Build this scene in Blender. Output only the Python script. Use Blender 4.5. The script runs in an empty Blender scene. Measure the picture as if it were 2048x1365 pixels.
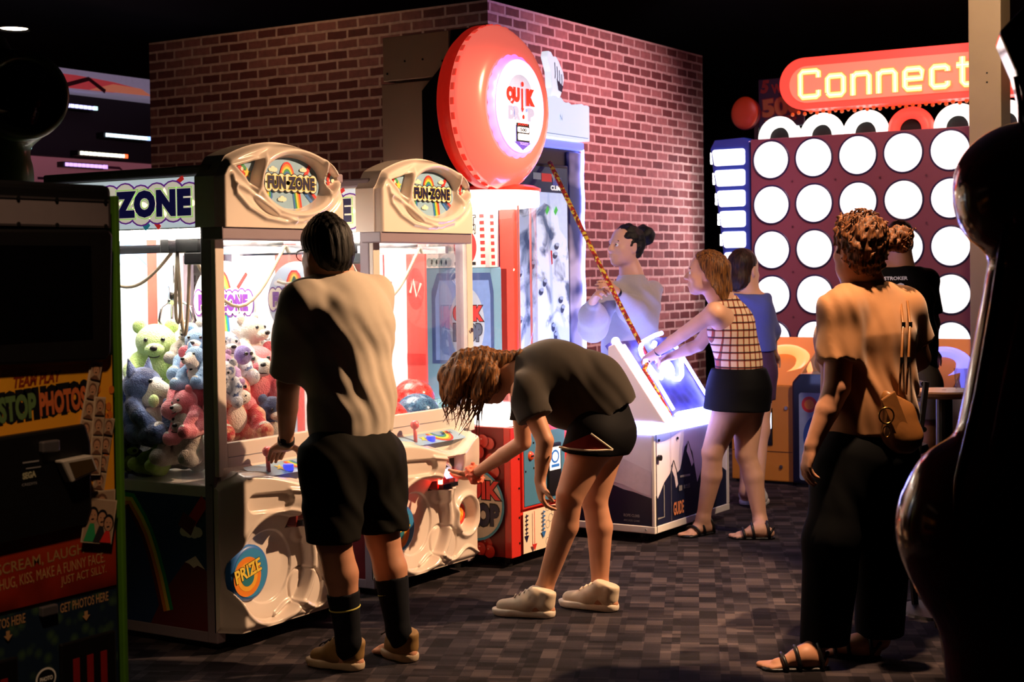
import bpy, bmesh, math, random
import numpy as np
from mathutils import Vector, Matrix, geometry

SC = bpy.context.scene
COL = SC.collection
random.seed(7)

# ------------------------------------------------------------------ camera
AZ = math.radians(32.4)            # camera heading, measured from +Y towards -X
PITCH = math.atan(75 / 3050)
ROLL = 0.014
RIGHT = Vector((math.cos(AZ), math.sin(AZ), 0))
FWD = Vector((-math.sin(AZ), math.cos(AZ), 0))
UP = Vector((0, 0, 1))
_f = FWD * math.cos(PITCH) - UP * math.sin(PITCH)
_u = UP * math.cos(PITCH) + FWD * math.sin(PITCH)
_r = RIGHT * math.cos(ROLL) - _u * math.sin(ROLL)
_u = _u * math.cos(ROLL) + RIGHT * math.sin(ROLL)
cam_data = bpy.data.cameras.new('camera')
cam_data.sensor_width = 36
cam_data.lens = 36 * 3050 / 2048
cam_data.shift_y = -62.5 / 2048
cam_data.clip_start = 0.05
cam_data.dof.use_dof = True
cam_data.dof.focus_distance = 6.7
cam_data.dof.aperture_fstop = 5.0
cam = bpy.data.objects.new('camera', cam_data)
COL.objects.link(cam)
cam.matrix_world = Matrix(((_r.x, _u.x, -_f.x, 0), (_r.y, _u.y, -_f.y, 0), (_r.z, _u.z, -_f.z, 1.5), (0, 0, 0, 1)))
SC.camera = cam

# ------------------------------------------------------------------ world, exposure, room lights
SC.view_settings.view_transform = 'Standard'
SC.view_settings.look = 'None'
SC.view_settings.exposure = 0.0
SC.view_settings.gamma = 1.0
SC.view_settings.use_curve_mapping = False
SC.cycles.transparent_max_bounces = 24
SC.cycles.max_bounces = 8
SC.cycles.sample_clamp_indirect = 4.0
SC.cycles.use_denoising = True
w = bpy.data.worlds.new('arcade_dark')
SC.world = w
w.use_nodes = True
w.node_tree.nodes['Background'].inputs[0].default_value = (0.30, 0.20, 0.26, 1)
w.node_tree.nodes['Background'].inputs[1].default_value = 0.0022


def area(name, loc, target, size, power, col, size_y=None, spread=None, parent=None):
    l = bpy.data.lights.new(name, 'AREA')
    l.energy = power
    l.color = col
    l.size = size
    if size_y:
        l.shape = 'RECTANGLE'
        l.size_y = size_y
    if spread:
        l.spread = spread
    o = bpy.data.objects.new(name, l)
    COL.objects.link(o)
    o.location = loc
    d = Vector(target) - Vector(loc)
    o.rotation_euler = d.to_track_quat('-Z', 'Y').to_euler()
    return o


def spot(name, loc, target, power, col, angle, blend=0.3, radius=0.06):
    l = bpy.data.lights.new(name, 'SPOT')
    l.energy = power
    l.color = col
    l.spot_size = angle
    l.spot_blend = blend
    l.shadow_soft_size = radius
    o = bpy.data.objects.new(name, l)
    COL.objects.link(o)
    o.location = loc
    o.rotation_euler = (Vector(target) - Vector(loc)).to_track_quat('-Z', 'Y').to_euler()
    return o


WARM = (1.0, 0.60, 0.33)
# warm ceiling downlights of the hall, plus added fills for kiosk and column
spot('ceiling_spot_key', (-0.9, 7.3, 3.55), (-3.86, 5.95, 0.85), 1500, WARM, math.radians(53), 0.35, 0.05)
spot('ceiling_spot_aisle', (-1.72, 5.22, 3.75), (-2.08, 5.66, 1.2), 850, WARM, math.radians(24), 0.5, 0.05)
spot('ceiling_spot_game', (-1.2, 7.0, 3.65), (-3.9, 8.3, 1.0), 420, (1.0, .68, .45), math.radians(44), 0.5, 0.06)
spot('ceiling_spot_wall', (-7.1, 7.6, 3.9), (-7.2, 8.66, 2.6), 16, WARM, math.radians(140), 1.0, 0.1)
spot('added_fill_kiosk', (-1.9, 1.6, 3.7), (-3.3, 2.9, 0.95), 190, WARM, math.radians(31), 0.8, 0.1)  # added fill, put in to brighten the kiosk front alone
spot('added_fill_column', (-2.3, 8.4, 3.8), (-2.73, 10.1, 2.6), 190, (1.0, .72, .45), math.radians(60), 0.6, 0.05)  # added fill, lights the otherwise dark column face
# coloured spots added to tint the brick and the disc board, sources unknown
spot('added_fill_pink', (-3.3, 10.4, 3.7), (-5.66, 10.15, 1.7), 520, (1.0, .56, .76), math.radians(88), 0.9, 0.1)
spot('added_fill_violet', (-3.9, 8.9, 3.8), (-5.66, 8.8, 3.0), 70, (.55, .30, 1.0), math.radians(80), 0.9, 0.1)
spot('added_fill_red', (-4.1, 9.7, 3.8), (-5.66, 9.75, 2.55), 70, (1.0, .16, .12), math.radians(56), 0.9, 0.1)
spot('added_fill_discs', (-3.9, 9.9, 3.85), (-3.9, 11.6, 1.5), 120, (1.0, .42, .48), math.radians(100), 0.9, 0.1)

# ------------------------------------------------------------------ materials
_M = {}


def hexc(h):
    h = h or '808080'
    v = [int(h[i:i + 2], 16) / 255 for i in (0, 2, 4)]
    return tuple(x / 12.92 if x <= 0.04045 else ((x + 0.055) / 1.055) ** 2.4 for x in v)


def mat(name, col=(.5, .5, .5), rough=.5, metal=0, emit=0, ecol=None, coat=0, var=.12, scale=30, bump=0, spec=.5, sheen=0, bscale=None):
    if name in _M:
        return _M[name]
    if isinstance(col, str):
        col = hexc(col)
    if isinstance(ecol, str):
        ecol = hexc(ecol)
    m = bpy.data.materials.new(name)
    m.use_nodes = True
    nt = m.node_tree
    b = nt.nodes['Principled BSDF']
    tc = nt.nodes.new('ShaderNodeTexCoord')
    nz = nt.nodes.new('ShaderNodeTexNoise')
    nz.inputs['Scale'].default_value = scale
    nz.inputs['Detail'].default_value = 3
    nt.links.new(tc.outputs['Object'], nz.inputs['Vector'])
    mr = nt.nodes.new('ShaderNodeMapRange')
    mr.inputs['To Min'].default_value = 1 - var
    mr.inputs['To Max'].default_value = 1 + var
    nt.links.new(nz.outputs['Fac'], mr.inputs['Value'])
    mx = nt.nodes.new('ShaderNodeVectorMath')
    mx.operation = 'SCALE'
    mx.inputs[0].default_value = col
    nt.links.new(mr.outputs['Result'], mx.inputs['Scale'])
    nt.links.new(mx.outputs['Vector'], b.inputs['Base Color'])
    b.inputs['Roughness'].default_value = rough
    b.inputs['Metallic'].default_value = metal
    b.inputs['Specular IOR Level'].default_value = spec
    b.inputs['Coat Weight'].default_value = coat
    b.inputs['Coat Roughness'].default_value = .06
    if sheen:
        b.inputs['Sheen Weight'].default_value = sheen
    if emit:
        b.inputs['Emission Color'].default_value = (*(ecol or col), 1)
        b.inputs['Emission Strength'].default_value = emit
    if bump:
        bp = nt.nodes.new('ShaderNodeBump')
        bp.inputs['Strength'].default_value = bump
        bp.inputs['Distance'].default_value = .01
        if bscale:
            n2 = nt.nodes.new('ShaderNodeTexNoise')
            n2.inputs['Scale'].default_value = bscale
            nt.links.new(tc.outputs['Object'], n2.inputs['Vector'])
            nt.links.new(n2.outputs['Fac'], bp.inputs['Height'])
        else:
            nt.links.new(nz.outputs['Fac'], bp.inputs['Height'])
        nt.links.new(bp.outputs['Normal'], b.inputs['Normal'])
    _M[name] = m
    return m


def glass_mat(name, tint=(.97, .98, 1), fac=.07):
    if name in _M:
        return _M[name]
    m = bpy.data.materials.new(name)
    m.use_nodes = True
    nt = m.node_tree
    nt.nodes.clear()
    out = nt.nodes.new('ShaderNodeOutputMaterial')
    t = nt.nodes.new('ShaderNodeBsdfTransparent')
    t.inputs[0].default_value = (*tint, 1)
    g = nt.nodes.new('ShaderNodeBsdfGlossy')
    g.inputs['Roughness'].default_value = .02
    lw = nt.nodes.new('ShaderNodeLayerWeight')
    lw.inputs['Blend'].default_value = .25
    mu = nt.nodes.new('ShaderNodeMath')
    mu.operation = 'MULTIPLY_ADD'
    mu.inputs[1].default_value = .35
    mu.inputs[2].default_value = fac * .4
    nt.links.new(lw.outputs['Fresnel'], mu.inputs[0])
    mx = nt.nodes.new('ShaderNodeMixShader')
    nt.links.new(mu.outputs[0], mx.inputs[0])
    nt.links.new(t.outputs[0], mx.inputs[1])
    nt.links.new(g.outputs[0], mx.inputs[2])
    nt.links.new(mx.outputs[0], out.inputs[0])
    _M[name] = m
    return m


def color_ramp_mat(name, builder):
    if name in _M:
        return _M[name]
    m = bpy.data.materials.new(name)
    m.use_nodes = True
    builder(m.node_tree, m.node_tree.nodes['Principled BSDF'])
    _M[name] = m
    return m


# ------------------------------------------------------------------ object helpers
def wloc(o):
    v = Vector((0, 0, 0))
    while o is not None:
        v += o.location
        o = o.parent
    return v


def tag(o, label=None, cat=None, group=None, kind=None):
    if label:
        o['label'] = label
    if cat:
        o['category'] = cat
    if group:
        o['group'] = group
    if kind:
        o['kind'] = kind
    return o


def thing(name, label, cat, loc=(0, 0, 0), group=None):
    o = bpy.data.objects.new(name, None)
    o.empty_display_size = .1
    COL.objects.link(o)
    o.location = loc
    return tag(o, label, cat, group)


def children(o):
    return [c for c in bpy.data.objects if c.parent == o]


def dup(root, loc, rot=(0, 0, 0), scale=1.0, label=None, group=None):
    r = root.copy()
    COL.objects.link(r)
    r.location = loc
    r.rotation_euler = rot
    r.scale = (scale,) * 3
    if label:
        r['label'] = label
    if group:
        r['group'] = group
    for ch in children(root):
        c = ch.copy()
        COL.objects.link(c)
        c.parent = r
        for g in children(ch):
            d = g.copy()
            COL.objects.link(d)
            d.parent = c
    return r


def link_mesh(name, me, mats, parent=None, at=None, smooth=False, bevel=0, bseg=2, label=None):
    o = bpy.data.objects.new(name, me)
    COL.objects.link(o)
    for m in (mats if isinstance(mats, (list, tuple)) else [mats]):
        me.materials.append(m)
    base = wloc(parent) if parent is not None else Vector(at or (0, 0, 0))
    if base.length:
        me.transform(Matrix.Translation(-base))
    if parent is not None:
        o.parent = parent
    else:
        o.location = base
    if smooth:
        me.polygons.foreach_set('use_smooth', [True] * len(me.polygons))
    if bevel:
        b = o.modifiers.new('bevel', 'BEVEL')
        b.width = bevel
        b.segments = bseg
        b.limit_method = 'ANGLE'
        b.angle_limit = math.radians(40)
    if label:
        o['label'] = label
    return o


class MB:
    """collects shapes in world coordinates, builds ONE mesh object"""

    def __init__(s):
        s.v = []
        s.f = []
        s.mi = []

    def add(s, verts, faces, mi=0):
        n = len(s.v)
        s.v += [tuple(p) for p in verts]
        s.f += [tuple(n + i for i in f) for f in faces]
        s.mi += [mi] * len(faces)
        return s

    def box(s, x0, x1, y0, y1, z0, z1, mi=0):
        v = [(x, y, z) for z in (z0, z1) for y in (y0, y1) for x in (x0, x1)]
        return s.add(v, [(0, 2, 3, 1), (4, 5, 7, 6), (0, 1, 5, 4), (2, 6, 7, 3), (0, 4, 6, 2), (1, 3, 7, 5)], mi)

    def obox(s, c, ax, ay, az, mi=0):
        c = Vector(c)
        ax, ay, az = Vector(ax), Vector(ay), Vector(az)
        v = [c + ax * i + ay * j + az * k for k in (-1, 1) for j in (-1, 1) for i in (-1, 1)]
        return s.add(v, [(0, 2, 3, 1), (4, 5, 7, 6), (0, 1, 5, 4), (2, 6, 7, 3), (0, 4, 6, 2), (1, 3, 7, 5)], mi)

    def cyl(s, a, b, r0, r1=None, seg=16, cap=True, mi=0):
        a, b = Vector(a), Vector(b)
        r1 = r0 if r1 is None else r1
        d = (b - a).normalized()
        t = d.orthogonal().normalized()
        q = d.cross(t)
        v = []
        for p, r in ((a, r0), (b, r1)):
            for i in range(seg):
                an = 2 * math.pi * i / seg
                v.append(p + (t * math.cos(an) + q * math.sin(an)) * r)
        f = [(i, (i + 1) % seg, seg + (i + 1) % seg, seg + i) for i in range(seg)]
        if cap:
            f += [tuple(range(seg - 1, -1, -1)), tuple(range(seg, 2 * seg))]
        return s.add(v, f, mi)

    def tube(s, pts, r, seg=8, closed=False, mi=0, rr=None):
        pts = [Vector(p) for p in pts]
        n = len(pts)
        v = []
        t0 = None
        for i, p in enumerate(pts):
            if closed:
                d = (pts[(i + 1) % n] - pts[i - 1]).normalized()
            else:
                d = (pts[min(i + 1, n - 1)] - pts[max(i - 1, 0)]).normalized()
            if t0 is None:
                t0 = d.orthogonal().normalized()
            t0 = (t0 - d * t0.dot(d))
            t0 = t0.normalized() if t0.length > 1e-6 else d.orthogonal().normalized()
            q = d.cross(t0)
            rad = rr[i] if rr else r
            for k in range(seg):
                an = 2 * math.pi * k / seg
                v.append(p + (t0 * math.cos(an) + q * math.sin(an)) * rad)
        f = []
        for i in range(n if closed else n - 1):
            j = (i + 1) % n
            for k in range(seg):
                f.append((i * seg + k, i * seg + (k + 1) % seg, j * seg + (k + 1) % seg, j * seg + k))
        if not closed:
            f += [tuple(range(seg - 1, -1, -1)), tuple(range((n - 1) * seg, n * seg))]
        return s.add(v, f, mi)

    def lathe(s, prof, o, axis, seg=32, mi=0, flute=None, a0=0, a1=2 * math.pi, up=None):
        """prof: (radius, height along axis)"""
        o, axis = Vector(o), Vector(axis).normalized()
        t = (Vector(up) - axis * Vector(up).dot(axis)).normalized() if up else axis.orthogonal().normalized()
        q = axis.cross(t)
        full = abs(a1 - a0) > 6.28
        ns = seg if full else seg + 1
        v = []
        for r, h in prof:
            for k in range(ns):
                an = a0 + (a1 - a0) * k / seg
                fr = flute(an, r, h) if flute else r
                v.append(o + axis * h + (t * math.cos(an) + q * math.sin(an)) * fr)
        f = []
        for i in range(len(prof) - 1):
            for k in range(seg):
                k2 = (k + 1) % ns
                f.append((i * ns + k, i * ns + k2, (i + 1) * ns + k2, (i + 1) * ns + k))
        return s.add(v, f, mi)

    def prism(s, poly, d, mi=0):
        """planar polygon (3D points) extruded by vector d"""
        poly = [Vector(p) for p in poly]
        d = Vector(d)
        n = len(poly)
        tri = geometry.tessellate_polygon([poly])
        v = poly + [p + d for p in poly]
        f = [tuple(t) for t in tri] + [tuple(n + i for i in reversed(t)) for t in tri]
        f += [(i, (i + 1) % n, n + (i + 1) % n, n + i) for i in range(n)]
        return s.add(v, f, mi)

    def sphere(s, c, r, seg=16, rings=10, mi=0):
        c = Vector(c)
        rx, ry, rz = (r, r, r) if not isinstance(r, (tuple, list)) else r
        v = [c + Vector((0, 0, rz))]
        for i in range(1, rings):
            th = math.pi * i / rings
            for k in range(seg):
                an = 2 * math.pi * k / seg
                v.append(c + Vector((rx * math.sin(th) * math.cos(an), ry * math.sin(th) * math.sin(an), rz * math.cos(th))))
        v.append(c - Vector((0, 0, rz)))
        f = [(0, 1 + k, 1 + (k + 1) % seg) for k in range(seg)]
        for i in range(rings - 2):
            for k in range(seg):
                a = 1 + i * seg
                f.append((a + k, a + seg + k, a + seg + (k + 1) % seg, a + (k + 1) % seg))
        a = 1 + (rings - 2) * seg
        f += [(a + k, len(v) - 1, a + (k + 1) % seg) for k in range(seg)]
        return s.add(v, f, mi)

    def grid(s, P, mi=0, flip=False):
        """P[i][j] points"""
        n, m = len(P), len(P[0])
        v = [p for row in P for p in row]
        f = []
        for i in range(n - 1):
            for j in range(m - 1):
                q = (i * m + j, (i + 1) * m + j, (i + 1) * m + j + 1, i * m + j + 1)
                f.append(q[::-1] if flip else q)
        return s.add(v, f, mi)

    def build(s, name, mats, parent=None, at=None, smooth=False, bevel=0, bseg=2, label=None, fix=True, auto=None):
        me = bpy.data.meshes.new(name)
        me.from_pydata(s.v, [], s.f)
        if any(s.mi):
            me.polygons.foreach_set('material_index', s.mi)
        if fix:
            bm = bmesh.new()
            bm.from_mesh(me)
            bmesh.ops.recalc_face_normals(bm, faces=bm.faces)
            bm.to_mesh(me)
            bm.free()
        o = link_mesh(name, me, mats, parent, at, smooth, bevel, bseg, label)
        if auto:
            me.polygons.foreach_set('use_smooth', [True] * len(me.polygons))
            try:
                me.set_sharp_from_angle(angle=math.radians(auto))
            except Exception:
                pass
        return o


# ------------------------------------------------------------------ flat printed art (one mesh per panel)
def _font_mesh(txt, offset=0.0, shear=0.0, spacing=1.0):
    cu = bpy.data.curves.new('lettering', 'FONT')
    cu.body = txt
    cu.size = 1
    cu.offset = offset
    cu.shear = shear
    cu.space_character = spacing
    cu.resolution_u = 3
    ob = bpy.data.objects.new('lettering', cu)
    me = bpy.data.meshes.new_from_object(ob)
    bpy.data.objects.remove(ob)
    bpy.data.curves.remove(cu)
    v = [Vector(x.co) for x in me.vertices]
    f = [tuple(p.vertices) for p in me.polygons]
    bpy.data.meshes.remove(me)
    return v, f


class Art:
    def __init__(s, o, u, v, step=.0007):
        s.o, s.u, s.v = Vector(o), Vector(u).normalized(), Vector(v).normalized()
        s.n = s.u.cross(s.v)
        s.h = step
        s.step = step
        s.mb = MB()
        s.mats = []

    def mi(s, m):
        if m not in s.mats:
            s.mats.append(m)
        return s.mats.index(m)

    def P(s, x, y, h=None):
        return s.o + s.u * x + s.v * y + s.n * (s.h if h is None else h)

    def poly(s, pts, m, up=True):
        P = [s.P(*p) for p in pts]
        tri = geometry.tessellate_polygon([[Vector((p[0], p[1], 0)) for p in pts]])
        s.mb.add(P, [tuple(t) for t in tri], s.mi(m))
        if up:
            s.h += s.step
        return s

    def rect(s, x0, x1, y0, y1, m):
        return s.poly([(x0, y0), (x1, y0), (x1, y1), (x0, y1)], m)

    def rrect(s, x0, x1, y0, y1, r, m):
        pts = []
        for cx, cy, a in ((x1 - r, y0 + r, -90), (x1 - r, y1 - r, 0), (x0 + r, y1 - r, 90), (x0 + r, y0 + r, 180)):
            for k in range(7):
                t = math.radians(a + 15 * k)
                pts.append((cx + r * math.cos(t), cy + r * math.sin(t)))
        return s.poly(pts, m)

    def ell(s, cx, cy, rx, ry, m, seg=40, a0=0, a1=360, rot=0, up=True):
        pts = []
        c, q = math.cos(math.radians(rot)), math.sin(math.radians(rot))
        for k in range(seg + (0 if a1 - a0 >= 360 else 1)):
            t = math.radians(a0 + (a1 - a0) * k / seg)
            x, y = rx * math.cos(t), ry * math.sin(t)
            pts.append((cx + x * c - y * q, cy + x * q + y * c))
        return s.poly(pts, m, up)

    def arc(s, cx, cy, r0, r1, a0, a1, m, seg=30, sx=1, sy=1, up=True):
        P, F = [], []
        for k in range(seg + 1):
            t = math.radians(a0 + (a1 - a0) * k / seg)
            for r in (r0, r1):
                P.append(s.P(cx + sx * r * math.cos(t), cy + sy * r * math.sin(t)))
        for k in range(seg):
            F.append((2 * k, 2 * k + 1, 2 * k + 3, 2 * k + 2))
        s.mb.add(P, F, s.mi(m))
        if up:
            s.h += s.step
        return s

    def line(s, pts, wd, m, up=True):
        P, F = [], []
        n = len(pts)
        for i in range(n):
            a, b = pts[max(i - 1, 0)], pts[min(i + 1, n - 1)]
            dx, dy = b[0] - a[0], b[1] - a[1]
            L = math.hypot(dx, dy) or 1
            ww = wd[i] if isinstance(wd, (list, tuple)) else wd
            nx, ny = -dy / L * ww / 2, dx / L * ww / 2
            P += [s.P(pts[i][0] + nx, pts[i][1] + ny), s.P(pts[i][0] - nx, pts[i][1] - ny)]
        for i in range(n - 1):
            F.append((2 * i, 2 * i + 1, 2 * i + 3, 2 * i + 2))
        s.mb.add(P, F, s.mi(m))
        if up:
            s.h += s.step
        return s

    def cloud(s, cx, cy, w_, h_, m):
        for dx, dy, r in ((-.32, -.1, .26), (0, .12, .34), (.3, -.05, .28), (-.1, -.16, .26), (.14, -.18, .25)):
            s.ell(cx + dx * w_, cy + dy * h_, r * w_ * .8, r * h_ * 1.25, m, 18, up=False)
            s.h += s.step * .25
        return s

    def star(s, cx, cy, r, m, n=5, k=.42, rot=90):
        pts = []
        for i in range(2 * n):
            t = math.radians(rot + 180 * i / n)
            q = r if i % 2 == 0 else r * k
            pts.append((cx + q * math.cos(t), cy + q * math.sin(t)))
        return s.poly(pts, m)

    def rainbow(s, pts, wd, cols):
        """parallel coloured bands following a path"""
        n = len(cols)
        for i, m in enumerate(cols):
            off = (i - (n - 1) / 2) * wd / n
            q = []
            for j in range(len(pts)):
                a, b = pts[max(j - 1, 0)], pts[min(j + 1, len(pts) - 1)]
                dx, dy = b[0] - a[0], b[1] - a[1]
                L = math.hypot(dx, dy) or 1
                q.append((pts[j][0] - dy / L * off, pts[j][1] + dx / L * off))
            s.line(q, wd / n * 1.04, m, up=False)
        s.h += s.step
        return s

    def text(s, txt, x0, y0, w_, h_, layers, rot=0, shear=0, spacing=1.0, jitter=0, fit=True, arch=0):
        """layers: list of (offset, material) drawn bottom to top; fits the plain text into the w_ x h_ box"""
        bv, _ = _font_mesh(txt, layers[-1][0] if fit is True else 0, shear, spacing)
        if not bv:
            return s
        ax, bx = min(p.x for p in bv), max(p.x for p in bv)
        ay, by = min(p.y for p in bv), max(p.y for p in bv)
        kx, ky = w_ / (bx - ax), h_ / (by - ay)
        c, q = math.cos(math.radians(rot)), math.sin(math.radians(rot))
        for off, m in layers:
            v, f = _font_mesh(txt, off, shear, spacing)
            P = []
            for p in v:
                x, y = (p.x - ax) * kx, (p.y - ay) * ky
                if arch:
                    y += arch * (1 - ((x / w_) * 2 - 1) ** 2)
                P.append(s.P(x0 + x * c - y * q, y0 + x * q + y * c))
            s.mb.add(P, f, s.mi(m))
            s.h += s.step
        return s

    def build(s, name, parent=None, at=None, label=None):
        return s.mb.build(name, s.mats, parent, at, label=label, fix=False)


# ------------------------------------------------------------------ signed distance bodies
class SDF:
    def __init__(s, lo, hi, h):
        s.lo = np.array(lo, float)
        s.h = h
        s.n = np.ceil((np.array(hi, float) - s.lo) / h).astype(int) + 1
        s.D = np.full(tuple(s.n), .12, np.float32)

    def _sub(s, lo, hi):
        a = np.clip(np.floor((np.array(lo) - s.lo) / s.h).astype(int), 0, s.n - 1)
        b = np.clip(np.ceil((np.array(hi) - s.lo) / s.h).astype(int) + 1, 1, s.n)
        if (b <= a).any():
            return None
        ax = [(s.lo[i] + s.h * np.arange(a[i], b[i])).astype(np.float32) for i in range(3)]
        X, Y, Z = np.meshgrid(*ax, indexing='ij')
        return (slice(a[0], b[0]), slice(a[1], b[1]), slice(a[2], b[2])), X, Y, Z

    def _mix(s, sl, d, k, mode='add'):
        D = s.D[sl]
        if mode == 'add':
            if k > 0:
                hh = np.maximum(k - np.abs(D - d), 0) / k
                s.D[sl] = np.minimum(D, d) - hh * hh * k * .25
            else:
                s.D[sl] = np.minimum(D, d)
        else:
            d = -d
            if k > 0:
                hh = np.maximum(k - np.abs(D - d), 0) / k
                s.D[sl] = np.maximum(D, d) + hh * hh * k * .25
            else:
                s.D[sl] = np.maximum(D, d)

    def cone(s, a, b, ra, rb=None, k=.03, mode='add', flat=None, cap=False):
        """tapered capsule; flat=(axis vector, factor) squashes the section along that axis"""
        rb = ra if rb is None else rb
        a, b = np.array(a, float), np.array(b, float)
        pad = max(ra, rb) * 1.3 + k + .015
        q = s._sub(np.minimum(a, b) - pad, np.maximum(a, b) + pad)
        if q is None:
            return s
        sl, X, Y, Z = q
        ab = b - a
        L2 = float(ab @ ab) + 1e-9
        t = np.clip(((X - a[0]) * ab[0] + (Y - a[1]) * ab[1] + (Z - a[2]) * ab[2]) / L2, 0, 1)
        dx, dy, dz = X - a[0] - t * ab[0], Y - a[1] - t * ab[1], Z - a[2] - t * ab[2]
        sc = 1.0
        if flat is not None:
            n = np.array(flat[0], float)
            n /= np.linalg.norm(n)
            e = dx * n[0] + dy * n[1] + dz * n[2]
            g = e * (1 / flat[1] - 1)
            dx, dy, dz = dx + g * n[0], dy + g * n[1], dz + g * n[2]
            sc = max(flat[1], .6)
        d = (np.sqrt(dx * dx + dy * dy + dz * dz) - (ra + (rb - ra) * t)) * sc
        if cap:
            L = math.sqrt(L2)
            d = np.maximum(d, ((X - a[0]) * ab[0] + (Y - a[1]) * ab[1] + (Z - a[2]) * ab[2]) / L - L)
        s._mix(sl, d.astype(np.float32), k, mode)
        return s

    def chain(s, pts, rads, k=.03, mode='add', flat=None, cap=False):
        for i in range(len(pts) - 1):
            s.cone(pts[i], pts[i + 1], rads[i], rads[i + 1], k, mode, flat, cap and i == len(pts) - 2)
        return s

    def ell(s, c, r, k=.03, axes=None, mode='add'):
        c = np.array(c, float)
        r = np.array(r if hasattr(r, '__len__') else (r, r, r), float)
        pad = r.max() + k + .015
        q = s._sub(c - pad, c + pad)
        if q is None:
            return s
        sl, X, Y, Z = q
        p = np.stack([X - c[0], Y - c[1], Z - c[2]])
        if axes is not None:
            A = np.array([np.array(v, float) / np.linalg.norm(v) for v in axes])
            p = np.tensordot(A, p, 1)
        rr = r.reshape(3, 1, 1, 1)
        k0 = np.sqrt(((p / rr) ** 2).sum(0)) + 1e-6
        k1 = np.sqrt(((p / rr ** 2) ** 2).sum(0)) + 1e-6
        d = k0 * (k0 - 1) / k1
        s._mix(sl, d.astype(np.float32), k, mode)
        return s

    def coords(s):
        ax = [(s.lo[i] + s.h * np.arange(s.n[i])).astype(np.float32) for i in range(3)]
        return np.meshgrid(*ax, indexing='ij')

    def cut(s, p, n, k=0.0):
        """keep the side the normal points away from"""
        X, Y, Z = s.coords()
        n = np.array(n, float)
        n /= np.linalg.norm(n)
        d = ((X - p[0]) * n[0] + (Y - p[1]) * n[1] + (Z - p[2]) * n[2]).astype(np.float32)
        s._mix((slice(None),) * 3, -d, k, 'sub')
        return s

    def disp(s, fn, band=.03):
        m = np.abs(s.D) < band
        idx = np.nonzero(m)
        P = [s.lo[i] + s.h * idx[i] for i in range(3)]
        s.D[idx] += fn(*P).astype(np.float32)
        return s

    def mesh(s, name='surface', relax=1):
        D = s.D
        S = D < 0
        c = np.zeros(tuple(s.n - 1), np.int8)
        nx, ny, nz = s.n
        for dx in (0, 1):
            for dy in (0, 1):
                for dz in (0, 1):
                    c += S[dx:nx - 1 + dx, dy:ny - 1 + dy, dz:nz - 1 + dz]
        act = (c > 0) & (c < 8)
        I = np.argwhere(act)
        vid = np.full(act.shape, -1, np.int32)
        vid[act] = np.arange(len(I))
        acc = np.zeros((len(I), 3))
        cnt = np.zeros(len(I))
        corners = [(0, 0, 0), (1, 0, 0), (0, 1, 0), (1, 1, 0), (0, 0, 1), (1, 0, 1), (0, 1, 1), (1, 1, 1)]
        V = [D[I[:, 0] + x, I[:, 1] + y, I[:, 2] + z] for x, y, z in corners]
        for a in range(8):
            for b in range(a + 1, 8):
                df = np.array(corners[b]) - np.array(corners[a])
                if np.abs(df).sum() != 1:
                    continue
                va, vb = V[a], V[b]
                m = (va < 0) != (vb < 0)
                t = np.where(m, va / np.where(m, va - vb, 1), 0)
                pos = np.array(corners[a]) + t[:, None] * df
                acc += pos * m[:, None]
                cnt += m
        verts = s.lo + (I + acc / np.maximum(cnt, 1)[:, None]) * s.h
        quads = []
        for ax in range(3):
            o1, o2 = [(1, 2), (2, 0), (0, 1)][ax]
            sl0 = [slice(None)] * 3
            sl1 = [slice(None)] * 3
            sl0[ax] = slice(0, -1)
            sl1[ax] = slice(1, None)
            A, B = S[tuple(sl0)], S[tuple(sl1)]
            E = np.argwhere(A != B)
            E = E[(E[:, o1] > 0) & (E[:, o2] > 0) & (E[:, o1] < s.n[o1] - 1) & (E[:, o2] < s.n[o2] - 1)]
            ins = A[tuple(E.T)]
            def cell(d1, d2):
                q = E.copy()
                q[:, o1] -= d1
                q[:, o2] -= d2
                return vid[tuple(q.T)]
            q = np.stack([cell(1, 1), cell(0, 1), cell(0, 0), cell(1, 0)], 1)
            q[~ins] = q[~ins][:, ::-1]
            quads.append(q)
        Q = np.concatenate(quads)
        Q = Q[(Q >= 0).all(1)]
        for _ in range(relax):
            nb = np.zeros_like(verts)
            ct = np.zeros(len(verts))
            for i in range(4):
                a, b = Q[:, i], Q[:, (i + 1) % 4]
                np.add.at(nb, a, verts[b])
                np.add.at(nb, b, verts[a])
                np.add.at(ct, a, 1)
                np.add.at(ct, b, 1)
            verts = verts * .5 + .5 * nb / np.maximum(ct, 1)[:, None]
        me = bpy.data.meshes.new(name)
        me.vertices.add(len(verts))
        me.vertices.foreach_set('co', verts.astype(np.float32).ravel())
        me.loops.add(len(Q) * 4)
        me.loops.foreach_set('vertex_index', Q.astype(np.int32).ravel())
        me.polygons.add(len(Q))
        me.polygons.foreach_set('loop_start', np.arange(0, len(Q) * 4, 4, dtype=np.int32))
        me.polygons.foreach_set('use_smooth', np.ones(len(Q), bool))
        me.update(calc_edges=True)
        me.validate()
        return me

    def build(s, name, mats, parent=None, at=None, relax=1, label=None):
        return link_mesh(name, s.mesh(name, relax), mats, parent, at, label=label)
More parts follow.
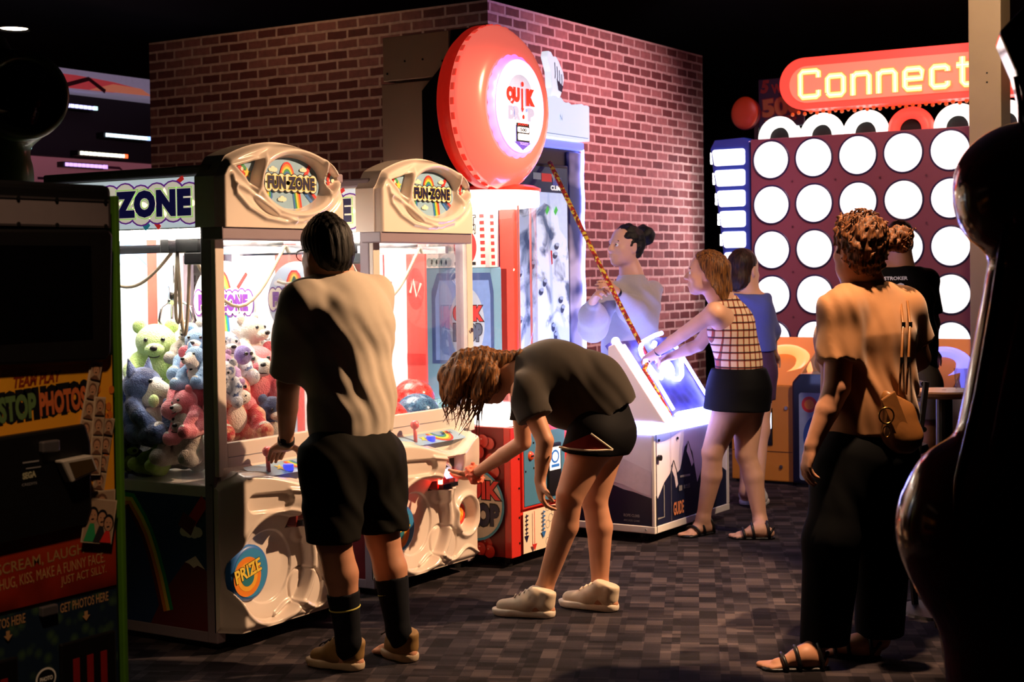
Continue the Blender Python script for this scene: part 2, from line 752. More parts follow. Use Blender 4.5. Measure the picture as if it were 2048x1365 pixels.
# ================================================================== the room
def brick_nodes(nt, b):
    N, L = nt.nodes, nt.links
    tc = N.new('ShaderNodeTexCoord')
    sep = N.new('ShaderNodeSeparateXYZ')
    L.new(tc.outputs['Object'], sep.inputs[0])
    ad = N.new('ShaderNodeMath')
    ad.operation = 'ADD'
    L.new(sep.outputs['X'], ad.inputs[0])
    L.new(sep.outputs['Y'], ad.inputs[1])
    cb = N.new('ShaderNodeCombineXYZ')
    L.new(ad.outputs[0], cb.inputs['X'])
    L.new(sep.outputs['Z'], cb.inputs['Y'])
    nz = N.new('ShaderNodeTexNoise')
    nz.inputs['Scale'].default_value = 9
    L.new(cb.outputs[0], nz.inputs['Vector'])
    wob = N.new('ShaderNodeVectorMath')
    wob.operation = 'MULTIPLY_ADD'
    L.new(nz.outputs['Color'], wob.inputs[0])
    wob.inputs[1].default_value = (.012, .012, 0)
    L.new(cb.outputs[0], wob.inputs[2])
    br = N.new('ShaderNodeTexBrick')
    br.inputs['Color1'].default_value = (*hexc('5a2620'), 1)
    br.inputs['Color2'].default_value = (*hexc('9a6258'), 1)
    br.inputs['Mortar'].default_value = (*hexc('b79484'), 1)
    br.inputs['Scale'].default_value = 1
    br.inputs['Mortar Size'].default_value = .0115
    br.inputs['Mortar Smooth'].default_value = .35
    br.inputs['Bias'].default_value = -.25
    br.inputs['Brick Width'].default_value = .19
    br.inputs['Row Height'].default_value = .0727
    L.new(wob.outputs[0], br.inputs['Vector'])
    n2 = N.new('ShaderNodeTexNoise')
    n2.inputs['Scale'].default_value = 24
    n2.inputs['Detail'].default_value = 5
    L.new(cb.outputs[0], n2.inputs['Vector'])
    mr = N.new('ShaderNodeMapRange')
    mr.inputs['To Min'].default_value = .55
    mr.inputs['To Max'].default_value = 1.45
    L.new(n2.outputs['Fac'], mr.inputs['Value'])
    sc = N.new('ShaderNodeVectorMath')
    sc.operation = 'SCALE'
    L.new(br.outputs['Color'], sc.inputs[0])
    L.new(mr.outputs[0], sc.inputs['Scale'])
    L.new(sc.outputs[0], b.inputs['Base Color'])
    b.inputs['Roughness'].default_value = .75
    bp = N.new('ShaderNodeBump')
    bp.inputs['Strength'].default_value = .5
    bp.inputs['Distance'].default_value = .01
    bp.invert = True
    L.new(br.outputs['Fac'], bp.inputs['Height'])
    L.new(bp.outputs['Normal'], b.inputs['Normal'])


BRICK = color_ramp_mat('brick_wallpaper', brick_nodes)


def carpet_nodes(nt, b):
    N, L = nt.nodes, nt.links
    tc = N.new('ShaderNodeTexCoord')
    mp = N.new('ShaderNodeMapping')
    mp.inputs['Rotation'].default_value = (0, 0, -AZ + .12)
    L.new(tc.outputs['Object'], mp.inputs['Vector'])

    def cells(sx, sy):
        m = N.new('ShaderNodeVectorMath')
        m.operation = 'MULTIPLY'
        L.new(mp.outputs[0], m.inputs[0])
        m.inputs[1].default_value = (sx, sy, 0)
        br = N.new('ShaderNodeVectorMath')
        br.operation = 'FLOOR'
        L.new(m.outputs[0], br.inputs[0])
        wn = N.new('ShaderNodeTexWhiteNoise')
        L.new(br.outputs[0], wn.inputs['Vector'])
        return wn.outputs['Value']

    a, c = cells(13, 9), cells(6.5, 27)
    ck = N.new('ShaderNodeTexChecker')
    ck.inputs['Scale'].default_value = 1
    m = N.new('ShaderNodeVectorMath')
    m.operation = 'MULTIPLY'
    L.new(mp.outputs[0], m.inputs[0])
    m.inputs[1].default_value = (9, 7, .001)
    L.new(m.outputs[0], ck.inputs['Vector'])
    s1 = N.new('ShaderNodeMath')
    s1.operation = 'MULTIPLY_ADD'
    L.new(ck.outputs['Fac'], s1.inputs[0])
    s1.inputs[1].default_value = .45
    L.new(a, s1.inputs[2])
    s2 = N.new('ShaderNodeMath')
    s2.operation = 'MULTIPLY_ADD'
    L.new(c, s2.inputs[0])
    s2.inputs[1].default_value = .5
    L.new(s1.outputs[0], s2.inputs[2])
    rp = N.new('ShaderNodeValToRGB')
    e = rp.color_ramp.elements
    e[0].position, e[0].color = .25, (*hexc('161215'), 1)
    e[1].position, e[1].color = 1.0, (*hexc('4a4143'), 1)
    x = e.new(.6)
    x.color = (*hexc('2b262b'), 1)
    hv = N.new('ShaderNodeMath')
    hv.operation = 'MULTIPLY'
    hv.inputs[1].default_value = .55
    L.new(s2.outputs[0], hv.inputs[0])
    L.new(hv.outputs[0], rp.inputs['Fac'])
    nz = N.new('ShaderNodeTexNoise')
    nz.inputs['Scale'].default_value = 300
    L.new(tc.outputs['Object'], nz.inputs['Vector'])
    mr = N.new('ShaderNodeMapRange')
    mr.inputs['To Min'].default_value = .6
    mr.inputs['To Max'].default_value = 1.4
    L.new(nz.outputs['Fac'], mr.inputs['Value'])
    sc = N.new('ShaderNodeVectorMath')
    sc.operation = 'SCALE'
    L.new(rp.outputs['Color'], sc.inputs[0])
    L.new(mr.outputs[0], sc.inputs['Scale'])
    L.new(sc.outputs[0], b.inputs['Base Color'])
    b.inputs['Roughness'].default_value = .95
    b.inputs['Specular IOR Level'].default_value = .15
    bp = N.new('ShaderNodeBump')
    bp.inputs['Strength'].default_value = .4
    bp.inputs['Distance'].default_value = .005
    L.new(nz.outputs['Fac'], bp.inputs['Height'])
    L.new(bp.outputs['Normal'], b.inputs['Normal'])


CARPET = color_ramp_mat('patterned_carpet', carpet_nodes)
DARKPAINT = mat('dark_paint', '171316', .9, var=.2, scale=4)
BLACK = mat('black_plastic', '08080a', .45, var=.2)
MATTBLACK = mat('matt_black', '060607', .8)

tag(MB().box(-19, 6, -3, 22, -.1, 0).build('floor', CARPET), kind='structure')
tag(MB().box(-19, 6, -3, 22, 4.0, 4.1).build('ceiling', DARKPAINT), kind='structure')
# brick box room: one wall facing the machines' sides, one facing the aisle
tag(MB().box(-8.85, -5.66, 8.665, 8.80, 0, 3.345).build('wall_left', BRICK), kind='structure')
tag(MB().box(-5.80, -5.66, 8.801, 12.04, 0, 3.345).build('wall_right', BRICK), kind='structure')
tag(MB().box(-19, 6, 21.9, 22, 0, 4.0).build('wall_back', DARKPAINT), kind='structure')
tag(MB().box(-19, -18.9, -3, 21.9, 0, 4.0).build('wall_far_side', DARKPAINT), kind='structure')
tag(MB().box(-.7 + 6.6, 6, -3, 21.9, 0, 4.0).build('wall_near_side', DARKPAINT), kind='structure')
tag(MB().box(-18.9, 5.9, -3, -2.9, 0, 4.0).build('wall_behind_camera', DARKPAINT), kind='structure')

# square steel column
COLPAINT = mat('beige_paint', 'a58c6e', .45, var=.1, scale=6, bump=.04)
cb = MB().box(-2.84, -2.63, 10.12, 10.36, 0, 4.0)
cb.box(-2.86, -2.61, 10.10, 10.38, 0, .10)
col_o = cb.build('support_column', COLPAINT, at=(-2.735, 10.24, 0), bevel=.006)
tag(col_o, 'beige square support column right of the lit disc wall', 'column')
for zz in (2.70, 2.76):
    MB().cyl((-2.72, 10.1195, zz), (-2.72, 10.117, zz), .006, seg=8).build('screw', BLACK, col_o)

# recessed ceiling lamp far left, plus the one cut by the frame top
def downlight(x, y, z, label, r=.13):
    t = thing('ceiling_downlight', label, 'ceiling lamp', (x, y, z), 'ceiling downlights')
    MB().lathe([(r, 0), (r + .03, -.012), (r + .03, .02), (r - .01, .03)], (x, y, z), (0, 0, 1), 28).build('trim_ring', DARKPAINT, t, smooth=True)
    MB().lathe([(0.001, .004), (r, .004)], (x, y, z), (0, 0, 1), 28).build('lens', mat('lamp_lens', 'fff1dc', emit=14, ecol='ffe9d0'), t)
    return t


downlight(-12.19, 10.13, 3.97, 'round lit ceiling downlight at the upper left above the green porthole machine')
# ================================================================== claw cranes
def sm(a, b, x):
    t = min(1, max(0, (x - a) / (b - a)))
    return t * t * (3 - 2 * t)


SHELL = mat('glossy_white_plastic', 'e9dcd2', .22, coat=.6, var=.03, scale=3)
FRAME = mat('pale_enamel', 'd9cfc8', .4, var=.05, scale=5)
POST = mat('mauve_enamel', '8d7f8c', .4, var=.06, scale=5)
GLASS = glass_mat('clear_glass')
CHROME = mat('chrome', 'd8d8da', .18, 1, var=.03)
CABLE = mat('beige_cable', 'b7a78e', .45, var=.1)
WHITEBOARD = mat('white_board', 'f2efe9', .5, var=.03)
SKYB = mat('print_sky_blue', '8fb9da', .35, coat=.3, var=.06, scale=8)
SKYD = mat('print_deep_blue', '27406f', .35, coat=.3, var=.1, scale=8)
NAVY = mat('print_navy', '14123e', .35, var=.05)
PURPLE = mat('print_purple', '6b2a8c', .4, var=.05)
CREAM = mat('print_cream', 'f6e9d2', .4, var=.03)
LIME = mat('print_lime', 'a9e06a', .4, var=.05)
RED = mat('print_red', 'd4302c', .4, var=.06)
ORANGE = mat('print_orange', 'ee8a2c', .4, var=.06)
YELLOW = mat('print_yellow', 'f4d452', .4, var=.05)
GREEN = mat('print_green', '2f9a5e', .4, var=.06)
BLUE = mat('print_blue', '2c6fc0', .4, var=.06)
TEAL = mat('print_teal', '2d7d8c', .4, var=.06)
WHITE = mat('print_white', 'f7f7f5', .4, var=.02)
GREY = mat('print_grey', '8b8b90', .5, var=.05)
INK = mat('print_ink', '0c0c14', .5, var=.05)
RB = [RED, ORANGE, YELLOW, GREEN, BLUE]
LIT_WHITE = mat('lit_panel_white', 'e8f2f4', .5, emit=.55, ecol='dfeef2', var=.03)
LITP = {}


def lit(m, e=.5):
    """backlit print of the same colour"""
    n = m.name + '_backlit'
    if n not in _M:
        k = m.copy()
        k.name = n
        b = k.node_tree.nodes['Principled BSDF']
        src = b.inputs['Base Color'].links[0].from_socket
        k.node_tree.links.new(src, b.inputs['Emission Color'])
        b.inputs['Emission Strength'].default_value = e
        _M[n] = k
    return _M[n]


def zone_header(art, x0, y0, w_, h_, lt=True):
    """backlit FUN ZONE header print in art coordinates"""
    q = (lambda m: lit(m, .5)) if lt else (lambda m: m)
    art.rect(x0, x0 + w_, y0, y0 + h_, q(SKYB) if not lt else LIT_WHITE)
    art.line([(x0 + w_ * .9, y0 + h_), (x0 + w_ * .80, y0 + h_ * .75)], .02, q(RED))
    art.line([(x0 + w_ * .66, y0), (x0 + w_ * .62, y0 + h_ * .2)], .035, q(TEAL))
    art.line([(x0 + w_ * .74, y0), (x0 + w_ * .68, y0 + h_ * .25)], .022, q(RED))
    cy = y0 + h_ * .5
    n = 9
    for m, k in ((q(PURPLE), 1.0), (q(CREAM), .88)):
        for i in range(n):
            cx = x0 + w_ * (.08 + .86 * i / (n - 1))
            for sgn in (-1, 1):
                art.ell(cx, cy + sgn * h_ * .16 + h_ * .03 * math.sin(i * 2.1), w_ * .080 * (1 + (k - 1) * 1.2), h_ * .27 * k, m, 16, up=False)
        art.h += art.step
    art.text('FUN ZONE', x0 + w_ * .06, y0 + h_ * .27, w_ * .88, h_ * .46, [(.13, q(LIME)), (.10, q(CREAM)), (.075, q(NAVY))], fit=False, spacing=1.12)


def sign_disc(parent, o, u, v, r):
    a = Art(o, u, v)
    a.ell(0, 0, r, r, WHITEBOARD, 48)
    a.ell(0, 0, r * .98, r * .98, mat('print_pale_blue', 'cfe0f2', .4), 48)
    a.rainbow([(-.1 * r * 3 + r * .05 * t, r * (.15 + .5 * math.sin(t * .35))) for t in range(0, 9)], r * .28, RB[::-1])
    a.line([(r * .45, r * .35), (r * .75, r * .7)], r * .09, RED)
    a.rainbow([(r * .02, -r * .3), (r * .1, -r * .95)], r * .24, RB)
    a.line([(r * .45, -r * .35), (r * .75, -r * .7)], r * .12, GREEN)
    a.line([(r * .55, -r * .3), (r * .82, -r * .6)], r * .12, RED)
    a.cloud(-r * .55, r * .45, r * .4, r * .2, WHITE)
    for i in range(9):
        a.ell(-r * .8 + r * 1.6 * i / 8, .02 * r * math.sin(i * 2), r * .18, r * .34, PURPLE, 14, up=False)
    a.h += a.step
    for i in range(9):
        a.ell(-r * .8 + r * 1.6 * i / 8, .02 * r * math.sin(i * 2), r * .155, r * .30, CREAM, 14, up=False)
    a.h += a.step
    a.text('FUN ZONE', -r * .78, -r * .17, r * 1.56, r * .34, [(.12, CREAM), (.075, PURPLE)], fit=False, spacing=1.12)
    return a.build('sign_disc', parent)


def fun_zone_oval(a, cy, cz, ry, rz, dark=False):
    """printed oval of the marquee, centre (cy, cz) in art coordinates"""
    a.ell(cy, cz, ry, rz, SKYB, 56)
    a.rainbow([(cy - .75 * ry + .06 * ry * math.sin(t), cz - rz * .25 - t * rz * .12) for t in range(5)], .055, RB)
    a.rainbow([(cy + .18 * ry + .02 * t * ry, cz - rz * .2 - t * rz * .2) for t in range(5)], .05, RB[::-1])
    a.rainbow([(cy + .5 * ry + .08 * t * ry, cz - rz * .2 - t * rz * .12) for t in range(5)], .045, [BLUE, SKYD, RED])
    a.line([(cy + .45 * ry, cz + .2 * rz), (cy + .65 * ry, cz + .72 * rz)], .02, RED)
    for i, m in enumerate(RB):
        a.arc(cy - .02, cz + .1 * rz, rz * (.72 - .09 * i), rz * (.63 - .09 * i), 0, 180, m, 22, sx=.62, up=False)
    a.h += a.step
    for px, py, s_ in ((-.55, .5, .2), (.42, .55, .17), (-.28, -.62, .2), (.72, -.05, .14), (-.78, .12, .14)):
        a.cloud(cy + px * ry, cz + py * rz, s_ * ry * 1.3, s_ * rz * 1.1, CREAM)
    for m, k in ((INK, 1.0), (CREAM, .86)):
        for i in range(8):
            x = cy - .72 * ry + 1.44 * ry * i / 7
            for sg in (-1, 1):
                a.ell(x, cz + sg * rz * .13, ry * .135 * k, rz * .25 * k, m, 16, up=False)
        a.h += a.step
    a.text('FUN ZONE', cy - .74 * ry, cz - rz * .21, 1.48 * ry, rz * .42, [(.12, LIME), (.10, YELLOW), (.075, NAVY)], fit=False, spacing=1.12)


def heightfield(fn, y0, y1, top, bot, fx, Y0, ny=84, nz=84, back=-.03):
    """vacuum-formed shell: x = fx + fn(y, z); closed at its border back to x = fx + back"""
    mb = MB()
    P = []
    for i in range(ny + 1):
        y = y0 + (y1 - y0) * i / ny
        zt, zb = top(y), bot(y)
        P.append([(fx + fn(y, zb + (zt - zb) * j / nz, j / nz), Y0 + y, zb + (zt - zb) * j / nz) for j in range(nz + 1)])
    mb.grid(P)
    loop = [P[i][0] for i in range(ny + 1)] + [P[ny][j] for j in range(1, nz + 1)] + [P[i][nz] for i in range(ny - 1, -1, -1)] + [P[0][j] for j in range(nz - 1, 0, -1)]
    n = len(loop)
    v = loop + [(fx + back, p[1], p[2]) for p in loop]
    mb.add(v, [(i, (i + 1) % n, n + (i + 1) % n, n + i) for i in range(n)])
    return mb


def make_crane(name, label, fx, Y0, prints):
    W, D = .83, .95
    t = thing(name, label, 'claw machine', (fx, Y0, 0), 'white claw machines')
    bx = fx - D
    # cabinet
    MB().box(bx, fx - .012, Y0 + .006, Y0 + W - .006, .06, .655).build('cabinet_base', mat('cabinet_dark_blue', '131a33', .45), t, bevel=.008)
    for px, py in ((bx + .06, .06), (bx + .06, W - .06), (fx - .07, .06), (fx - .07, W - .06)):
        MB().cyl((px, Y0 + py, 0), (px, Y0 + py, .02), .03).cyl((px, Y0 + py, .02), (px, Y0 + py, .065), .012).build('levelling_foot', BLACK, t)
    for ix, iy, nm in ((0, 0, 0), (0, 1, 0), (1, 0, 1), (1, 1, 1)):
        x0 = (bx, fx - .055)[ix]
        y0 = Y0 + (0, W - .05)[iy]
        MB().box(x0, x0 + .055, y0, y0 + .05, .03, 1.93).build('corner_post', POST, t, bevel=.006)
    # front door frame
    fr = MB().box(fx - .004, fx + .022, Y0 + .004, Y0 + .055, .70, 1.70).box(fx - .004, fx + .022, Y0 + W - .055, Y0 + W - .004, .70, 1.70)
    fr.box(fx - .004, fx + .0215, Y0 + .055, Y0 + W - .055, .715, .832).box(fx - .004, fx + .0215, Y0 + .055, Y0 + W - .055, 1.655, 1.70)
    fr.build('front_frame', FRAME, t, bevel=.004)
    MB().box(fx + .020, fx + .0235, Y0 + .06, Y0 + W - .06, .772, .775).build('frame_seam', GREY, t)
    lk = MB().cyl((fx + .020, Y0 + W - .03, 1.21), (fx + .03, Y0 + W - .03, 1.21), .012)
    lk.build('door_lock', CHROME, t)
    MB().box(fx - .001, fx + .004, Y0 + .05, Y0 + W - .05, .825, 1.66).build('front_glass', GLASS, t)
    MB().box(bx + .05, fx - .05, Y0 + .020, Y0 + .025, .655, 1.70).build('side_glass', GLASS, t)
    MB().box(bx + .05, fx - .05, Y0 + W - .025, Y0 + W - .020, .655, 1.70).build('side_glass', GLASS, t)
    MB().box(bx + .05, fx - .05, Y0 + .004, Y0 + .04, .615, .662).build('side_rail', FRAME, t, bevel=.004)
    MB().box(bx + .05, fx - .05, Y0 + W - .04, Y0 + W - .004, .615, .662).build('side_rail', FRAME, t, bevel=.004)
    MB().box(bx + .05, fx - .05, Y0 + .003, Y0 + .03, .03, .075).build('kick_rail', POST, t, bevel=.004)
    # back wall with its print
    bw = MB().box(bx + .005, bx + .03, Y0 + .05, Y0 + W - .05, .62, 1.70).build('back_wall', WHITEBOARD, t)
    a = Art((bx + .031, Y0 + .05, .66), (0, 1, 0), (0, 0, 1))
    a.rect(0, .73, 0, 1.03, mat('print_haze_blue', 'c3d4e4', .4, var=.1, scale=6))
    a.rainbow([(.05 + .33 * (1 - math.cos(k * .16)), .1 + .85 * math.sin(k * .16)) for k in range(20)], .16, [mat('print_pale_mint', 'd3ead9', .4), mat('print_pale_sky', 'a5c4e6', .4), mat('print_mid_blue', '6d97c9', .4), mat('print_pale_sky', '', .4)])
    a.rect(.50, .56, 0, 1.03, mat('print_coral', 'ef5a4e', .4))
    a.rect(.56, .73, 0, 1.03, WHITE)
    if prints == 2:
        a.rect(0, .34, 0, 1.03, WHITE)
        a.line([(.10, .83), (.102, .62)], .012, RED)
        a.line([(.15, .68), (.152, .5)], .012, RED)
        a.rect(.34, .50, .1, 1.03, mat('print_coral', '', .4))
        a.ell(.42, .72, .06, .1, mat('print_red', '', .4), 24)
    a.build('back_print', t)
    MB().box(bx + .03, fx - .02, Y0 + .03, Y0 + W - .03, .64, .66).build('play_floor', WHITEBOARD, t)
    ch = MB()
    ch.box(fx - .24, fx - .05, Y0 + .06, Y0 + .065, .66, .80).box(fx - .24, fx - .235, Y0 + .06, Y0 + .25, .66, .80).box(fx - .24, fx - .05, Y0 + .245, Y0 + .25, .66, .80)
    ch.build('prize_chute_fence', GLASS, t)
    # header box, roof
    for y0, u, nm in ((Y0 + .002, 1, 'header_left'), (Y0 + W - .012, -1, 'header_right')):
        MB().box(bx + .05, fx - .05, y0, y0 + .012, 1.695, 1.905).build('header_panel', WHITEBOARD, t)
    a = Art((bx + .055, Y0 + .0015, 1.70), (1, 0, 0), (0, 0, 1))
    zone_header(a, 0, 0, D - .11, .2)
    a.build('header_print', t)
    MB().box(bx - .01, fx + .01, Y0 - .006, Y0 + W + .006, 1.905, 1.945).build('roof_cap', POST, t, bevel=.008)
    # interior lamp strips
    for yy in (Y0 + .05, Y0 + W - .07):
        MB().box(bx + .08, fx - .08, yy, yy + .02, 1.655, 1.68).build('lamp_strip', mat('crane_lamp', 'fff6e6', emit=16, ecol='fff3df'), t)
    MB().box(fx - .05, fx - .03, Y0 + .1, Y0 + W - .1, 1.66, 1.68).build('lamp_strip', mat('crane_lamp', ''), t)
    MB().box(fx - .80, fx - .14, Y0 + .14, Y0 + W - .14, 1.688, 1.70).build('lamp_panel', mat('crane_lamp_panel', 'fff6e6', emit=21, ecol='fff1da'), t)
    # gantry, carriage, cables, claw
    MB().box(bx + .06, fx - .06, Y0 + .10, Y0 + .125, 1.60, 1.635).build('gantry_rail', CHROME, t)
    MB().box(bx + .06, fx - .06, Y0 + W - .125, Y0 + W - .10, 1.60, 1.635).build('gantry_rail', CHROME, t)
    gx = fx - .27
    MB().box(gx - .02, gx + .02, Y0 + .10, Y0 + W - .10, 1.63, 1.66).build('cross_rail', CHROME, t)
    MB().box(gx - .10, gx + .12, Y0 + .09, Y0 + .20, 1.60, 1.68).box(gx + .04, gx + .16, Y0 + .085, Y0 + .17, 1.55, 1.60).build('carriage', BLACK, t, bevel=.006)
    MB().box(gx - .04, gx + .0, Y0 + .082, Y0 + .092, 1.60, 1.66).build('carriage_plate', CHROME, t)
    c = MB()
    c.tube([(gx - .02 + .015 * math.sin(k * .4), Y0 + .11, 1.62 - .31 * math.sin(math.pi * k / 16) ** .8) if k <= 16 else None for k in range(17)], .007)
    loop = []
    for k in range(25):
        s_ = k / 24
        loop.append((gx - .03 + .07 * s_, Y0 + .12, 1.62 - .36 * math.sin(math.pi * s_) ** .7))
    c.tube(loop, .0075)
    c.tube([(gx - .05 - .35 * s_ / 12, Y0 + .13 + .0 * s_, 1.62 - .16 * math.sin(math.pi * (s_ / 12) * .62) + 0) for s_ in range(13)], .0075)
    c.tube([(gx + .0 + .05 * s_ / 14, Y0 + .15 + .55 * s_ / 14, 1.63 - .26 * math.sin(math.pi * s_ / 14)) for s_ in range(15)], .008)
    c.build('coiled_cable', CABLE, t, smooth=True)
    kx, ky, kz = fx - .62, Y0 + .42, 1.40
    cl = MB()
    cl.cyl((kx, ky, 1.64), (kx, ky, kz + .05), .004, seg=6).cyl((kx, ky, kz + .06), (kx, ky, kz - .02), .03)
    for k in range(3):
        an = 2.1 * k + .4
        cx_, cy_ = math.cos(an), math.sin(an)
        cl.tube([(kx + cx_ * r, ky + cy_ * r, kz + z) for r, z in ((.02, 0), (.07, -.03), (.085, -.09), (.05, -.15), (.02, -.17))], .007, 6)
    cl.build('claw', CHROME, t, smooth=True)
    # hanging sign discs
    sx_ = fx - .585 if prints == 1 else bx + .30
    MB().cyl((sx_, Y0 + .70 - .45 * (prints - 1), 1.38), (sx_, Y0 + .705 - .45 * (prints - 1), 1.38), .19, seg=40).build('sign_backing', WHITEBOARD, t)
    sign_disc(t, (sx_, Y0 + .699 - .45 * (prints - 1), 1.38), (1, 0, 0), (0, 0, 1), .19)
    if prints == 1:
        MB().cyl((fx - .80, Y0 + .70, 1.36), (fx - .80, Y0 + .705, 1.36), .01, seg=40).build('sign_hook', CHROME, t)

    # moulded marquee
    y0, y1 = -.03, .75
    def top(y):
        s_ = (y - y0) / (y1 - y0)
        base = 1.905 + .145 * math.sin(math.pi * min(1, max(0, .06 + .90 * s_))) ** .75
        return base - .05 * sm(.09, 0, s_) - .16 * sm(.9, 1.0, s_) ** 2
    def bot(y):
        return 1.695
    ey, ez, ry, rz = .425, 1.885, .196, .108
    def ell_d(y, z, k=0.0):
        return math.hypot((y - ey) / (ry + k), (z - ez) / (rz + k))
    def inside(y, z, pts):
        d = 9
        n = len(pts)
        for i in range(n):
            (ax_, ay_), (bx_, by_) = pts[i], pts[(i + 1) % n]
            L = math.hypot(bx_ - ax_, by_ - ay_)
            d = min(d, ((bx_ - ax_) * (z - ay_) - (by_ - ay_) * (y - ax_)) / L)
        return d
    T1 = [(.06, 1.935), (.165, 1.86), (.205, 1.97)]
    T2 = [(.640, 1.862), (.712, 1.912), (.612, 1.975)]
    def path_d(y, z, pts):
        d = 9
        for (a_, b_), (c_, e_) in zip(pts, pts[1:]):
            L2 = (c_ - a_) ** 2 + (e_ - b_) ** 2
            q = min(1, max(0, ((y - a_) * (c_ - a_) + (z - b_) * (e_ - b_)) / L2))
            d = min(d, math.hypot(y - a_ - q * (c_ - a_), z - b_ - q * (e_ - b_)))
        return d
    sw1 = [(.03, 1.90), (.05, 1.83), (.12, 1.775), (.22, 1.735), (.34, 1.722), (.45, 1.725), (.56, 1.745)]
    sw2 = [(.05, 1.868), (.14, 1.835), (.22, 1.785), (.30, 1.745), (.40, 1.728)]
    def hf(y, z, s_):
        h = .085
        edge = min((y - y0), (y1 - y), (top(y) - z))
        h -= .04 * (1 - sm(0, .030, edge)) ** 1.6
        e = ell_d(y, z)
        de = (e - 1) * rz
        h += .020 * math.exp(-((de - .026) / .014) ** 2) - .008 * math.exp(-((de - .054) / .010) ** 2)
        h -= .045 * sm(.012, -.004, de)
        for T in (T1, T2):
            d = inside(y, z, T)
            h += .008 * math.exp(-((d + .012) / .009) ** 2)
            h -= .048 * sm(-.004, .004, d)
        h += .015 * math.exp(-(path_d(y, z, sw1) / .010) ** 2)
        h += .015 * math.exp(-(path_d(y, z, sw2) / .010) ** 2)
        return h
    heightfield(hf, y0, y1, top, bot, fx + .01, Y0, 210, 120, back=-.06).build('marquee', SHELL, t, smooth=True)
    MB().box(fx - .03, fx + .085, Y0 + y0 + .01, Y0 + y1 - .02, 1.645, 1.697).build('marquee_lip', POST, t, bevel=.006)
    a = Art((fx + .052, Y0, 0), (0, 1, 0), (0, 0, 1), .0006)
    a.ell(ey, ez, ry * 1.03, rz * 1.03, SKYB)
    fun_zone_oval(a, ey, ez, ry, rz)
    for T in (T1, T2):
        a.poly([(p[0], p[1]) for p in T], SKYB)
    a.line([(.10, 1.945), (.15, 1.90)], .018, RED)
    a.line([(.115, 1.955), (.165, 1.91)], .014, GREEN)
    a.star(.15, 1.915, .024, YELLOW)
    a.ell(.12, 1.93, .008, .008, CREAM)
    a.line([(.675, 1.945), (.655, 1.905)], .016, RED)
    a.star(.66, 1.895, .018, RED)
    a.ell(.69, 1.905, .012, .01, CREAM)
    a.build('marquee_print', t)

    # moulded front body with control shelf
    yb0, yb1 = 0.0, .745
    def btop(y):
        return .722 - .075 * math.exp(-((y - .42) / .19) ** 2) - .05 * sm(.06, 0, y) - .06 * sm(.68, .745, y)
    def bbot(y):
        return .075
    dc = (.235, .31)
    sc_ = (.60, .305)
    wav = lambda y: .125 + .022 * math.sin((y - .30) * 26)
    def bf(y, z, s_):
        edge = min(y - yb0, yb1 - y)
        h = .115 + .085 * math.exp(-((y - .42) / .23) ** 2) * sm(.40, .60, z)
        d = math.hypot(y - dc[0], z - dc[1])
        h -= .050 * sm(.225, .212, d) + .018 * sm(.205, .10, d)
        h += .008 * math.exp(-((d - .236) / .009) ** 2)
        h -= .008 * sm(.152, .147, d)
        pill = path_d(y, z, [(.10, .59), (.24, .585)])
        h -= .020 * sm(.042, .032, pill)
        g = path_d(y, z, [(.26, .628), (.36, .612), (.44, .56), (.475, .46), (.49, .37), (.51, .30), (.53, .24)])
        h += .012 * math.exp(-(g / .010) ** 2)
        d2 = math.hypot(y - sc_[0], z - sc_[1])
        h -= .055 * sm(.085, .070, d2)
        h += .018 * math.exp(-((d2 - .100) / .014) ** 2)
        lf = math.hypot((y - .435) / .07, (z - .185) / .085)
        h -= .010 * math.exp(-((lf - 1.05) / .07) ** 2)
        bump = math.hypot((y - .425) / .05, (z - .425) / .045)
        h += .014 * sm(1.1, .6, bump)
        if y > .26:
            h += .012 * math.exp(-((z - wav(y)) / .009) ** 2)
        if .33 < y < .485 and .455 < z < .625:
            k = min(y - .33, .485 - y, z - .455, .625 - z)
            h -= .06 * sm(0, .008, k)
        h -= .10 * (1 - sm(0, .06, edge)) ** 2
        h -= .05 * sm(.035, 0, btop(y) - z) ** 2
        h -= .02 * sm(.04, 0, z - .075) ** 2
        return h
    heightfield(bf, yb0, yb1, btop, bbot, fx, Y0, 210, 190, back=-.012).build('front_shell', SHELL, t, smooth=True)
    # sloping control shelf
    P = []
    for i in range(25):
        y = .02 + .70 * i / 24
        xo = bf(y, btop(y) - .001, 1)
        P.append([(fx + .02 + (xo - .022) * j / 6, Y0 + y, .735 + (btop(y) - .022 - .735) * sm(0, 1, j / 6) - .012 * math.sin(math.pi * j / 6)) for j in range(7)])
    MB().grid(P).build('control_shelf', SHELL, t, smooth=True)
    a = Art((fx + .045, Y0, .726), (0, 1, 0), Vector((1, 0, -.42)), .0008)
    a.n = -a.n
    a.o = Vector((fx + .035, Y0, .727))
    a.rrect(.12, .60, .0, .10, .02, SKYB)
    for i, m in enumerate(RB):
        a.arc(.45, .01, .09 - .012 * i, .078 - .012 * i, 0, 180, m, 20, up=False)
    a.h += a.step
    a.star(.3, .05, .03, YELLOW)
    a.text('PUSH', .47, .02, .08, .02, [(0.02, NAVY)])
    a.build('control_print', t)
    js = MB().cyl((fx + .09, Y0 + .22, .70), (fx + .09, Y0 + .215, .775), .009, seg=10).sphere((fx + .09, Y0 + .215, .785), .022)
    js.build('joystick', mat('pink_knob', 'ef7d86', .3, coat=.5), t, smooth=True)
    MB().cyl((fx + .10, Y0 + .33, .695), (fx + .10, Y0 + .33, .722), .022).build('drop_button', mat('blue_button', '4b5fe0', .3, emit=.8, ecol='4b55ff'), t, smooth=False, bevel=.004)
    # prize door disc
    px = fx + .065
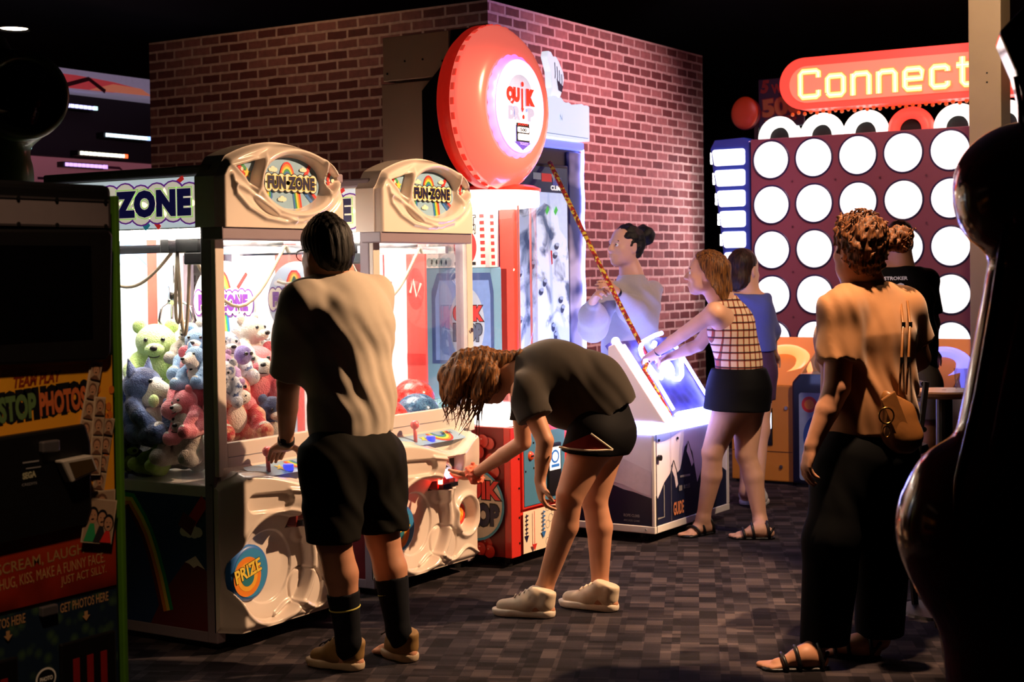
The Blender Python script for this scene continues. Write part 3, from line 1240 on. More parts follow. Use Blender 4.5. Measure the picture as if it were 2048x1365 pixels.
    pd = MB().lathe([(.001, .012), (.10, .012), (.113, .004), (.113, -.02)], (px, Y0 + .115, .305), (1, 0, 0), 40).build('prize_door', BLUE, t, smooth=True)
    a = Art((px + .013, Y0 + .115, .305), (0, 1, 0), (0, 0, 1))
    a.ell(0, 0, .098, .098, mat('print_azure', '3b93cf', .35, coat=.4))
    a.ell(-.02, -.012, .080, .080, ORANGE)
    a.ell(-.02, -.012, .058, .058, mat('print_amber', 'f2b23c', .4))
    a.ell(-.02, -.012, .038, .038, TEAL)
    a.text('PRIZE', -.085, -.03, .15, .05, [(.06, INK), (.03, YELLOW)], rot=14, fit=False)
    a.build('prize_print', pd)
    a = Art((fx + .068, Y0 + sc_[0], sc_[1]), (0, 1, 0), (0, 0, 1))
    a.ell(0, 0, .058, .058, RED)
    a.ell(0, 0, .04, .04, ORANGE)
    a.text('WIN', -.035, -.014, .07, .028, [(.03, YELLOW)])
    a.build('round_sticker', t)
    # card reader in the recess
    rx = fx + .128
    cr = MB().box(rx - .05, rx + .004, Y0 + .335, Y0 + .48, .46, .62).build('card_reader', mat('reader_housing', '7b2a28', .35, emit=(.7 if prints == 2 else 0), ecol='ff2a22'), t, bevel=.006)  # housing emission stands in for red light falling on it
    MB().box(rx + .002, rx + .012, Y0 + .35, Y0 + .465, .565, .605).build('reader_slot', BLACK, cr)
    MB().obox((rx + .018, Y0 + .405, .535), (.018, 0, -.018), (0, .035, 0), (.004, 0, .004)).build('reader_screen', mat('reader_screen_glow', 'cfdcf2', .3, emit=1.1, ecol='bcd0ff') if prints == 2 else BLACK, cr)
    MB().box(rx + .002, rx + .030, Y0 + .345, Y0 + .47, .470, .488).build('reader_tray', BLACK, cr)
    if prints == 2:
        MB().box(rx + .004, rx + .022, Y0 + .338, Y0 + .352, .49, .515).build('reader_lamp', mat('red_lamp', 'ff3a2a', emit=90, ecol='ff2b1e'), cr)
    if prints == 1:
        MB().box(fx + .095, fx + .104, Y0 + .30, Y0 + .40, .578, .590).build('green_lamp', mat('green_lamp', '50ff60', .4, emit=14, ecol='38ff58', var=0), t)
    # side art on the cabinet base
    a = Art((bx + .055, Y0 + .0055, .075), (1, 0, 0), (0, 0, 1))
    a.rect(0, D - .11, 0, .54, SKYD)
    a.poly([(.52, 0), (.84, 0), (.84, .24), (.78, .30), (.72, .27), (.62, .16)], mat('print_maroon', '6b2329', .4))
    a.poly([(.72, .27), (.78, .30), (.83, .25), (.79, .262), (.77, .25), (.745, .265)], CREAM)
    a.rainbow([(.10 + .24 * (1 - math.cos(k * .104)) + .08 * (k / 15) ** 2, .02 + .48 * math.sin(k * .104)) for k in range(16)] + [(.44 + .035 * k, .46 - .012 * k * k - .02 * k) for k in range(1, 6)] , .075, [mat('print_maroon', ''), ORANGE, YELLOW, GREEN])
    a.cloud(.76, .40, .12, .06, CREAM)
    a.line([(.74, .41), (.84, .53)], .05, RED)
    a.poly([(.69, .42), (.76, .38), (.79, .44), (.72, .475)], mat('print_maroon', ''))
    a.build('side_print', t)
    return t


crane_a = make_crane('claw_crane', 'white FUN ZONE claw crane full of plush toys, man leaning on its controls', -4.25, 4.47, 1)
crane_b = make_crane('claw_crane', 'white FUN ZONE claw crane with big balls, bending woman reaching its card reader', -4.34, 5.61, 2)
# ================================================================== plush toys in the left crane
def fur(name, c, c2=None, scale=9, thr=.5):
    if name in _M:
        return _M[name]

    def bld(nt, b):
        N, L = nt.nodes, nt.links
        tc = N.new('ShaderNodeTexCoord')
        nz = N.new('ShaderNodeTexNoise')
        nz.inputs['Scale'].default_value = scale
        L.new(tc.outputs['Object'], nz.inputs['Vector'])
        rp = N.new('ShaderNodeValToRGB')
        e = rp.color_ramp.elements
        e[0].position, e[0].color = thr - .06, (*hexc(c), 1)
        e[1].position, e[1].color = thr + .06, (*hexc(c2 or c), 1)
        L.new(nz.outputs['Fac'], rp.inputs['Fac'])
        f = N.new('ShaderNodeTexNoise')
        f.inputs['Scale'].default_value = 160
        L.new(tc.outputs['Object'], f.inputs['Vector'])
        bp = N.new('ShaderNodeBump')
        bp.inputs['Strength'].default_value = .7
        bp.inputs['Distance'].default_value = .01
        L.new(f.outputs['Fac'], bp.inputs['Height'])
        L.new(bp.outputs['Normal'], b.inputs['Normal'])
        L.new(rp.outputs['Color'], b.inputs['Base Color'])
        b.inputs['Roughness'].default_value = .95
        b.inputs['Sheen Weight'].default_value = .5
    return color_ramp_mat(name, bld)


F_NAVY = fur('plush_navy_blue', '22305c', '5a6fa0', 16)
F_WHITE = fur('plush_white', 'efe9df')
F_LIME = fur('plush_lime', 'a8cf4e', 'b9d968')
F_PALELIME = fur('plush_pale_lime', 'c9e88f', 'd6efa8')
F_PINK = fur('plush_pink', 'e9727f', 'f08f98')
F_HOT = fur('plush_patchwork', 'c8323a', 'f0b48e', 20, .52)
F_BLUE = fur('plush_sky_blue', '7da7d6', '8fb6de')
F_SPOT = fur('plush_spotted', 'dfe4ee', '3f5688', 26, .58)
F_GREY = fur('plush_grey', 'a59b90', 'b8aea2')
F_LILAC = fur('plush_lilac', 'c79bd0')
EYE = mat('glass_eye', '0a0a0c', .08, coat=1)
NOSE = mat('plush_nose', '161214', .35)

random.seed(3)


def plush(kind):
    """seated soft toy facing +X, base at the origin, about .30 m tall"""
    t = thing('plush_toy', 'soft toy', 'soft toy')
    b = SDF((-.15, -.16, -.01), (.22, .16, .36), .0062)
    b.ell((0, 0, .095), (.075, .082, .10), .03)
    b.ell((.012, 0, .222), (.072, .080, .070), .02)
    for s_ in (-1, 1):
        b.chain([(.02, .07 * s_, .150), (.065, .095 * s_, .115), (.10, .085 * s_, .085)], [.032, .030, .032], .015)
        b.chain([(.02, .055 * s_, .045), (.10, .085 * s_, .038), (.145, .088 * s_, .05)], [.045, .038, .042], .015)
    if kind == 'husky':
        b.cone((-.06, 0, .05), (-.11, .03, .14), .022, .03, .02)
    body = b.build('body', F_NAVY, t)
    hd = SDF((.03, -.08, .14), (.18, .08, .28), .006)
    if kind == 'husky':
        hd.cone((.06, 0, .212), (.128, 0, .200), .048, .026, .01).ell((.05, 0, .17), (.045, .05, .05), .02)
    elif kind == 'cow':
        hd.ell((.078, 0, .196), (.040, .058, .036), .01)
    else:
        hd.ell((.078, 0, .202), (.034, .040, .028), .01)
    hd.build('muzzle', F_WHITE, t)
    for s_ in (-1, 1):
        e = SDF((-.06, -.13, .2), (.08, .13, .36), .006)
        if kind == 'husky':
            e.cone((.0, .05 * s_, .275), (-.005, .062 * s_, .325), .028, .006, .01, flat=((1, 0, 0), .6))
        elif kind == 'cow':
            e.cone((0, .06 * s_, .255), (0, .105 * s_, .262), .022, .012, .01).cone((.02, .03 * s_, .285), (.02, .036 * s_, .31), .010, .006, .006)
        else:
            e.ell((.0, .062 * s_, .280), (.016, .030, .030), .01)
        e.build('ear', F_NAVY if kind != 'cow' else F_WHITE, t)
        MB().sphere((.074, .033 * s_, .240), .0095, 10, 8).build('eye', EYE, t, smooth=True)
        p = SDF((.08, -.15, .0), (.2, .15, .12), .006).ell((.152, .088 * s_, .056), (.022, .036, .040), .01)
        p.build('foot_pad', F_WHITE, t)
    if kind != 'cow':
        MB().sphere((.155 if kind == 'husky' else .112, 0, .213), (.012, .016, .011), 10, 8).build('nose', NOSE, t, smooth=True)
    else:
        MB().sphere((.117, .02, .205), .004, 8, 6).sphere((.117, -.02, .205), .004, 8, 6).build('nostril', NOSE, t, smooth=True)
    MB().tube([(.104 + .012 * math.cos(a_ * .4), .022 * math.sin(a_ * .5), .183 - .006 * math.cos(a_ * .5)) for a_ in range(-3, 4)], .0022, 5).build('mouth_stitch', NOSE, t)
    SDF((.02, -.08, .03), (.1, .08, .17), .006).ell((.048, 0, .100), (.034, .052, .066), .01).build('belly_patch', F_WHITE, t)
    return t


PROTO = {k: plush(k) for k in ('husky', 'cow', 'bear')}
FLOOR_Z = .66


def put_plush(kind, pos, rz, label, body, light=F_WHITE, scale=1.0, tilt=(0, 0)):
    p = PROTO[kind]
    first = p.get('used') is None
    if first:
        p['used'] = 1
        o = p
        o.location, o.rotation_euler, o.scale = pos, (tilt[0], tilt[1], rz), (scale,) * 3
    else:
        o = dup(p, pos, (tilt[0], tilt[1], rz), scale)
        if 'used' in o:
            del o['used']
    o.name = 'plush_toy'
    tag(o, label, 'soft toy', 'plush toys in the claw crane')
    for c in children(o):
        if c.name.split('.')[0] in ('body', 'ear'):
            m = body
        elif c.name.split('.')[0] in ('muzzle', 'foot_pad', 'belly_patch'):
            m = light
        else:
            continue
        c.material_slots[0].link = 'OBJECT'
        c.material_slots[0].material = m
    return o


R = math.radians
put_plush('husky', (-4.79, 4.60, .80), R(8), 'navy and white plush husky sitting upright by the left side glass', F_NAVY, F_WHITE, 1.10)
put_plush('cow', (-4.46, 4.80, .80), R(-25), 'red and cream patchwork plush cow sitting at the front glass', F_HOT, F_WHITE, .98)
put_plush('bear', (-4.93, 4.84, .98), R(-50), 'big pale lime plush bear at the back above the husky', F_PALELIME, F_PALELIME, 1.1, (0, .15))
put_plush('bear', (-4.67, 4.57, .668), R(-95), 'lime plush bear slumped on the crane floor below the husky', F_LIME, F_LIME, .62, (0, -.3))
put_plush('bear', (-4.86, 4.57, .668), R(-20), 'lime and navy plush lying in the bottom left corner under the husky', F_NAVY, F_LIME, .62, (0, .3))
put_plush('bear', (-4.58, 4.74, .90), R(-60), 'pink plush bear pressed against the side glass right of the husky', F_PINK, F_PINK, 1.0)
put_plush('bear', (-4.63, 4.80, 1.05), R(-70), 'sky blue plush bear on top of the pile near the crane corner', F_BLUE, F_WHITE, .8)
put_plush('bear', (-4.74, 4.86, 1.12), R(-80), 'grey plush bear highest on the pile beneath the round sign', F_GREY, F_WHITE, .62)
put_plush('bear', (-4.50, 5.00, .90), R(-30), 'pink plush bear behind the patchwork cow', F_PINK, F_PINK, 1.02)
put_plush('bear', (-4.56, 5.02, 1.06), R(10), 'white plush bear beside the man on top of the pile', F_WHITE, F_WHITE, .9)
put_plush('bear', (-4.55, 4.86, 1.03), R(-20), 'white and blue spotted plush leopard on top behind the front glass', F_SPOT, F_WHITE, .8)
put_plush('bear', (-4.40, 4.70, .99), R(-50), 'small spotted plush leopard at the left end of the front glass', F_SPOT, F_SPOT, .6, (0, .4))
put_plush('bear', (-4.42, 4.97, .775), R(-20), 'navy and white plush bear low beside the patchwork cow', F_NAVY, F_WHITE, .75, (0, .3))
put_plush('husky', (-4.93, 4.60, .84), R(-60), 'navy plush husky half hidden at the far left behind the kiosk edge', F_NAVY, F_WHITE, .75)
put_plush('bear', (-4.54, 4.62, .72), R(-80), 'grey plush bear squashed low between pink bear and corner post', F_GREY, F_GREY, .8)
put_plush('bear', (-4.47, 4.62, .84), R(-100), 'pink plush bear with pale feet lying beside the corner post', F_PINK, F_WHITE, .7, (.3, .2))
put_plush('bear', (-4.45, 4.76, 1.04), R(-30), 'lilac plush bear behind the patchwork cow, leaning left', F_LILAC, F_WHITE, .5, (.2, .2))
put_plush('husky', (-4.52, 4.68, 1.03), R(-85), 'small blue plush husky with white muzzle by the corner post', F_BLUE, F_WHITE, .62, (.1, 0))
put_plush('bear', (-4.72, 4.95, .80), R(-60), 'spotted plush leopard deep in the middle of the pile', F_SPOT, F_WHITE, 1.1)
put_plush('bear', (-4.95, 4.95, .90), R(-50), 'coral pink plush bear at the back left of the pile', F_PINK, F_WHITE, 1.0)
put_plush('bear', (-4.48, 4.95, .68), R(-10), 'grey plush bear on the crane floor behind the front glass', F_GREY, F_WHITE, .8)
put_plush('bear', (-4.98, 5.12, .68), R(-20), 'pale lime plush bear on the crane floor at the back', F_PALELIME, F_WHITE, 1.0)
put_plush('bear', (-4.68, 5.10, .68), R(-20), 'sky blue plush bear on the crane floor at the right', F_BLUE, F_WHITE, 1.0)
put_plush('bear', (-4.74, 4.80, .67), R(-60), 'white plush bear at the bottom of the pile behind the lime bear', F_WHITE, F_WHITE, 1.0)
put_plush('bear', (-4.95, 4.75, .67), R(-20), 'spotted plush leopard on the crane floor behind the left corner', F_SPOT, F_WHITE, .9)
sk = MB().sphere((-4.43, 4.845, 1.165), (.035, .042, .042), 16, 12).build('plush_ball', fur('plush_purple', '6a5aa8', '8d80c0'), at=(-4.43, 4.845, 1.165), smooth=True)
tag(sk, 'small purple round plush with dark eyes on the spotted leopard', 'soft toy')
for s_ in (-1, 1):
    MB().sphere((-4.397, 4.845 + .015 * s_, 1.172), .009, 8, 6).build('eye', EYE, sk, smooth=True)
eg = MB().sphere((-4.655, 4.545, .985), (.022, .022, .028), 16, 12).build('plush_egg', F_PALELIME, at=(-4.655, 4.545, .985), smooth=True)
tag(eg, 'little pale green plush egg in front of the pink bear', 'soft toy')

# ================================================================== balls in the right crane
def ball_mat(name, c1, c2):
    def bld(nt, b):
        N, L = nt.nodes, nt.links
        tc = N.new('ShaderNodeTexCoord')
        nz = N.new('ShaderNodeTexNoise')
        nz.inputs['Scale'].default_value = 9
        nz.inputs['Detail'].default_value = 6
        nz.inputs['Distortion'].default_value = 1.5
        L.new(tc.outputs['Object'], nz.inputs['Vector'])
        rp = N.new('ShaderNodeValToRGB')
        e = rp.color_ramp.elements
        e[0].position, e[0].color = .38, (*hexc(c1), 1)
        e[1].position, e[1].color = .62, (*hexc(c2), 1)
        L.new(nz.outputs['Fac'], rp.inputs['Fac'])
        L.new(rp.outputs['Color'], b.inputs['Base Color'])
        b.inputs['Roughness'].default_value = .16
        b.inputs['Coat Weight'].default_value = .6
    return color_ramp_mat(name, bld)


B_BLUE = ball_mat('marbled_blue_ball', '1d3f6e', '5e95bd')
B_TEAL = ball_mat('marbled_teal_ball', '2f6f8c', '8cc3cf')
B_RED = ball_mat('marbled_red_ball', 'c9241f', 'f0665a')
bp0 = None
for (x, y, z, r, m, lab) in (
    (-4.47, 6.15, .79, .115, B_BLUE, 'large marbled dark blue ball at the front glass beside the man'),
    (-4.47, 6.345, .765, .10, B_TEAL, 'marbled teal ball at the right end of the front glass'),
    (-4.60, 6.30, .855, .11, B_RED, 'glossy red ball resting between and behind the two blue balls'),
    (-4.66, 6.10, .80, .105, B_RED, 'red ball half hidden behind the dark blue ball'),
    (-4.74, 6.33, .76, .095, B_TEAL, 'teal ball on the crane floor behind the red ball'),
    (-4.47, 5.90, .775, .115, B_RED, 'red ball at the front glass behind the man'),
    (-4.70, 5.88, .775, .115, B_BLUE, 'dark blue ball on the crane floor behind the man')):
    if bp0 is None:
        ob = MB().sphere((0, 0, 0), 1, 40, 24).build('play_ball', B_BLUE, smooth=True)
        vm = MB().cyl((.02, -.3, .952), (.02, -.3, .957), .03, seg=12).build('valve', BLACK, ob)
        bp0 = ob
    else:
        ob = dup(bp0, (0, 0, 0))
    ob.location, ob.scale = (x, y, z), (r,) * 3
    ob.material_slots[0].link = 'OBJECT'
    ob.material_slots[0].material = m
    tag(ob, lab, 'ball', 'marbled play balls in the right claw crane')
# ================================================================== ball-drop prize machine with the round red sign
QR = mat('quik_red_enamel', 'd8352c', .35, coat=.3, var=.05)
QB = mat('quik_blue_panel', '4a86ad', .45, var=.06, scale=6)
BEIGE = mat('beige_board', 'c2a285', .6, var=.05, scale=5)
LITW = mat('lit_white_acrylic', 'ffffff', .4, emit=2.6, ecol='fff1e6', var=.0)
q = thing('prize_machine', 'red QUIK DROP prize machine with big round glowing red sign', 'arcade machine', (-4.13, 6.46, 0))
fx, y0, y1, bx = -4.13, 6.47, 7.06, -5.05
MB().box(bx, fx - .004, y0 + .004, y1 - .004, .052, .715).build('base_cabinet', QR, q, bevel=.006)
for px, py in ((bx + .05, y0 + .05), (bx + .05, y1 - .05), (fx - .06, y0 + .05), (fx - .06, y1 - .05)):
    MB().cyl((px, py, 0), (px, py, .05), .016, seg=10).cyl((px, py, 0), (px, py, .015), .03, seg=12).build('levelling_foot', BLACK, q)
MB().box(fx - .035, fx + .006, y0 - .004, y0 + .085, .052, .715).build('corner_trim', QR, q, bevel=.004)
MB().box(fx - .035, fx + .006, y1 - .05, y1 + .002, .052, .715).build('corner_trim', QR, q, bevel=.004)
for zz in (.12, .25, .40, .55, .66):
    MB().cyl((fx + .005, y0 + .07, zz), (fx + .009, y0 + .07, zz), .006, seg=8).build('screw', BLACK, q)
# front: blue coin door and white instruction panel
MB().box(fx - .01, fx + .012, y0 + .095, y1 - .055, .285, .70).build('door_trim', QR, q, bevel=.004)
MB().box(fx - .01, fx + .016, y0 + .108, y1 - .07, .298, .67).build('coin_door', QB, q, bevel=.004)
dk = MB().lathe([(.001, .014), (.02, .012), (.026, 0)], (fx + .014, y0 + .17, .555), (1, 0, 0), 20).build('door_lock', mat('orange_lock', 'e2542a', .35), q, smooth=True)
dk.scale = (1, 1, 1)
MB().box(fx + .026, fx + .030, y0 + .158, y0 + .182, .551, .559).build('keyhole', BLACK, dk)
for dy, dz in ((.12, .61), (.2, .62), (.12, .48), (.2, .49)):
    MB().cyl((fx + .015, y0 + dy, dz), (fx + .019, y0 + dy, dz), .005, seg=8).build('screw', BLACK, q)
rd = MB().box(fx + .01, fx + .03, y0 + .33, y0 + .46, .33, .60).build('card_reader', BLACK, q, bevel=.005)
a = Art((fx + .031, y0 + .33, .33), (0, 1, 0), (0, 0, 1))
a.rect(.005, .115, .13, .25, lit(WHITE, .7))
a.ell(.06, .20, .042, .035, lit(BLUE, .5))
a.ell(.06, .20, .028, .024, lit(WHITE, .7))
a.rect(.02, .10, .145, .16, lit(BLUE, .5))
a.build('reader_display', rd)
a = Art((fx + .013, y0 + .095, .06), (0, 1, 0), (0, 0, 1))
a.rect(0, .44, 0, .215, mat('print_cream', ''))
for i in range(7):
    a.arc(.24 + .03 * (i % 3), .03 + .03 * i, .022, .019, 0, 360, GREY, 16, up=False)
    a.arc(.33 + .03 * (i % 2), .02 + .028 * i, .02, .017, 0, 360, GREY, 16, up=False)
a.h += a.step
for x, m in ((.03, NAVY), (.19, BLUE)):
    a.rect(x - .003, x + .003, .09, .20, m)
    a.poly([(x - .022, .09), (x + .022, .09), (x, .055)], m)
    for k in range(5):
        a.rect(x - .012, x + .012, .10 + .022 * k, .108 + .022 * k, m)
a.rect(.088, .094, .04, .21, RED)
a.poly([(.068, .04), (.114, .04), (.091, .005)], RED)
a.text('SKILL', .30, .18, .09, .02, [(.02, NAVY)])
a.build('instruction_print', q)
# left side: printed red balls and the round logo
a = Art((bx + .02, y0 - .0005 + .004, .056), (1, 0, 0), (0, 0, 1))
a.rect(0, .86, 0, .655, mat('print_dark_red', '7c1410', .4))
random.seed(12)
a.step = .0003
for k in range(90):
    cx, cy = random.uniform(.05, .82), random.uniform(.02, .64)
    r = random.uniform(.03, .042)
    a.ell(cx, cy, r, r, mat('print_ball_rim', 'a81c14', .3, coat=.5), 18, up=False)
    a.h += a.step * .3
    a.ell(cx, cy + .002, r * .9, r * .9, mat('print_ball_red', 'cf3526', .25, coat=.6), 18, up=False)
    a.h += a.step * .3
    a.ell(cx - r * .2, cy + r * .35, r * .16, r * .12, mat('print_ball_glint', 'f2a090', .4), 10, up=False)
    a.h += a.step * .3
a.step = .0007
a.ell(.70, .26, .175, .185, mat('print_rim_blue', '3f93b8', .4))
a.ell(.70, .26, .162, .172, mat('print_grey_white', 'c9c2b4', .4))
a.text('QUIK', .57, .28, .27, .10, [(.1, INK), (.05, RED)], fit=False)
a.text('DROP', .58, .16, .26, .10, [(.1, INK), (.05, NAVY)], fit=False)
a.build('side_print', q)
# lit ring and lower rim
cx, cy, rc = -4.44, 6.765, .262
MB().lathe([(.02, .70), (rc + .03, .70), (rc + .035, .715), (rc + .03, .735), (.02, .735)], (cx, cy, 0), (0, 0, 1), 56).build('lower_rim', WHITE, q, smooth=True)
MB().box(bx + .1, fx - .01, y0 + .01, y1 - .01, .716, .80).build('light_box', mat('lit_box_white', 'ffffff', .4, emit=3.2, ecol='fff0e2', var=0), q, bevel=.02)
MB().lathe([(rc - .004, .80), (rc, .80), (rc, 1.86), (rc - .004, 1.86)], (cx, cy, 0), (0, 0, 1), 64).build('clear_tube', GLASS, q, smooth=True)
for an in (-.35, 1.1):
    px, py = cx + (rc + .004) * math.cos(an), cy + (rc + .004) * math.sin(an)
    MB().cyl((px, py, .80), (px, py, 1.86), .006, seg=8).build('tube_seam', mat('pink_seam', 'd98a94', .3), q)
MB().lathe([(.02, 1.845), (rc + .012, 1.845), (rc + .016, 1.86), (rc + .016, 1.925), (.02, 1.925)], (cx, cy, 0), (0, 0, 1), 64).build('lit_ring', LITW, q, auto=35)
MB().lathe([(.02, 1.925), (rc + .024, 1.925), (rc + .024, 1.94), (rc - .01, 1.955), (.02, 1.955)], (cx, cy, 0), (0, 0, 1), 64).build('upper_rim', QR, q, auto=35)
MB().cyl((cx, cy, 1.838), (cx, cy, 1.844), .20, seg=32).build('tube_lamp', mat('tube_lamp', 'fff4ea', emit=9, ecol='fff0e6', var=0), q)
# upper left wall of the cabinet
MB().box(-5.03, -4.765, 6.478, 6.49, .72, 1.86).build('upper_side_panel', mat('lit_white_panel', 'f6f2ee', .5, emit=.9, ecol='fff4ea', var=0), q)
a = Art((-5.03, 6.4775, .72), (1, 0, 0), (0, 0, 1))
a.line([(.115, .90), (.117, .70), (.118, .66)], [.012, .010, .004], RED)
a.line([(.165, .74), (.166, .60), (.167, .54)], [.011, .009, .003], RED)
a.build('side_lettering', q)
MB().box(-4.765, -4.645, 6.476, 6.492, .72, 1.86).build('coral_side_post', mat('lit_coral_post', 'ee5b50', .45, emit=.42, ecol='f4564a', var=.04), q)
a = Art((-4.765, 6.4755, .72), (1, 0, 0), (0, 0, 1))
a.ell(.06, .70, .055, .11, lit(mat('print_deep_red', 'd43a34', .4), .4), 28)
a.line([(.025, .68), (.045, .75), (.065, .66), (.095, .73)], .014, CREAM)
a.rect(0, .12, .30, .36, lit(mat('print_deep_red', ''), .4))
a.build('post_print', q)
# inside the tube: back board, red mast, blue prize stage with logo
yb_ = 6.90
bb = MB().box(-4.945, -4.468, yb_, yb_ + .015, 1.53, 1.845).build('back_board', WHITEBOARD, q)
a = Art((-4.945, yb_ - .0005, 1.53), (1, 0, 0), (0, 0, 1))
a.rect(0, .477, 0, .315, lit(mat('print_cream', ''), .25))
for k in range(20):
    a.ell(.03 + .032 * (k % 5), .03 + .07 * (k // 5), .022, .026, mat('print_mint', 'cfe3d4', .4), 14, up=False)
a.h += a.step
a.ell(.27, .11, .075, .10, RED)
a.ell(.27, .13, .030, .045, CREAM)
a.rect(.20, .34, .012, .03, INK)
a.text('LET IT', .19, .235, .15, .045, [(.09, INK), (.0, CREAM)], fit=False)
a.text('DROP!', .21, .185, .13, .045, [(.09, INK), (.0, CREAM)], fit=False)
for k in range(8):
    a.rect(.375, .405, .015 + .036 * k, .035 + .036 * k, RED)
    a.rect(.445, .468, .01 + .036 * k, .03 + .036 * k, RED)
a.rect(.412, .440, .0, .315, mat('print_pinkish', 'f0c4bc', .4))
a.build('back_print', q)
MB().box(-4.456, -4.355, yb_, yb_ + .05, .80, 1.845).build('red_mast', mat('lit_red_mast', 'e23b2c', .4, emit=.5, ecol='f2402c'), q, bevel=.01)
st = MB().box(-4.955, -4.40, yb_ + .0, yb_ + .04, .80, 1.53).build('prize_stage', mat('stage_teal', '6fa0b4', .35, coat=.3, var=.05, emit=.12, ecol='6fa0b4'), q, bevel=.01)
a = Art((-4.955, yb_ - .0005, .80), (1, 0, 0), (0, 0, 1))
a.poly([(.05, .20), (.05, .60), (.09, .70), (.44, .70), (.46, .60), (.46, .20)], mat('print_stage_edge', '38568c', .4))
a.poly([(.075, .22), (.075, .56), (.105, .66), (.43, .66), (.44, .58), (.44, .22)], lit(mat('print_stage_blue', '6f90c6', .4), .25))
a.ell(.285, .42, .115, .20, lit(mat('print_pale_oval', 'a9bac8', .4), .2))
a.text('QUIK', .20, .43, .18, .085, [(.12, INK), (.07, RED)], fit=False)
a.text('DROP', .20, .335, .18, .08, [(.12, INK), (.07, mat('print_slate', '51627c', .4))], fit=False)
a.build('stage_print', st)
MB().tube([(-4.68 + .30 * s_ / 20, 6.80, .86 + .08 * math.sin(math.pi * s_ / 20)) for s_ in range(21)], .012).build('violet_glow_tube', mat('violet_neon', 'a79cff', emit=5, ecol='8a7dff'), q, smooth=True)
# tower behind the sign
MB().box(-5.10, -4.66, 6.745, 7.02, 2.56, 2.80).build('beige_housing', BEIGE, q, bevel=.004)
MB().box(-5.115, -4.66, 6.75, 7.02, 1.96, 2.545).build('beige_housing', BEIGE, q, bevel=.004)
for px, pz in ((-5.07, 2.60), (-4.95, 2.66), (-4.83, 2.66), (-4.70, 2.64)):
    MB().cyl((px, 6.746, pz), (px, 6.742, pz), .006, seg=8).build('screw', BLACK, q)
MB().prism([(-4.835, 6.74, 1.99), (-4.835, 6.74, 2.49), (-4.655, 6.74, 2.66), (-4.64, 6.74, 2.80), (-4.40, 6.74, 2.80), (-4.34, 6.74, 2.5), (-4.34, 6.74, 2.05), (-4.40, 6.74, 1.955)], (0, .11, 0)).build('sign_bracket', BLACK, q)
for px, pz in ((-4.78, 2.12), (-4.78, 2.24), (-4.74, 2.36), (-4.55, 2.72)):
    MB().cyl((px, 6.741, pz), (px, 6.735, pz), .009, seg=10).build('bolt', CHROME, q)
MB().box(-4.64, -4.52, 6.70, 6.84, 1.95, 2.02).build('sign_neck', BLACK, q)
# the dome
dc = Vector((-4.30, 6.60, 2.345))
RR = .425
dm = thing('x', None, None) if False else None
MB().lathe([(RR * .94, -.06), (RR, -.02), (RR, .02), (RR * .985, .03)], dc, (1, 0, 0), 96, up=(0, 0, 1)).build('dome_back_rim', mat('dome_rim_red', 'c81f17', .3, emit=.22, ecol='ff2a1c'), q, smooth=True)
MB().lathe([(RR * .95, -.05), (RR * .5, -.055), (.01, -.055)], dc, (1, 0, 0), 60, up=(0, 0, 1)).build('dome_back_plate', BLACK, q)
DOME = mat('lit_red_dome', 'f0645a', .22, emit=.85, ecol='ff705f', coat=.5, var=.02)
prof = [(RR * .985, .028)]
for k in range(22):
    t_ = k / 21
    r = RR * (.985 - .405 * t_)
    prof.append((r, .03 + .125 * math.sin(math.pi * (.06 + .60 * t_)) ** .8))
MB().lathe(prof, dc, (1, 0, 0), 120, up=(0, 0, 1), flute=lambda an, r, h: r * (1 + .012 * math.cos(an * 28) * max(0, (.66 - r / RR) / .12) if r < RR * .66 else 1)).build('red_dome', DOME, q, smooth=True)
# darker teeth around the rim and pink scalloped collar
tm = MB()
for k in range(36):
    an = 2 * math.pi * k / 36
    for s_ in (0,):
        c_, n_ = math.cos(an), math.sin(an)
        tm.obox(dc + Vector((.047, -n_ * RR * .975, c_ * RR * .975)), (.010, 0, 0), Vector((0, -c_, -n_)) * .017, Vector((0, -n_, c_)) * .010)
tm.build('rim_teeth', mat('dome_tooth_red', 'c81f17', .8, emit=.55, ecol='ff4a3a', spec=.0), q)
MB().lathe([(RR * .605, .150), (RR * .575, .170), (RR * .50, .176)], dc, (1, 0, 0), 140, up=(0, 0, 1), flute=lambda an, r, h: r * (1 + (.035 * abs(math.cos(an * 11)) if r > RR * .59 else 0))).build('pink_collar', mat('lit_pink', 'f3a6e8', .3, emit=1.0, ecol='e48cff', var=0), q, smooth=True)
a = Art(dc + Vector((.178, 0, 0)), (0, 1, 0), (0, 0, 1), .0012)
LW = mat('lit_sign_white', 'ffffff', .4, emit=1.25, ecol='eef0ff', var=0)
a.ell(0, 0, RR * .535, RR * .555, LW, 64)
a.ell(0, .06, .115, .10, lit(mat('print_pale_lilac', 'b3b9de', .4), .7), 40)
for tx, yy, m, hh in (('QU', .03, lit(mat('sign_red', 'd6281e', .4), .8), .088), ('DROP', -.055, lit(mat('sign_slate', '8f98c2', .4), .7), .070)):
    if tx == 'QU':
        a.text('QU', -.135, yy - .025, .128, hh, [(.11, m)])
        a.rect(.005, .022, yy - .045, yy + .06, m)
        a.poly([(-.002, yy - .04), (.029, yy - .04), (.0135, yy - .062)], m)
        a.ell(.0135, yy + .082, .013, .013, m, 18)
        a.text('K', .045, yy - .025, .088, hh, [(.12, m)])
    else:
        a.text('DR', -.13, yy - .02, .118, hh, [(.11, m)])
        a.ell(.0135, yy + .0, .012, .012, lit(mat('sign_red', ''), .9), 18)
        a.text('P', .05, yy - .02, .068, hh, [(.11, m)])
DK = lit(mat('sign_dark_violet', '3a2a78', .4), .6)
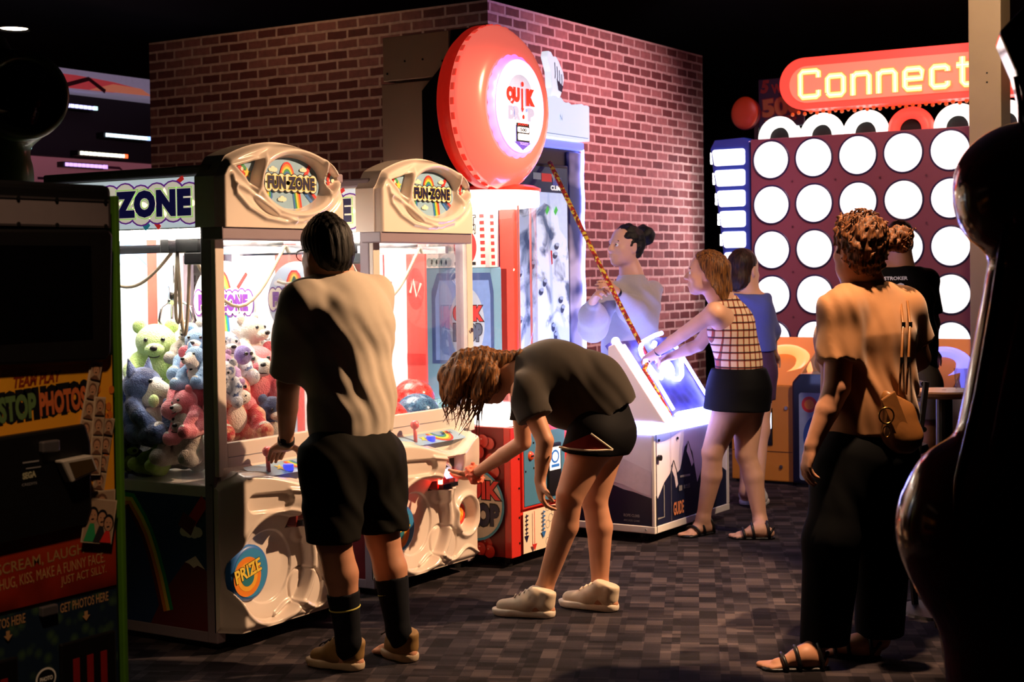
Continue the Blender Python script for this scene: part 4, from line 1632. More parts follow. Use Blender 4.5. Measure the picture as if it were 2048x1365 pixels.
a.poly([(-.065, -.10), (.065, -.10), (.065, -.185), (.082, -.185), (.0, -.225), (-.082, -.185), (-.065, -.185)], lit(mat('sign_violet', '5a45b8', .4), .8))
a.rect(-.062, .062, -.182, -.088, INK)
a.text('JACKPOT', -.05, -.103, .10, .014, [(.02, lit(RED, .8))])
a.rrect(-.055, .055, -.135, -.108, .008, LW)
a.text('500', -.03, -.131, .06, .018, [(.04, INK)])
a.rrect(-.055, .055, -.175, -.142, .008, LW)
a.text('TICKETS', -.04, -.200, .08, .014, [(.02, lit(mat('sign_lilac', 'b9a8f0', .4), .8))])
a.build('sign_print', q)
# ================================================================== rope-climbing game with neon ramp
LILAC = mat('lilac_white_panel', 'e6dff0', .45, var=.04, scale=4)
NAVYP = mat('navy_panel_print', '111a3a', .4, var=.08)
ALU = mat('white_aluminium', 'dcd8d6', .35, var=.04)
NEON = mat('white_blue_neon', 'ffffff', .4, emit=26, ecol='7f86ff', var=0)
RIMGLOW = mat('cool_rim_light', 'ffffff', .4, emit=5.5, ecol='a4aeff', var=0)
g = thing('climbing_game', 'white and navy rope climbing game with blue neon ramp and tall screen', 'arcade machine', (-3.81, 7.43, 0))
fx, y0, y1, bx = -3.81, 7.43, 8.40, -4.80
MB().box(bx, fx, y0, y1, .085, .60).build('base_cabinet', LILAC, g, bevel=.004)
MB().box(bx, fx + .006, y0 - .006, y0 + .02, .055, .095).box(fx - .02, fx + .0065, y0 - .005, y1 + .006, .0552, .0948).build('bottom_trim', ALU, g, bevel=.004)
MB().box(fx - .012, fx + .005, y0 - .005, y0 + .012, .0955, .60).build('corner_trim', ALU, g, bevel=.003)
MB().box(fx - .02, fx + .006, y1 - .028, y1 + .004, .0955, .60).build('corner_trim', ALU, g, bevel=.003)
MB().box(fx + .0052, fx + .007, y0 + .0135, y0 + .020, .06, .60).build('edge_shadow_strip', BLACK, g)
for px, py in ((-4.65, 7.52), (-3.93, 7.52), (-3.93, 8.3), (-4.65, 8.3)):
    MB().cyl((px, py, 0), (px, py, .06), .015, seg=10).cyl((px, py, 0), (px, py, .014), .03, seg=12).build('levelling_foot', BLACK, g)
for px in (-4.6, -4.2, -3.86):
    MB().cyl((px, y0 - .005, .075), (px, y0 - .010, .075), .006, seg=8).build('screw', GREY, g)
a = Art((bx, y0 - .0008, .095), (1, 0, 0), (0, 0, 1))
a.poly([(0, 0), (.975, 0), (.975, .155), (.86, .185), (.80, .195), (.68, .235), (.62, .232), (.50, .27), (.36, .30), (.2, .27), (0, .3)], NAVYP)
a.poly([(0, .335), (.2, .30), (.36, .33), (.50, .30), (.62, .262), (.80, .22), (.975, .16), (.975, .30), (.5, .48), (0, .50)], mat('print_lilac_grey', 'd9cfe2', .45))
a.text('ROPE CLIMB', .80, .045, .10, .016, [(.03, GREY)])
a.text('ARCADE GAME', .80, .02, .10, .010, [(.01, GREY)])
a.build('side_print', g)
a = Art((fx + .0008, y0 + .02, .095), (0, 1, 0), (0, 0, 1))
a.poly([(0, 0), (.92, 0), (.92, .20), (.80, .26), (.70, .20), (.62, .30), (.52, .18), (.46, .36), (.40, .42), (.36, .40), (.30, .28), (.25, .26), (.22, .34), (.17, .27), (.10, .23), (.02, .15), (0, .17)], NAVYP)
for pk in (((.215, .335), (.27, .18)), ((.40, .425), (.47, .28))):
    (mx_, mz), (ex, ez) = pk
    a.poly([(mx_ - .02, mz - .05), (mx_, mz), (mx_ + .03, mz - .05), (ex, ez + .02), (ex - .025, ez), (mx_ + .01, mz - .09)], mat('print_snow', 'e4dcec', .45))
    a.line([(mx_ - .03, mz - .03), (mx_, mz + .005), (mx_ + .05, mz - .08)], .008, INK)
a.line([(.01, .04), (.09, .04), (.09, .22)], .010, GREY)
a.line([(.29, .24), (.42, .235)], .012, GREY)
a.rect(.175, .178, .0, .50, GREY)
a.text('GUIDE', .20, .03, .13, .075, [(.03, mat('print_orange_brown', 'd98a5e', .45))])
a.rect(.27, .31, .16, .19, GREY)
a.text('RULES', .33, .165, .08, .022, [(0, GREY)])
a.build('front_print', g)
for dy, dz in ((.05, .565), (.28, .555)):
    MB().cyl((fx + .004, y0 + dy, dz), (fx + .010, y0 + dy, dz), .008, seg=10).build('screw', BLACK, g)
MB().cyl((fx + .004, y0 + .045, .47), (fx + .022, y0 + .045, .47), .016, seg=14).build('door_lock', BLACK, g)
# glowing upper rim: rounded deck with bulging lip
deck = []
for i in range(41):
    t_ = i / 40
    y = y0 - .012 + (y1 - y0 + .02) * t_
    b_ = .035 + .03 * math.cos(2 * math.pi * (t_ - .08)) * (1 - t_) + .012 * math.sin(t_ * 9)
    deck.append([(bx, y, .60), (fx + .01, y, .60), (fx + b_, y, .625), (fx + b_, y, .652), (fx + .0, y, .668), (bx, y, .668)])
mbd = MB().grid(deck)
mbd.add(deck[0], [(0, 1, 2, 3, 4, 5)]).add(deck[-1], [(0, 1, 2, 3, 4, 5)])
mbd.build('glowing_rim', RIMGLOW, g, auto=30)
# left wing: thick slanted panel with neon edge
wing = [(-3.735, y0 - .005, .668), (-4.043, y0 - .005, 1.098), (-4.085, y0 - .005, 1.08), (-4.10, y0 - .005, .668)]
MB().prism(wing, (0, .055, 0)).build('wing_panel', LILAC, g, bevel=.006)
MB().tube([(-3.735, y0 + .022, .680), (-3.88, y0 + .022, .885), (-4.043, y0 + .022, 1.105)], .017, 10).sphere((-4.05, y0 + .022, 1.108), .024, 12, 8).build('wing_neon', NEON, g, smooth=True)
MB().prism([(-3.74, y0 + .07, .67), (-4.043, y0 + .07, 1.09), (-4.10, y0 + .07, 1.05), (-4.10, y0 + .07, .67)], (0, .05, 0)).build('inner_wing', mat('frosted_glow_panel', 'f2f2ff', .4, emit=2.2, ecol='b4b8ff', var=0), g, bevel=.004)
rn = Vector((1.45, 0, 1)).normalized()
p0 = Vector((-3.84, 0, .67))
sd = Vector((-1, 0, 1.45)).normalized()


def RP(y, s_, h=0.0):
    """point on the ramp: y across, s_ up the slope"""
    return p0 + sd * s_ + Vector((0, y, 0)) + rn * h


ramp_col = color_ramp_mat('ramp_rock_print', lambda nt, b: None)
nt = ramp_col.node_tree
tc = nt.nodes.new('ShaderNodeTexCoord')
vo = nt.nodes.new('ShaderNodeTexVoronoi')
vo.inputs['Scale'].default_value = 14
nt.links.new(tc.outputs['Object'], vo.inputs['Vector'])
rp_ = nt.nodes.new('ShaderNodeValToRGB')
rp_.color_ramp.elements[0].color = (*hexc('2a2a6a'), 1)
rp_.color_ramp.elements[1].color = (*hexc('7a78d8'), 1)
nt.links.new(vo.outputs['Distance'], rp_.inputs['Fac'])
nt.links.new(rp_.outputs['Color'], nt.nodes['Principled BSDF'].inputs['Base Color'])
MB().obox(RP(7.90, .25, -.02), sd * .27, (0, .36, 0), rn * .018).build('ramp_board', ramp_col, g)
ne = MB()
ne.tube([RP(7.745, .035, .02), RP(7.765, .375, .02)], .010, 8)
ne.tube([RP(8.245, .045, .02), RP(8.25, .385, .02)], .010, 8)
arc = [(7.775, .37), (7.772, .41), (7.80, .45), (7.87, .49), (7.95, .505), (8.06, .525), (8.17, .537)]
ne.tube([RP(y, s_, .02) for y, s_ in arc], .013, 8)
mo = [(7.765, .36), (7.785, .27), (7.83, .245), (7.89, .285), (7.93, .275), (7.98, .225), (8.03, .22), (8.09, .24), (8.17, .31), (8.245, .375)]
ne.tube([RP(y, s_, .02) for y, s_ in mo], .014, 8)
ne.tube([RP(7.97, .455, .02), RP(8.01, .475, .02)], .016, 8)
ne.tube([RP(8.22, .445, .02), RP(8.245, .425, .02)], .012, 8)
ne.tube([RP(7.91, .355, .02), RP(7.95, .375, .02), RP(8.02, .365, .02)], .013, 8)
ne.build('ramp_neon', NEON, g, smooth=True)
MB().lathe([(.001, .03), (.05, .028), (.07, .012), (.072, 0)], RP(7.995, .315, .0), rn, 30).build('glowing_mouth', NEON, g, smooth=True)
MB().obox(RP(8.02, -.005, .012), sd * .022, (0, .25, 0), rn * .014).build('ramp_foot_light', NEON, g)
# screen tower
tx = -4.83
MB().box(-5.20, tx, y0, y1 + .045, .085, 2.30).build('tower_cabinet', NAVYP, g, bevel=.006)
MB().box(tx - .005, tx + .02, 7.50, 8.255, .98, 2.16).build('screen_bezel', BLACK, g, bevel=.006)
def mount_nodes(nt, b):
    N, L = nt.nodes, nt.links
    tc = N.new('ShaderNodeTexCoord')
    nz = N.new('ShaderNodeTexNoise')
    nz.inputs['Scale'].default_value = 5
    nz.inputs['Detail'].default_value = 8
    nz.inputs['Distortion'].default_value = 1.2
    L.new(tc.outputs['Object'], nz.inputs['Vector'])
    rp = N.new('ShaderNodeValToRGB')
    e = rp.color_ramp.elements
    e[0].position, e[0].color = .36, (*hexc('4a5878'), 1)
    e[1].position, e[1].color = .52, (*hexc('ccd6ea'), 1)
    L.new(nz.outputs['Fac'], rp.inputs['Fac'])
    L.new(rp.outputs['Color'], b.inputs['Base Color'])
    L.new(rp.outputs['Color'], b.inputs['Emission Color'])
    b.inputs['Emission Strength'].default_value = .75
    b.inputs['Roughness'].default_value = .2
MOUNT = color_ramp_mat('screen_snow_picture', mount_nodes)
sc_ = MB().box(tx + .012, tx + .022, 7.53, 8.235, 1.0, 2.14).build('screen', lit(mat('screen_sky', 'b5c3e2', .2), .8), g)
a = Art((tx + .0225, 7.53, 1.0), (0, 1, 0), (0, 0, 1))
a.rect(0, .705, .985, 1.14, lit(mat('screen_navy', '141c40', .2), .5))
a.rect(.40, .52, 1.05, 1.10, lit(RED, .6))
a.rect(.53, .63, 1.03, 1.08, lit(mat('screen_indigo', '4a4f9c', .3), .5))
a.rect(.30, .39, 1.06, 1.10, lit(GREY, .5))
a.poly([(.51, 1.10), (.57, 1.10), (.54, 1.05)], lit(GREY, .7))
a.text('CLIMB', .50, 1.0, .15, .03, [(.05, lit(WHITE, .8))])
mt = [(0, 0), (.705, 0), (.705, .62), (.68, .70), (.60, .76), (.58, .84), (.50, .90), (.42, .92), (.34, .88), (.22, .91), (.1, .86), (0, .9)]
a.poly(mt, MOUNT)
for px_, pz_ in ((.46, .87), (.56, .87)):
    a.poly([(px_ - .03, pz_), (px_, pz_ + .035), (px_ + .02, pz_ + .01), (px_ - .01, pz_ - .025)], lit(mat('screen_green', '3fae3f', .3), .8))
random.seed(5)
for k in range(12):
    px_, pz_ = random.uniform(.1, .64), .05 + .055 * k
    a.ell(px_, pz_, .030, .022, lit(mat('screen_rock', '3a425c', .3), .4), 9, rot=random.uniform(0, 90))
    a.ell(px_ + .01, pz_ + .012, .024, .012, lit(mat('screen_rock_top', '9aa6c0', .3), .7), 9)
a.poly([(.455, .63), (.475, .63), (.48, .55), (.465, .54)], lit(RED, .7))
a.build('screen_picture', sc_)
def marble_nodes(nt, b):
    N, L = nt.nodes, nt.links
    tc = N.new('ShaderNodeTexCoord')
    nz = N.new('ShaderNodeTexNoise')
    nz.inputs['Scale'].default_value = 3.4
    nz.inputs['Detail'].default_value = 2
    L.new(tc.outputs['Object'], nz.inputs['Vector'])
    rp = N.new('ShaderNodeValToRGB')
    e = rp.color_ramp.elements
    e[0].position, e[0].color = .44, (*hexc('2a3270'), 1)
    e[1].position, e[1].color = .56, (*hexc('d9d6e6'), 1)
    L.new(nz.outputs['Fac'], rp.inputs['Fac'])
    L.new(rp.outputs['Color'], b.inputs['Base Color'])
    b.inputs['Roughness'].default_value = .3
MARB = color_ramp_mat('ice_side_print', marble_nodes)
MB().box(tx - .02, tx + .018, 8.272, y1 + .03, .70, 2.25).build('ice_pillar', MARB, g, bevel=.006)
MB().tube([(tx + .022, y1 + .036 + .006 * math.sin(k * 1.7) + (.012 if k == 13 else 0), .72 + 1.55 * k / 20) for k in range(21)], .009, 8).build('pillar_neon', NEON, g, smooth=True)
MB().box(tx - .25, tx + .03, 7.75, y1 + .05, 2.262, 2.315).build('topper_shelf', mat('shelf_glow_blue', '8f94ff', .4, emit=1.1, ecol='8088ff', var=0), g, bevel=.01)
ice = MB()
random.seed(9)
n = 22
top = [(tx + .05, 7.78 + .70 * k / n, 2.535 + .022 * random.random() + (.03 if 6 < k < 12 else 0)) for k in range(n + 1)]
ice.prism([(tx + .05, 7.78, 2.325)] + top + [(tx + .05, 8.48, 2.325)], (-.24, 0, 0))
io = ice.build('ice_block_sign', mat('lit_ice_block', 'f2f6ff', .4, emit=.9, ecol='dfe9ff', var=0), g)
a = Art((tx + .0508, 7.78, 2.33), (0, 1, 0), (0, 0, 1))
a.text('N', .33, .10, .03, .04, [(.03, lit(mat('sign_ice_blue', 'a9bde0', .4), .5))])
a.line([(.05, .015), (.68, .012)], .006, lit(mat('sign_ice_blue', ''), .5))
a.build('sign_print', io)
hd = MB()
hp = [(8.10, 2.56), (8.14, 2.64), (8.13, 2.74), (8.085, 2.83), (8.10, 2.865), (8.14, 2.86), (8.165, 2.835), (8.20, 2.84), (8.235, 2.81), (8.25, 2.79), (8.285, 2.75), (8.295, 2.71), (8.28, 2.66), (8.25, 2.60), (8.225, 2.56)]
hd.prism([(tx - .02, y, z) for y, z in hp], (-.05, 0, 0))
ho = hd.build('hand_cutout', mat('lit_glove_white', 'f4f4ff', .4, emit=.85, ecol='f0f0ff', var=0), g, bevel=.008)
a = Art((tx - .0195, 0, 0), (0, 1, 0), (0, 0, 1))
for k in range(4):
    y = 8.175 + .026 * k
    a.line([(y, 2.80 - .022 * k), (y + .006, 2.73 - .014 * k), (y + .002, 2.70 - .01 * k)], .010, mat('print_slate_grey', '6b7186', .5))
a.poly([(8.19, 2.70), (8.27, 2.66), (8.255, 2.62), (8.21, 2.63)], mat('print_slate_grey', ''))
a.build('finger_lines', ho)
# the rope, hanging from the tower top through the players' hands into the ramp
def rope_nodes(nt, b):
    N, L = nt.nodes, nt.links
    tc = N.new('ShaderNodeTexCoord')
    vo = N.new('ShaderNodeTexVoronoi')
    vo.inputs['Scale'].default_value = 80
    L.new(tc.outputs['Object'], vo.inputs['Vector'])
    rp = N.new('ShaderNodeValToRGB')
    e = rp.color_ramp.elements
    e[0].position, e[0].color = .0, (*hexc('c42a1c'), 1)
    e[1].position, e[1].color = .68, (*hexc('f0d040'), 1)
    m_ = e.new(.38)
    m_.color = (*hexc('8c2410'), 1)
    sep = N.new('ShaderNodeSeparateXYZ')
    L.new(vo.outputs['Color'], sep.inputs[0])
    rp.color_ramp.interpolation = 'CONSTANT'
    L.new(sep.outputs['X'], rp.inputs['Fac'])
    L.new(rp.outputs['Color'], b.inputs['Base Color'])
    b.inputs['Roughness'].default_value = .7
ROPE = color_ramp_mat('braided_rope', rope_nodes)
ra, rb = Vector((-4.79, 8.00, 2.17)), Vector((-4.04, 7.83, .985))
pts = [ra.lerp(rb, k / 40) + Vector((0, 0, -.02 * math.sin(math.pi * k / 40))) for k in range(41)]
pts += [RP(7.66, .30, .03), RP(7.66, .15, .03), RP(7.66, .0, .02)]
ro = MB().tube(pts, .0145, 8).build('climbing_rope', ROPE, at=(-4.04, 7.83, .985), smooth=True)
tag(ro, 'red and yellow braided rope hanging from the screen tower to the neon ramp', 'rope')
# ================================================================== giant disc wall
BOARD = mat('board_plum', '7b4450', .5, var=.08, scale=3)
RIM = mat('disc_rim_navy', '1c1442', .4)
DISC = mat('lit_disc', 'ffffff', .4, emit=1.5, ecol='f6f8ff', var=0)
DISC_SOFT = mat('lit_disc_soft', 'f2f2ee', .4, emit=1.15, ecol='f2f4f2', var=0)
RINGW = mat('lit_hoop_white', 'ffffff', .4, emit=1.9, ecol='fffdf4', var=0)
RINGR = mat('lit_hoop_red', 'ff4a3e', .4, emit=1.1, ecol='ff4a3c', var=0)
g = thing('disc_wall_game', 'giant CONNECT hoop game, a wall of lit white discs under a red sign', 'arcade machine', (-3.7, 11.6, 0))
Yb = 11.6
xs = [-4.854 + .364 * i for i in range(7)]
zs = [2.383 - .365 * j for j in range(6)]
MB().box(-5.03, -2.48, Yb, Yb + .14, .30, 2.556).build('board', BOARD, g, bevel=.004)
MB().box(-5.03, -2.48, Yb + .02, Yb + .8, 0, .30).build('plinth', BLACK, g)
MB().box(-5.0, -2.5, Yb + .145, Yb + .5, .30, 2.50).build('rear_cabinet', BLACK, g)
for i, x in enumerate(xs):
    for j, z in enumerate(zs):
        d = MB().lathe([(.001, .030), (.08, .026), (.13, .014), (.147, .003)], (x, Yb, z), (0, -1, 0), 36).build('lit_disc', DISC if (i * 3 + j) % 5 else DISC_SOFT, g, smooth=True)
        MB().lathe([(.147, .004), (.150, .008), (.160, .006), (.163, 0)], (x, Yb, z), (0, -1, 0), 36).build('disc_rim', RIM, d, smooth=True)
st = Art((0, Yb - .0006, 0), (1, 0, 0), (0, 0, 1))
for i in range(6):
    for j in range(5):
        st.star((xs[i] + xs[i + 1]) / 2, (zs[j] + zs[j + 1]) / 2, .016, mat('print_dark_wine', '4a1f2c', .5), 8, .3)
st.build('board_print', g)
for i, x in enumerate(xs):
    m = RINGR if i == 3 else RINGW
    r_ = MB().lathe([(.090, -.03), (.094, .02), (.138, .038), (.178, .015), (.186, -.03)], (x + .012, Yb + .15, 2.566), (0, -1, 0), 48).build('hoop', m, g, smooth=True)
    MB().lathe([(.001, -.02), (.091, -.02)], (x + .012, Yb + .15, 2.566), (0, -1, 0), 36).build('hoop_opening', MATTBLACK, r_)
# sign
def capsule(x0, x1, z0, z1, y, dep):
    r = (z1 - z0) / 2
    zc = (z0 + z1) / 2
    pts = []
    for k in range(19):
        t_ = math.pi / 2 + math.pi * k / 18
        pts.append((x0 + r + r * math.cos(t_), y, zc + r * math.sin(t_)))
    for k in range(19):
        t_ = -math.pi / 2 + math.pi * k / 18
        pts.append((x1 - r + r * math.cos(t_), y, zc + r * math.sin(t_)))
    return MB().prism(pts, (0, dep, 0))


sg = capsule(-4.75, -2.30, 2.765, 3.175, Yb - .06, .22).build('sign_case', mat('lit_sign_red', 'f2463c', .35, emit=1.05, ecol='ff4838', var=0), g, bevel=.03, bseg=3)
capsule(-4.66, -2.36, 2.815, 3.105, Yb - .075, .02).build('sign_inset', mat('lit_sign_coral', 'ff7a68', .35, emit=1.35, ecol='ff6a50', var=0), g, bevel=.01)
a = Art((-4.585, Yb - .0765, 2.86), (1, 0, 0), (0, 0, 1))
Ly = mat('lit_letter_yellow', 'ffd98a', .4, emit=2.0, ecol='ffd27a', var=0)
Lo = mat('lit_letter_orange', 'f29a3a', .4, emit=1.2, ecol='f08a30', var=0)


def block(ch, x, w_, h_, t_):
    """square rounded stencil letters of the sign"""
    def seg(pts, m, k):
        a.line(pts, t_ * k, m, up=False)
    S = {
        'C': [[(w_, h_ * .74), (w_, h_ * .95), (w_ * .9, h_), (t_ * .4, h_), (0, h_ * .9), (0, h_ * .1), (t_ * .4, 0), (w_ * .9, 0), (w_, h_ * .05), (w_, h_ * .24)]],
        'o': [[(0, .1 * h_), (0, h_ * .66), (t_ * .4, h_ * .74), (w_ - t_ * .4, h_ * .74), (w_, h_ * .66), (w_, .1 * h_), (w_ - t_ * .4, 0), (t_ * .4, 0), (0, .1 * h_)]],
        'n': [[(0, -t_ * .4), (0, h_ * .76)], [(0, h_ * .6), (t_ * .6, h_ * .74), (w_ - t_ * .4, h_ * .74), (w_, h_ * .64), (w_, -t_ * .4)]],
        'e': [[(0, h_ * .38), (w_, h_ * .38), (w_, h_ * .66), (w_ - t_ * .4, h_ * .74), (t_ * .4, h_ * .74), (0, h_ * .66), (0, .1 * h_), (t_ * .4, 0), (w_, 0)]],
        'c': [[(w_, h_ * .56), (w_, h_ * .68), (w_ - t_ * .4, h_ * .74), (t_ * .4, h_ * .74), (0, h_ * .66), (0, .1 * h_), (t_ * .4, 0), (w_ - t_ * .4, 0), (w_, .06 * h_), (w_, h_ * .18)]],
        't': [[(w_ * .35, h_ * 1.05), (w_ * .35, .1 * h_), (w_ * .55, 0), (w_, 0)], [(-w_ * .1, h_ * .74), (w_, h_ * .74)]],
        '4': [[(w_ * .75, -t_ * .4), (w_ * .75, h_), (0, h_ * .3), (w_ * 1.1, h_ * .3)]],
    }[ch]
    for m, k in ((Lo, 1.35), (Ly, 1.0)):
        for s_ in S:
            seg([(x + p, q) for p, q in s_], m, k)
        a.h += a.step * 2
    for s_ in S:
        a.line([(x + p, q) for p, q in s_], t_ * .18, mat('lit_letter_core', 'fff3c8', .4, emit=2.6, ecol='ffe9b0', var=0), up=False)
    a.h += a.step * 2


x = .02
for ch, w_ in (('C', .15), ('o', .13), ('n', .13), ('n', .13), ('e', .13), ('c', .12), ('t', .10)):
    block(ch, x, w_, .20, .042)
    x += w_ + .078
a.build('sign_lettering', sg)
a = Art((-4.585, Yb - .0765, 2.86), (1, 0, 0), (0, 0, 1))
block('4', x + .14, .26, .22, .07)
a.build('sign_numeral', sg)
for k in range(30):
    xx = -4.70 + .052 * k
    MB().sphere((xx, Yb + .09, 2.745 + .012 * (k % 2)), .016, 8, 6).build('bulb', mat('bulb_orange', 'c96a30', .4, emit=.5, ecol='e8662a'), g, smooth=True)
# blue side column with lit windows, tapering towards its foot
col = [(-5.40, 2.50), (-5.36, 2.57), (-5.10, 2.58), (-5.045, 2.55), (-5.045, .05), (-5.14, .05), (-5.295, 1.66)]
cpo = MB().prism([(x, Yb + .02, z) for x, z in col], (0, .30, 0)).build('side_column', mat('column_blue', '1d3f9e', .4, coat=.3, var=.08), g, bevel=.01)
WIN = mat('lit_window', 'ffffff', .4, emit=2.4, ecol='f4f8ff', var=0)
for k in range(8):
    zt = 2.49 - .170 * k
    zb = zt - .132
    def xl(z):
        return -5.385 + (2.5 - z) * .118 + .006
    a = Art((0, Yb + .0195, 0), (1, 0, 0), (0, 0, 1))
    x0_, x0b, x1_ = xl(zt), xl(zb), -5.09
    r = .022
    pts = []
    for cx_, cz_, a0 in ((x1_ - r, zb + r, -90), (x1_ - r, zt - r, 0), (x0_ + r, zt - r, 90), (x0b + r, zb + r, 180)):
        for q in range(6):
            t_ = math.radians(a0 + 18 * q)
            pts.append((cx_ + r * math.cos(t_), cz_ + r * math.sin(t_)))
    wm = MB().prism([(p[0], Yb + .022, p[1]) for p in pts], (0, -.012, 0))
    wm.build('lit_window', WIN, g)
    # matching window on the flank towards the brick wall
    MB().box(-5.405 + .118 * (2.5 - zt), -5.392 + .118 * (2.5 - zt) + .010, Yb + .03, Yb + .15, zb + .02, zt - .02).build('flank_window', mat('lit_flank_window', 'ffffff', .4, emit=16, ecol='f4f0ff', var=0), g)
# separate ball-shaped bonus sign
b_ = thing('bonus_sign', 'dim orange ball-shaped WIN 500 bonus sign left of the red marquee', 'sign', (-5.0, 11.7, 2.57))
OR = mat('sign_dull_orange', '9a3214', .45, emit=.04, ecol='e0441a')
MB().sphere((-5.13, 11.72, 2.79), (.118, .05, .135), 28, 18).build('ball', OR, b_, smooth=True)
MB().lathe([(.122, -.02), (.135, .0), (.122, .02)], (-5.13, 11.74, 2.785), (0, -1, 0), 36).build('ball_rim', mat('sign_maroon', '5a1420', .5), b_, smooth=True)
MB().box(-5.02, -4.62, 11.74, 11.765, 2.66, 3.06).build('sign_back', mat('sign_navy_back', '1a1030', .6), b_, bevel=.01)
MB().box(-5.06, -5.02, 11.745, 11.77, 2.57, 2.80).build('sign_post', BLACK, b_)
a = Art((-5.0, 11.739, 2.66), (1, 0, 0), (0, 0, 1))
a.text('5', .0, .28, .08, .11, [(.06, mat('print_dull_red', '6b1a14', .5))], shear=.2)
a.build('sign_digit', b_)
a = Art((-5.0, 11.739, 2.66), (1, 0, 0), (0, 0, 1))
a.text('WIN', .10, .27, .17, .08, [(.05, mat('print_dull_red', ''))], rot=4)
a.text('500', .02, .08, .34, .15, [(.09, mat('sign_maroon', '')), (.05, mat('print_dull_orange', '8a5a30', .5))], rot=4)
a.text('TICKETS', .04, .01, .28, .05, [(.05, mat('print_dull_red', ''))], rot=8)
a.build('sign_lettering', b_)

# ---------------------------------------------------------------- player consoles in front of it
YEL = mat('console_amber', 'd58a2e', .45, var=.06, scale=4)


def console(x0, x1, label, ring, inner, glow, lx, bc):
    t = thing('ball_console', label, 'game console', ((x0 + x1) / 2, 9.9, 0))
    yc = 9.9
    MB().prism([(x0, yc, .02), (x1, yc, .02), (x1, yc, .69), (x0, yc, .69)], (0, .70, 0)).build('cabinet', YEL, t, bevel=.008)
    MB().box(x0 + .02, x1 - .02, yc + .03, yc + .66, 0, .02).build('plinth', BLACK, t)
    MB().box(x0 + .01, x1 - .01, yc - .003, yc, .225, .23).build('door_seam', mat('console_seam', '5a3812', .6), t)
    for px, pz in ((x1 - .09, .125), (x1 - .05, .535)):
        MB().cyl((px, yc - .001, pz), (px, yc - .014, pz), .013, seg=12).build('door_lock', CHROME, t)
    rd = MB().box(lx, lx + .10, yc - .012, yc + .01, .27, .53).build('card_reader', BLACK, t, bevel=.004)
    a = Art((lx, yc - .0125, .27), (1, 0, 0), (0, 0, 1))
    a.rrect(.005, .098, .115, .235, .012, mat('reader_display_white', 'dfeaff', .3, emit=1.8, ecol='cfe0ff', var=0))
    a.rrect(.01, .085, .175, .225, .01, lit(GREY, .6))
    a.ell(.068, .20, .012, .016, lit(RED, .9))
    a.build('reader_display', rd)
    c = Vector((bc, yc + .30, .80))
    n = Vector((0, -.56, .83))
    MB().prism([(x0, yc, .69), (x0, yc + .62, 1.0), (x0, yc + .70, .69)], (x1 - x0, 0, 0)).build('sloping_top', YEL, t, bevel=.006)
    MB().lathe([(.118, .0), (.125, .035), (.16, .052), (.205, .045), (.225, .02), (.225, -.06), (.20, -.10)], c, n, 56).build('bowl_ring', ring, t, smooth=True)
    MB().lathe([(.118, .012), (.08, -.045), (.001, -.06)], c, n, 40).build('bowl', inner, t, smooth=True)
    return t, c, n


RNG_O = mat('lit_ring_orange', 'ffa060', .35, emit=1.7, ecol='ff8a48', var=0)
BOWL_R = mat('bowl_red', 'b02a20', .35, emit=.45, ecol='d02a1c')
BALLW = mat('white_ball', 'f2f0ee', .3)
ca, c1, n1 = console(-4.46, -3.995, 'amber ball console with glowing orange bowl left of the blue cabinet', RNG_O, BOWL_R, None, -4.25, -4.215)
cb_, c2, n2 = console(-3.36, -2.90, 'amber ball console with blue lit bowl beside the man in black', mat('lit_ring_blue', '8f90ff', .35, emit=1.6, ecol='7a78ff', var=0), mat('bowl_white_lit', 'f2f4ff', .3, emit=2.2, ecol='e6eaff', var=0), None, -3.16, -3.08)
for k, (dx, dy) in enumerate(((.03, .0), (-.02, -.05), (.05, -.055))):
    p = c1 + n1 * .0 + Vector((dx, dy * .83, dy * .56))
    bo = MB().sphere(p, .028, 14, 10).build('return_ball', BALLW, at=p, smooth=True)
    tag(bo, ('white ball highest in the orange bowl', 'white ball at the lower left of the orange bowl', 'white ball at the lower right of the orange bowl')[k], 'ball', 'white balls in the orange console bowl')
nc = thing('ticket_cabinet', 'navy rounded cabinet with pale blue print between the amber consoles', 'cabinet', (-3.68, 9.82, 0))
NV = mat('cabinet_navy_gloss', '0d1230', .3, coat=.5)
MB().prism([(-3.985, 9.84, .02), (-3.985, 9.84, .72), (-3.93, 9.84, .78), (-3.42, 9.84, .78), (-3.375, 9.84, .72), (-3.375, 9.84, .02)], (0, .6, 0)).build('cabinet', NV, nc, bevel=.02)
MB().box(-3.96, -3.40, 9.86, 10.42, 0, .02).build('plinth', BLACK, nc)
a = Art((-3.93, 9.8385, .05), (1, 0, 0), (0, 0, 1))
a.rrect(0, .50, 0, .60, .02, mat('print_silver_blue', '8fa2c8', .4))
a.ell(.075, .52, .055, .055, RED)
a.ell(.075, .52, .035, .035, ORANGE)
a.ell(.14, .30, .11, .15, mat('print_royal', '2f4fa0', .4))
a.text('WIN', .08, .27, .12, .06, [(.04, mat('print_silver_blue', ''))])
a.ell(.36, .35, .10, .14, mat('print_royal', ''))
a.build('front_print', nc)
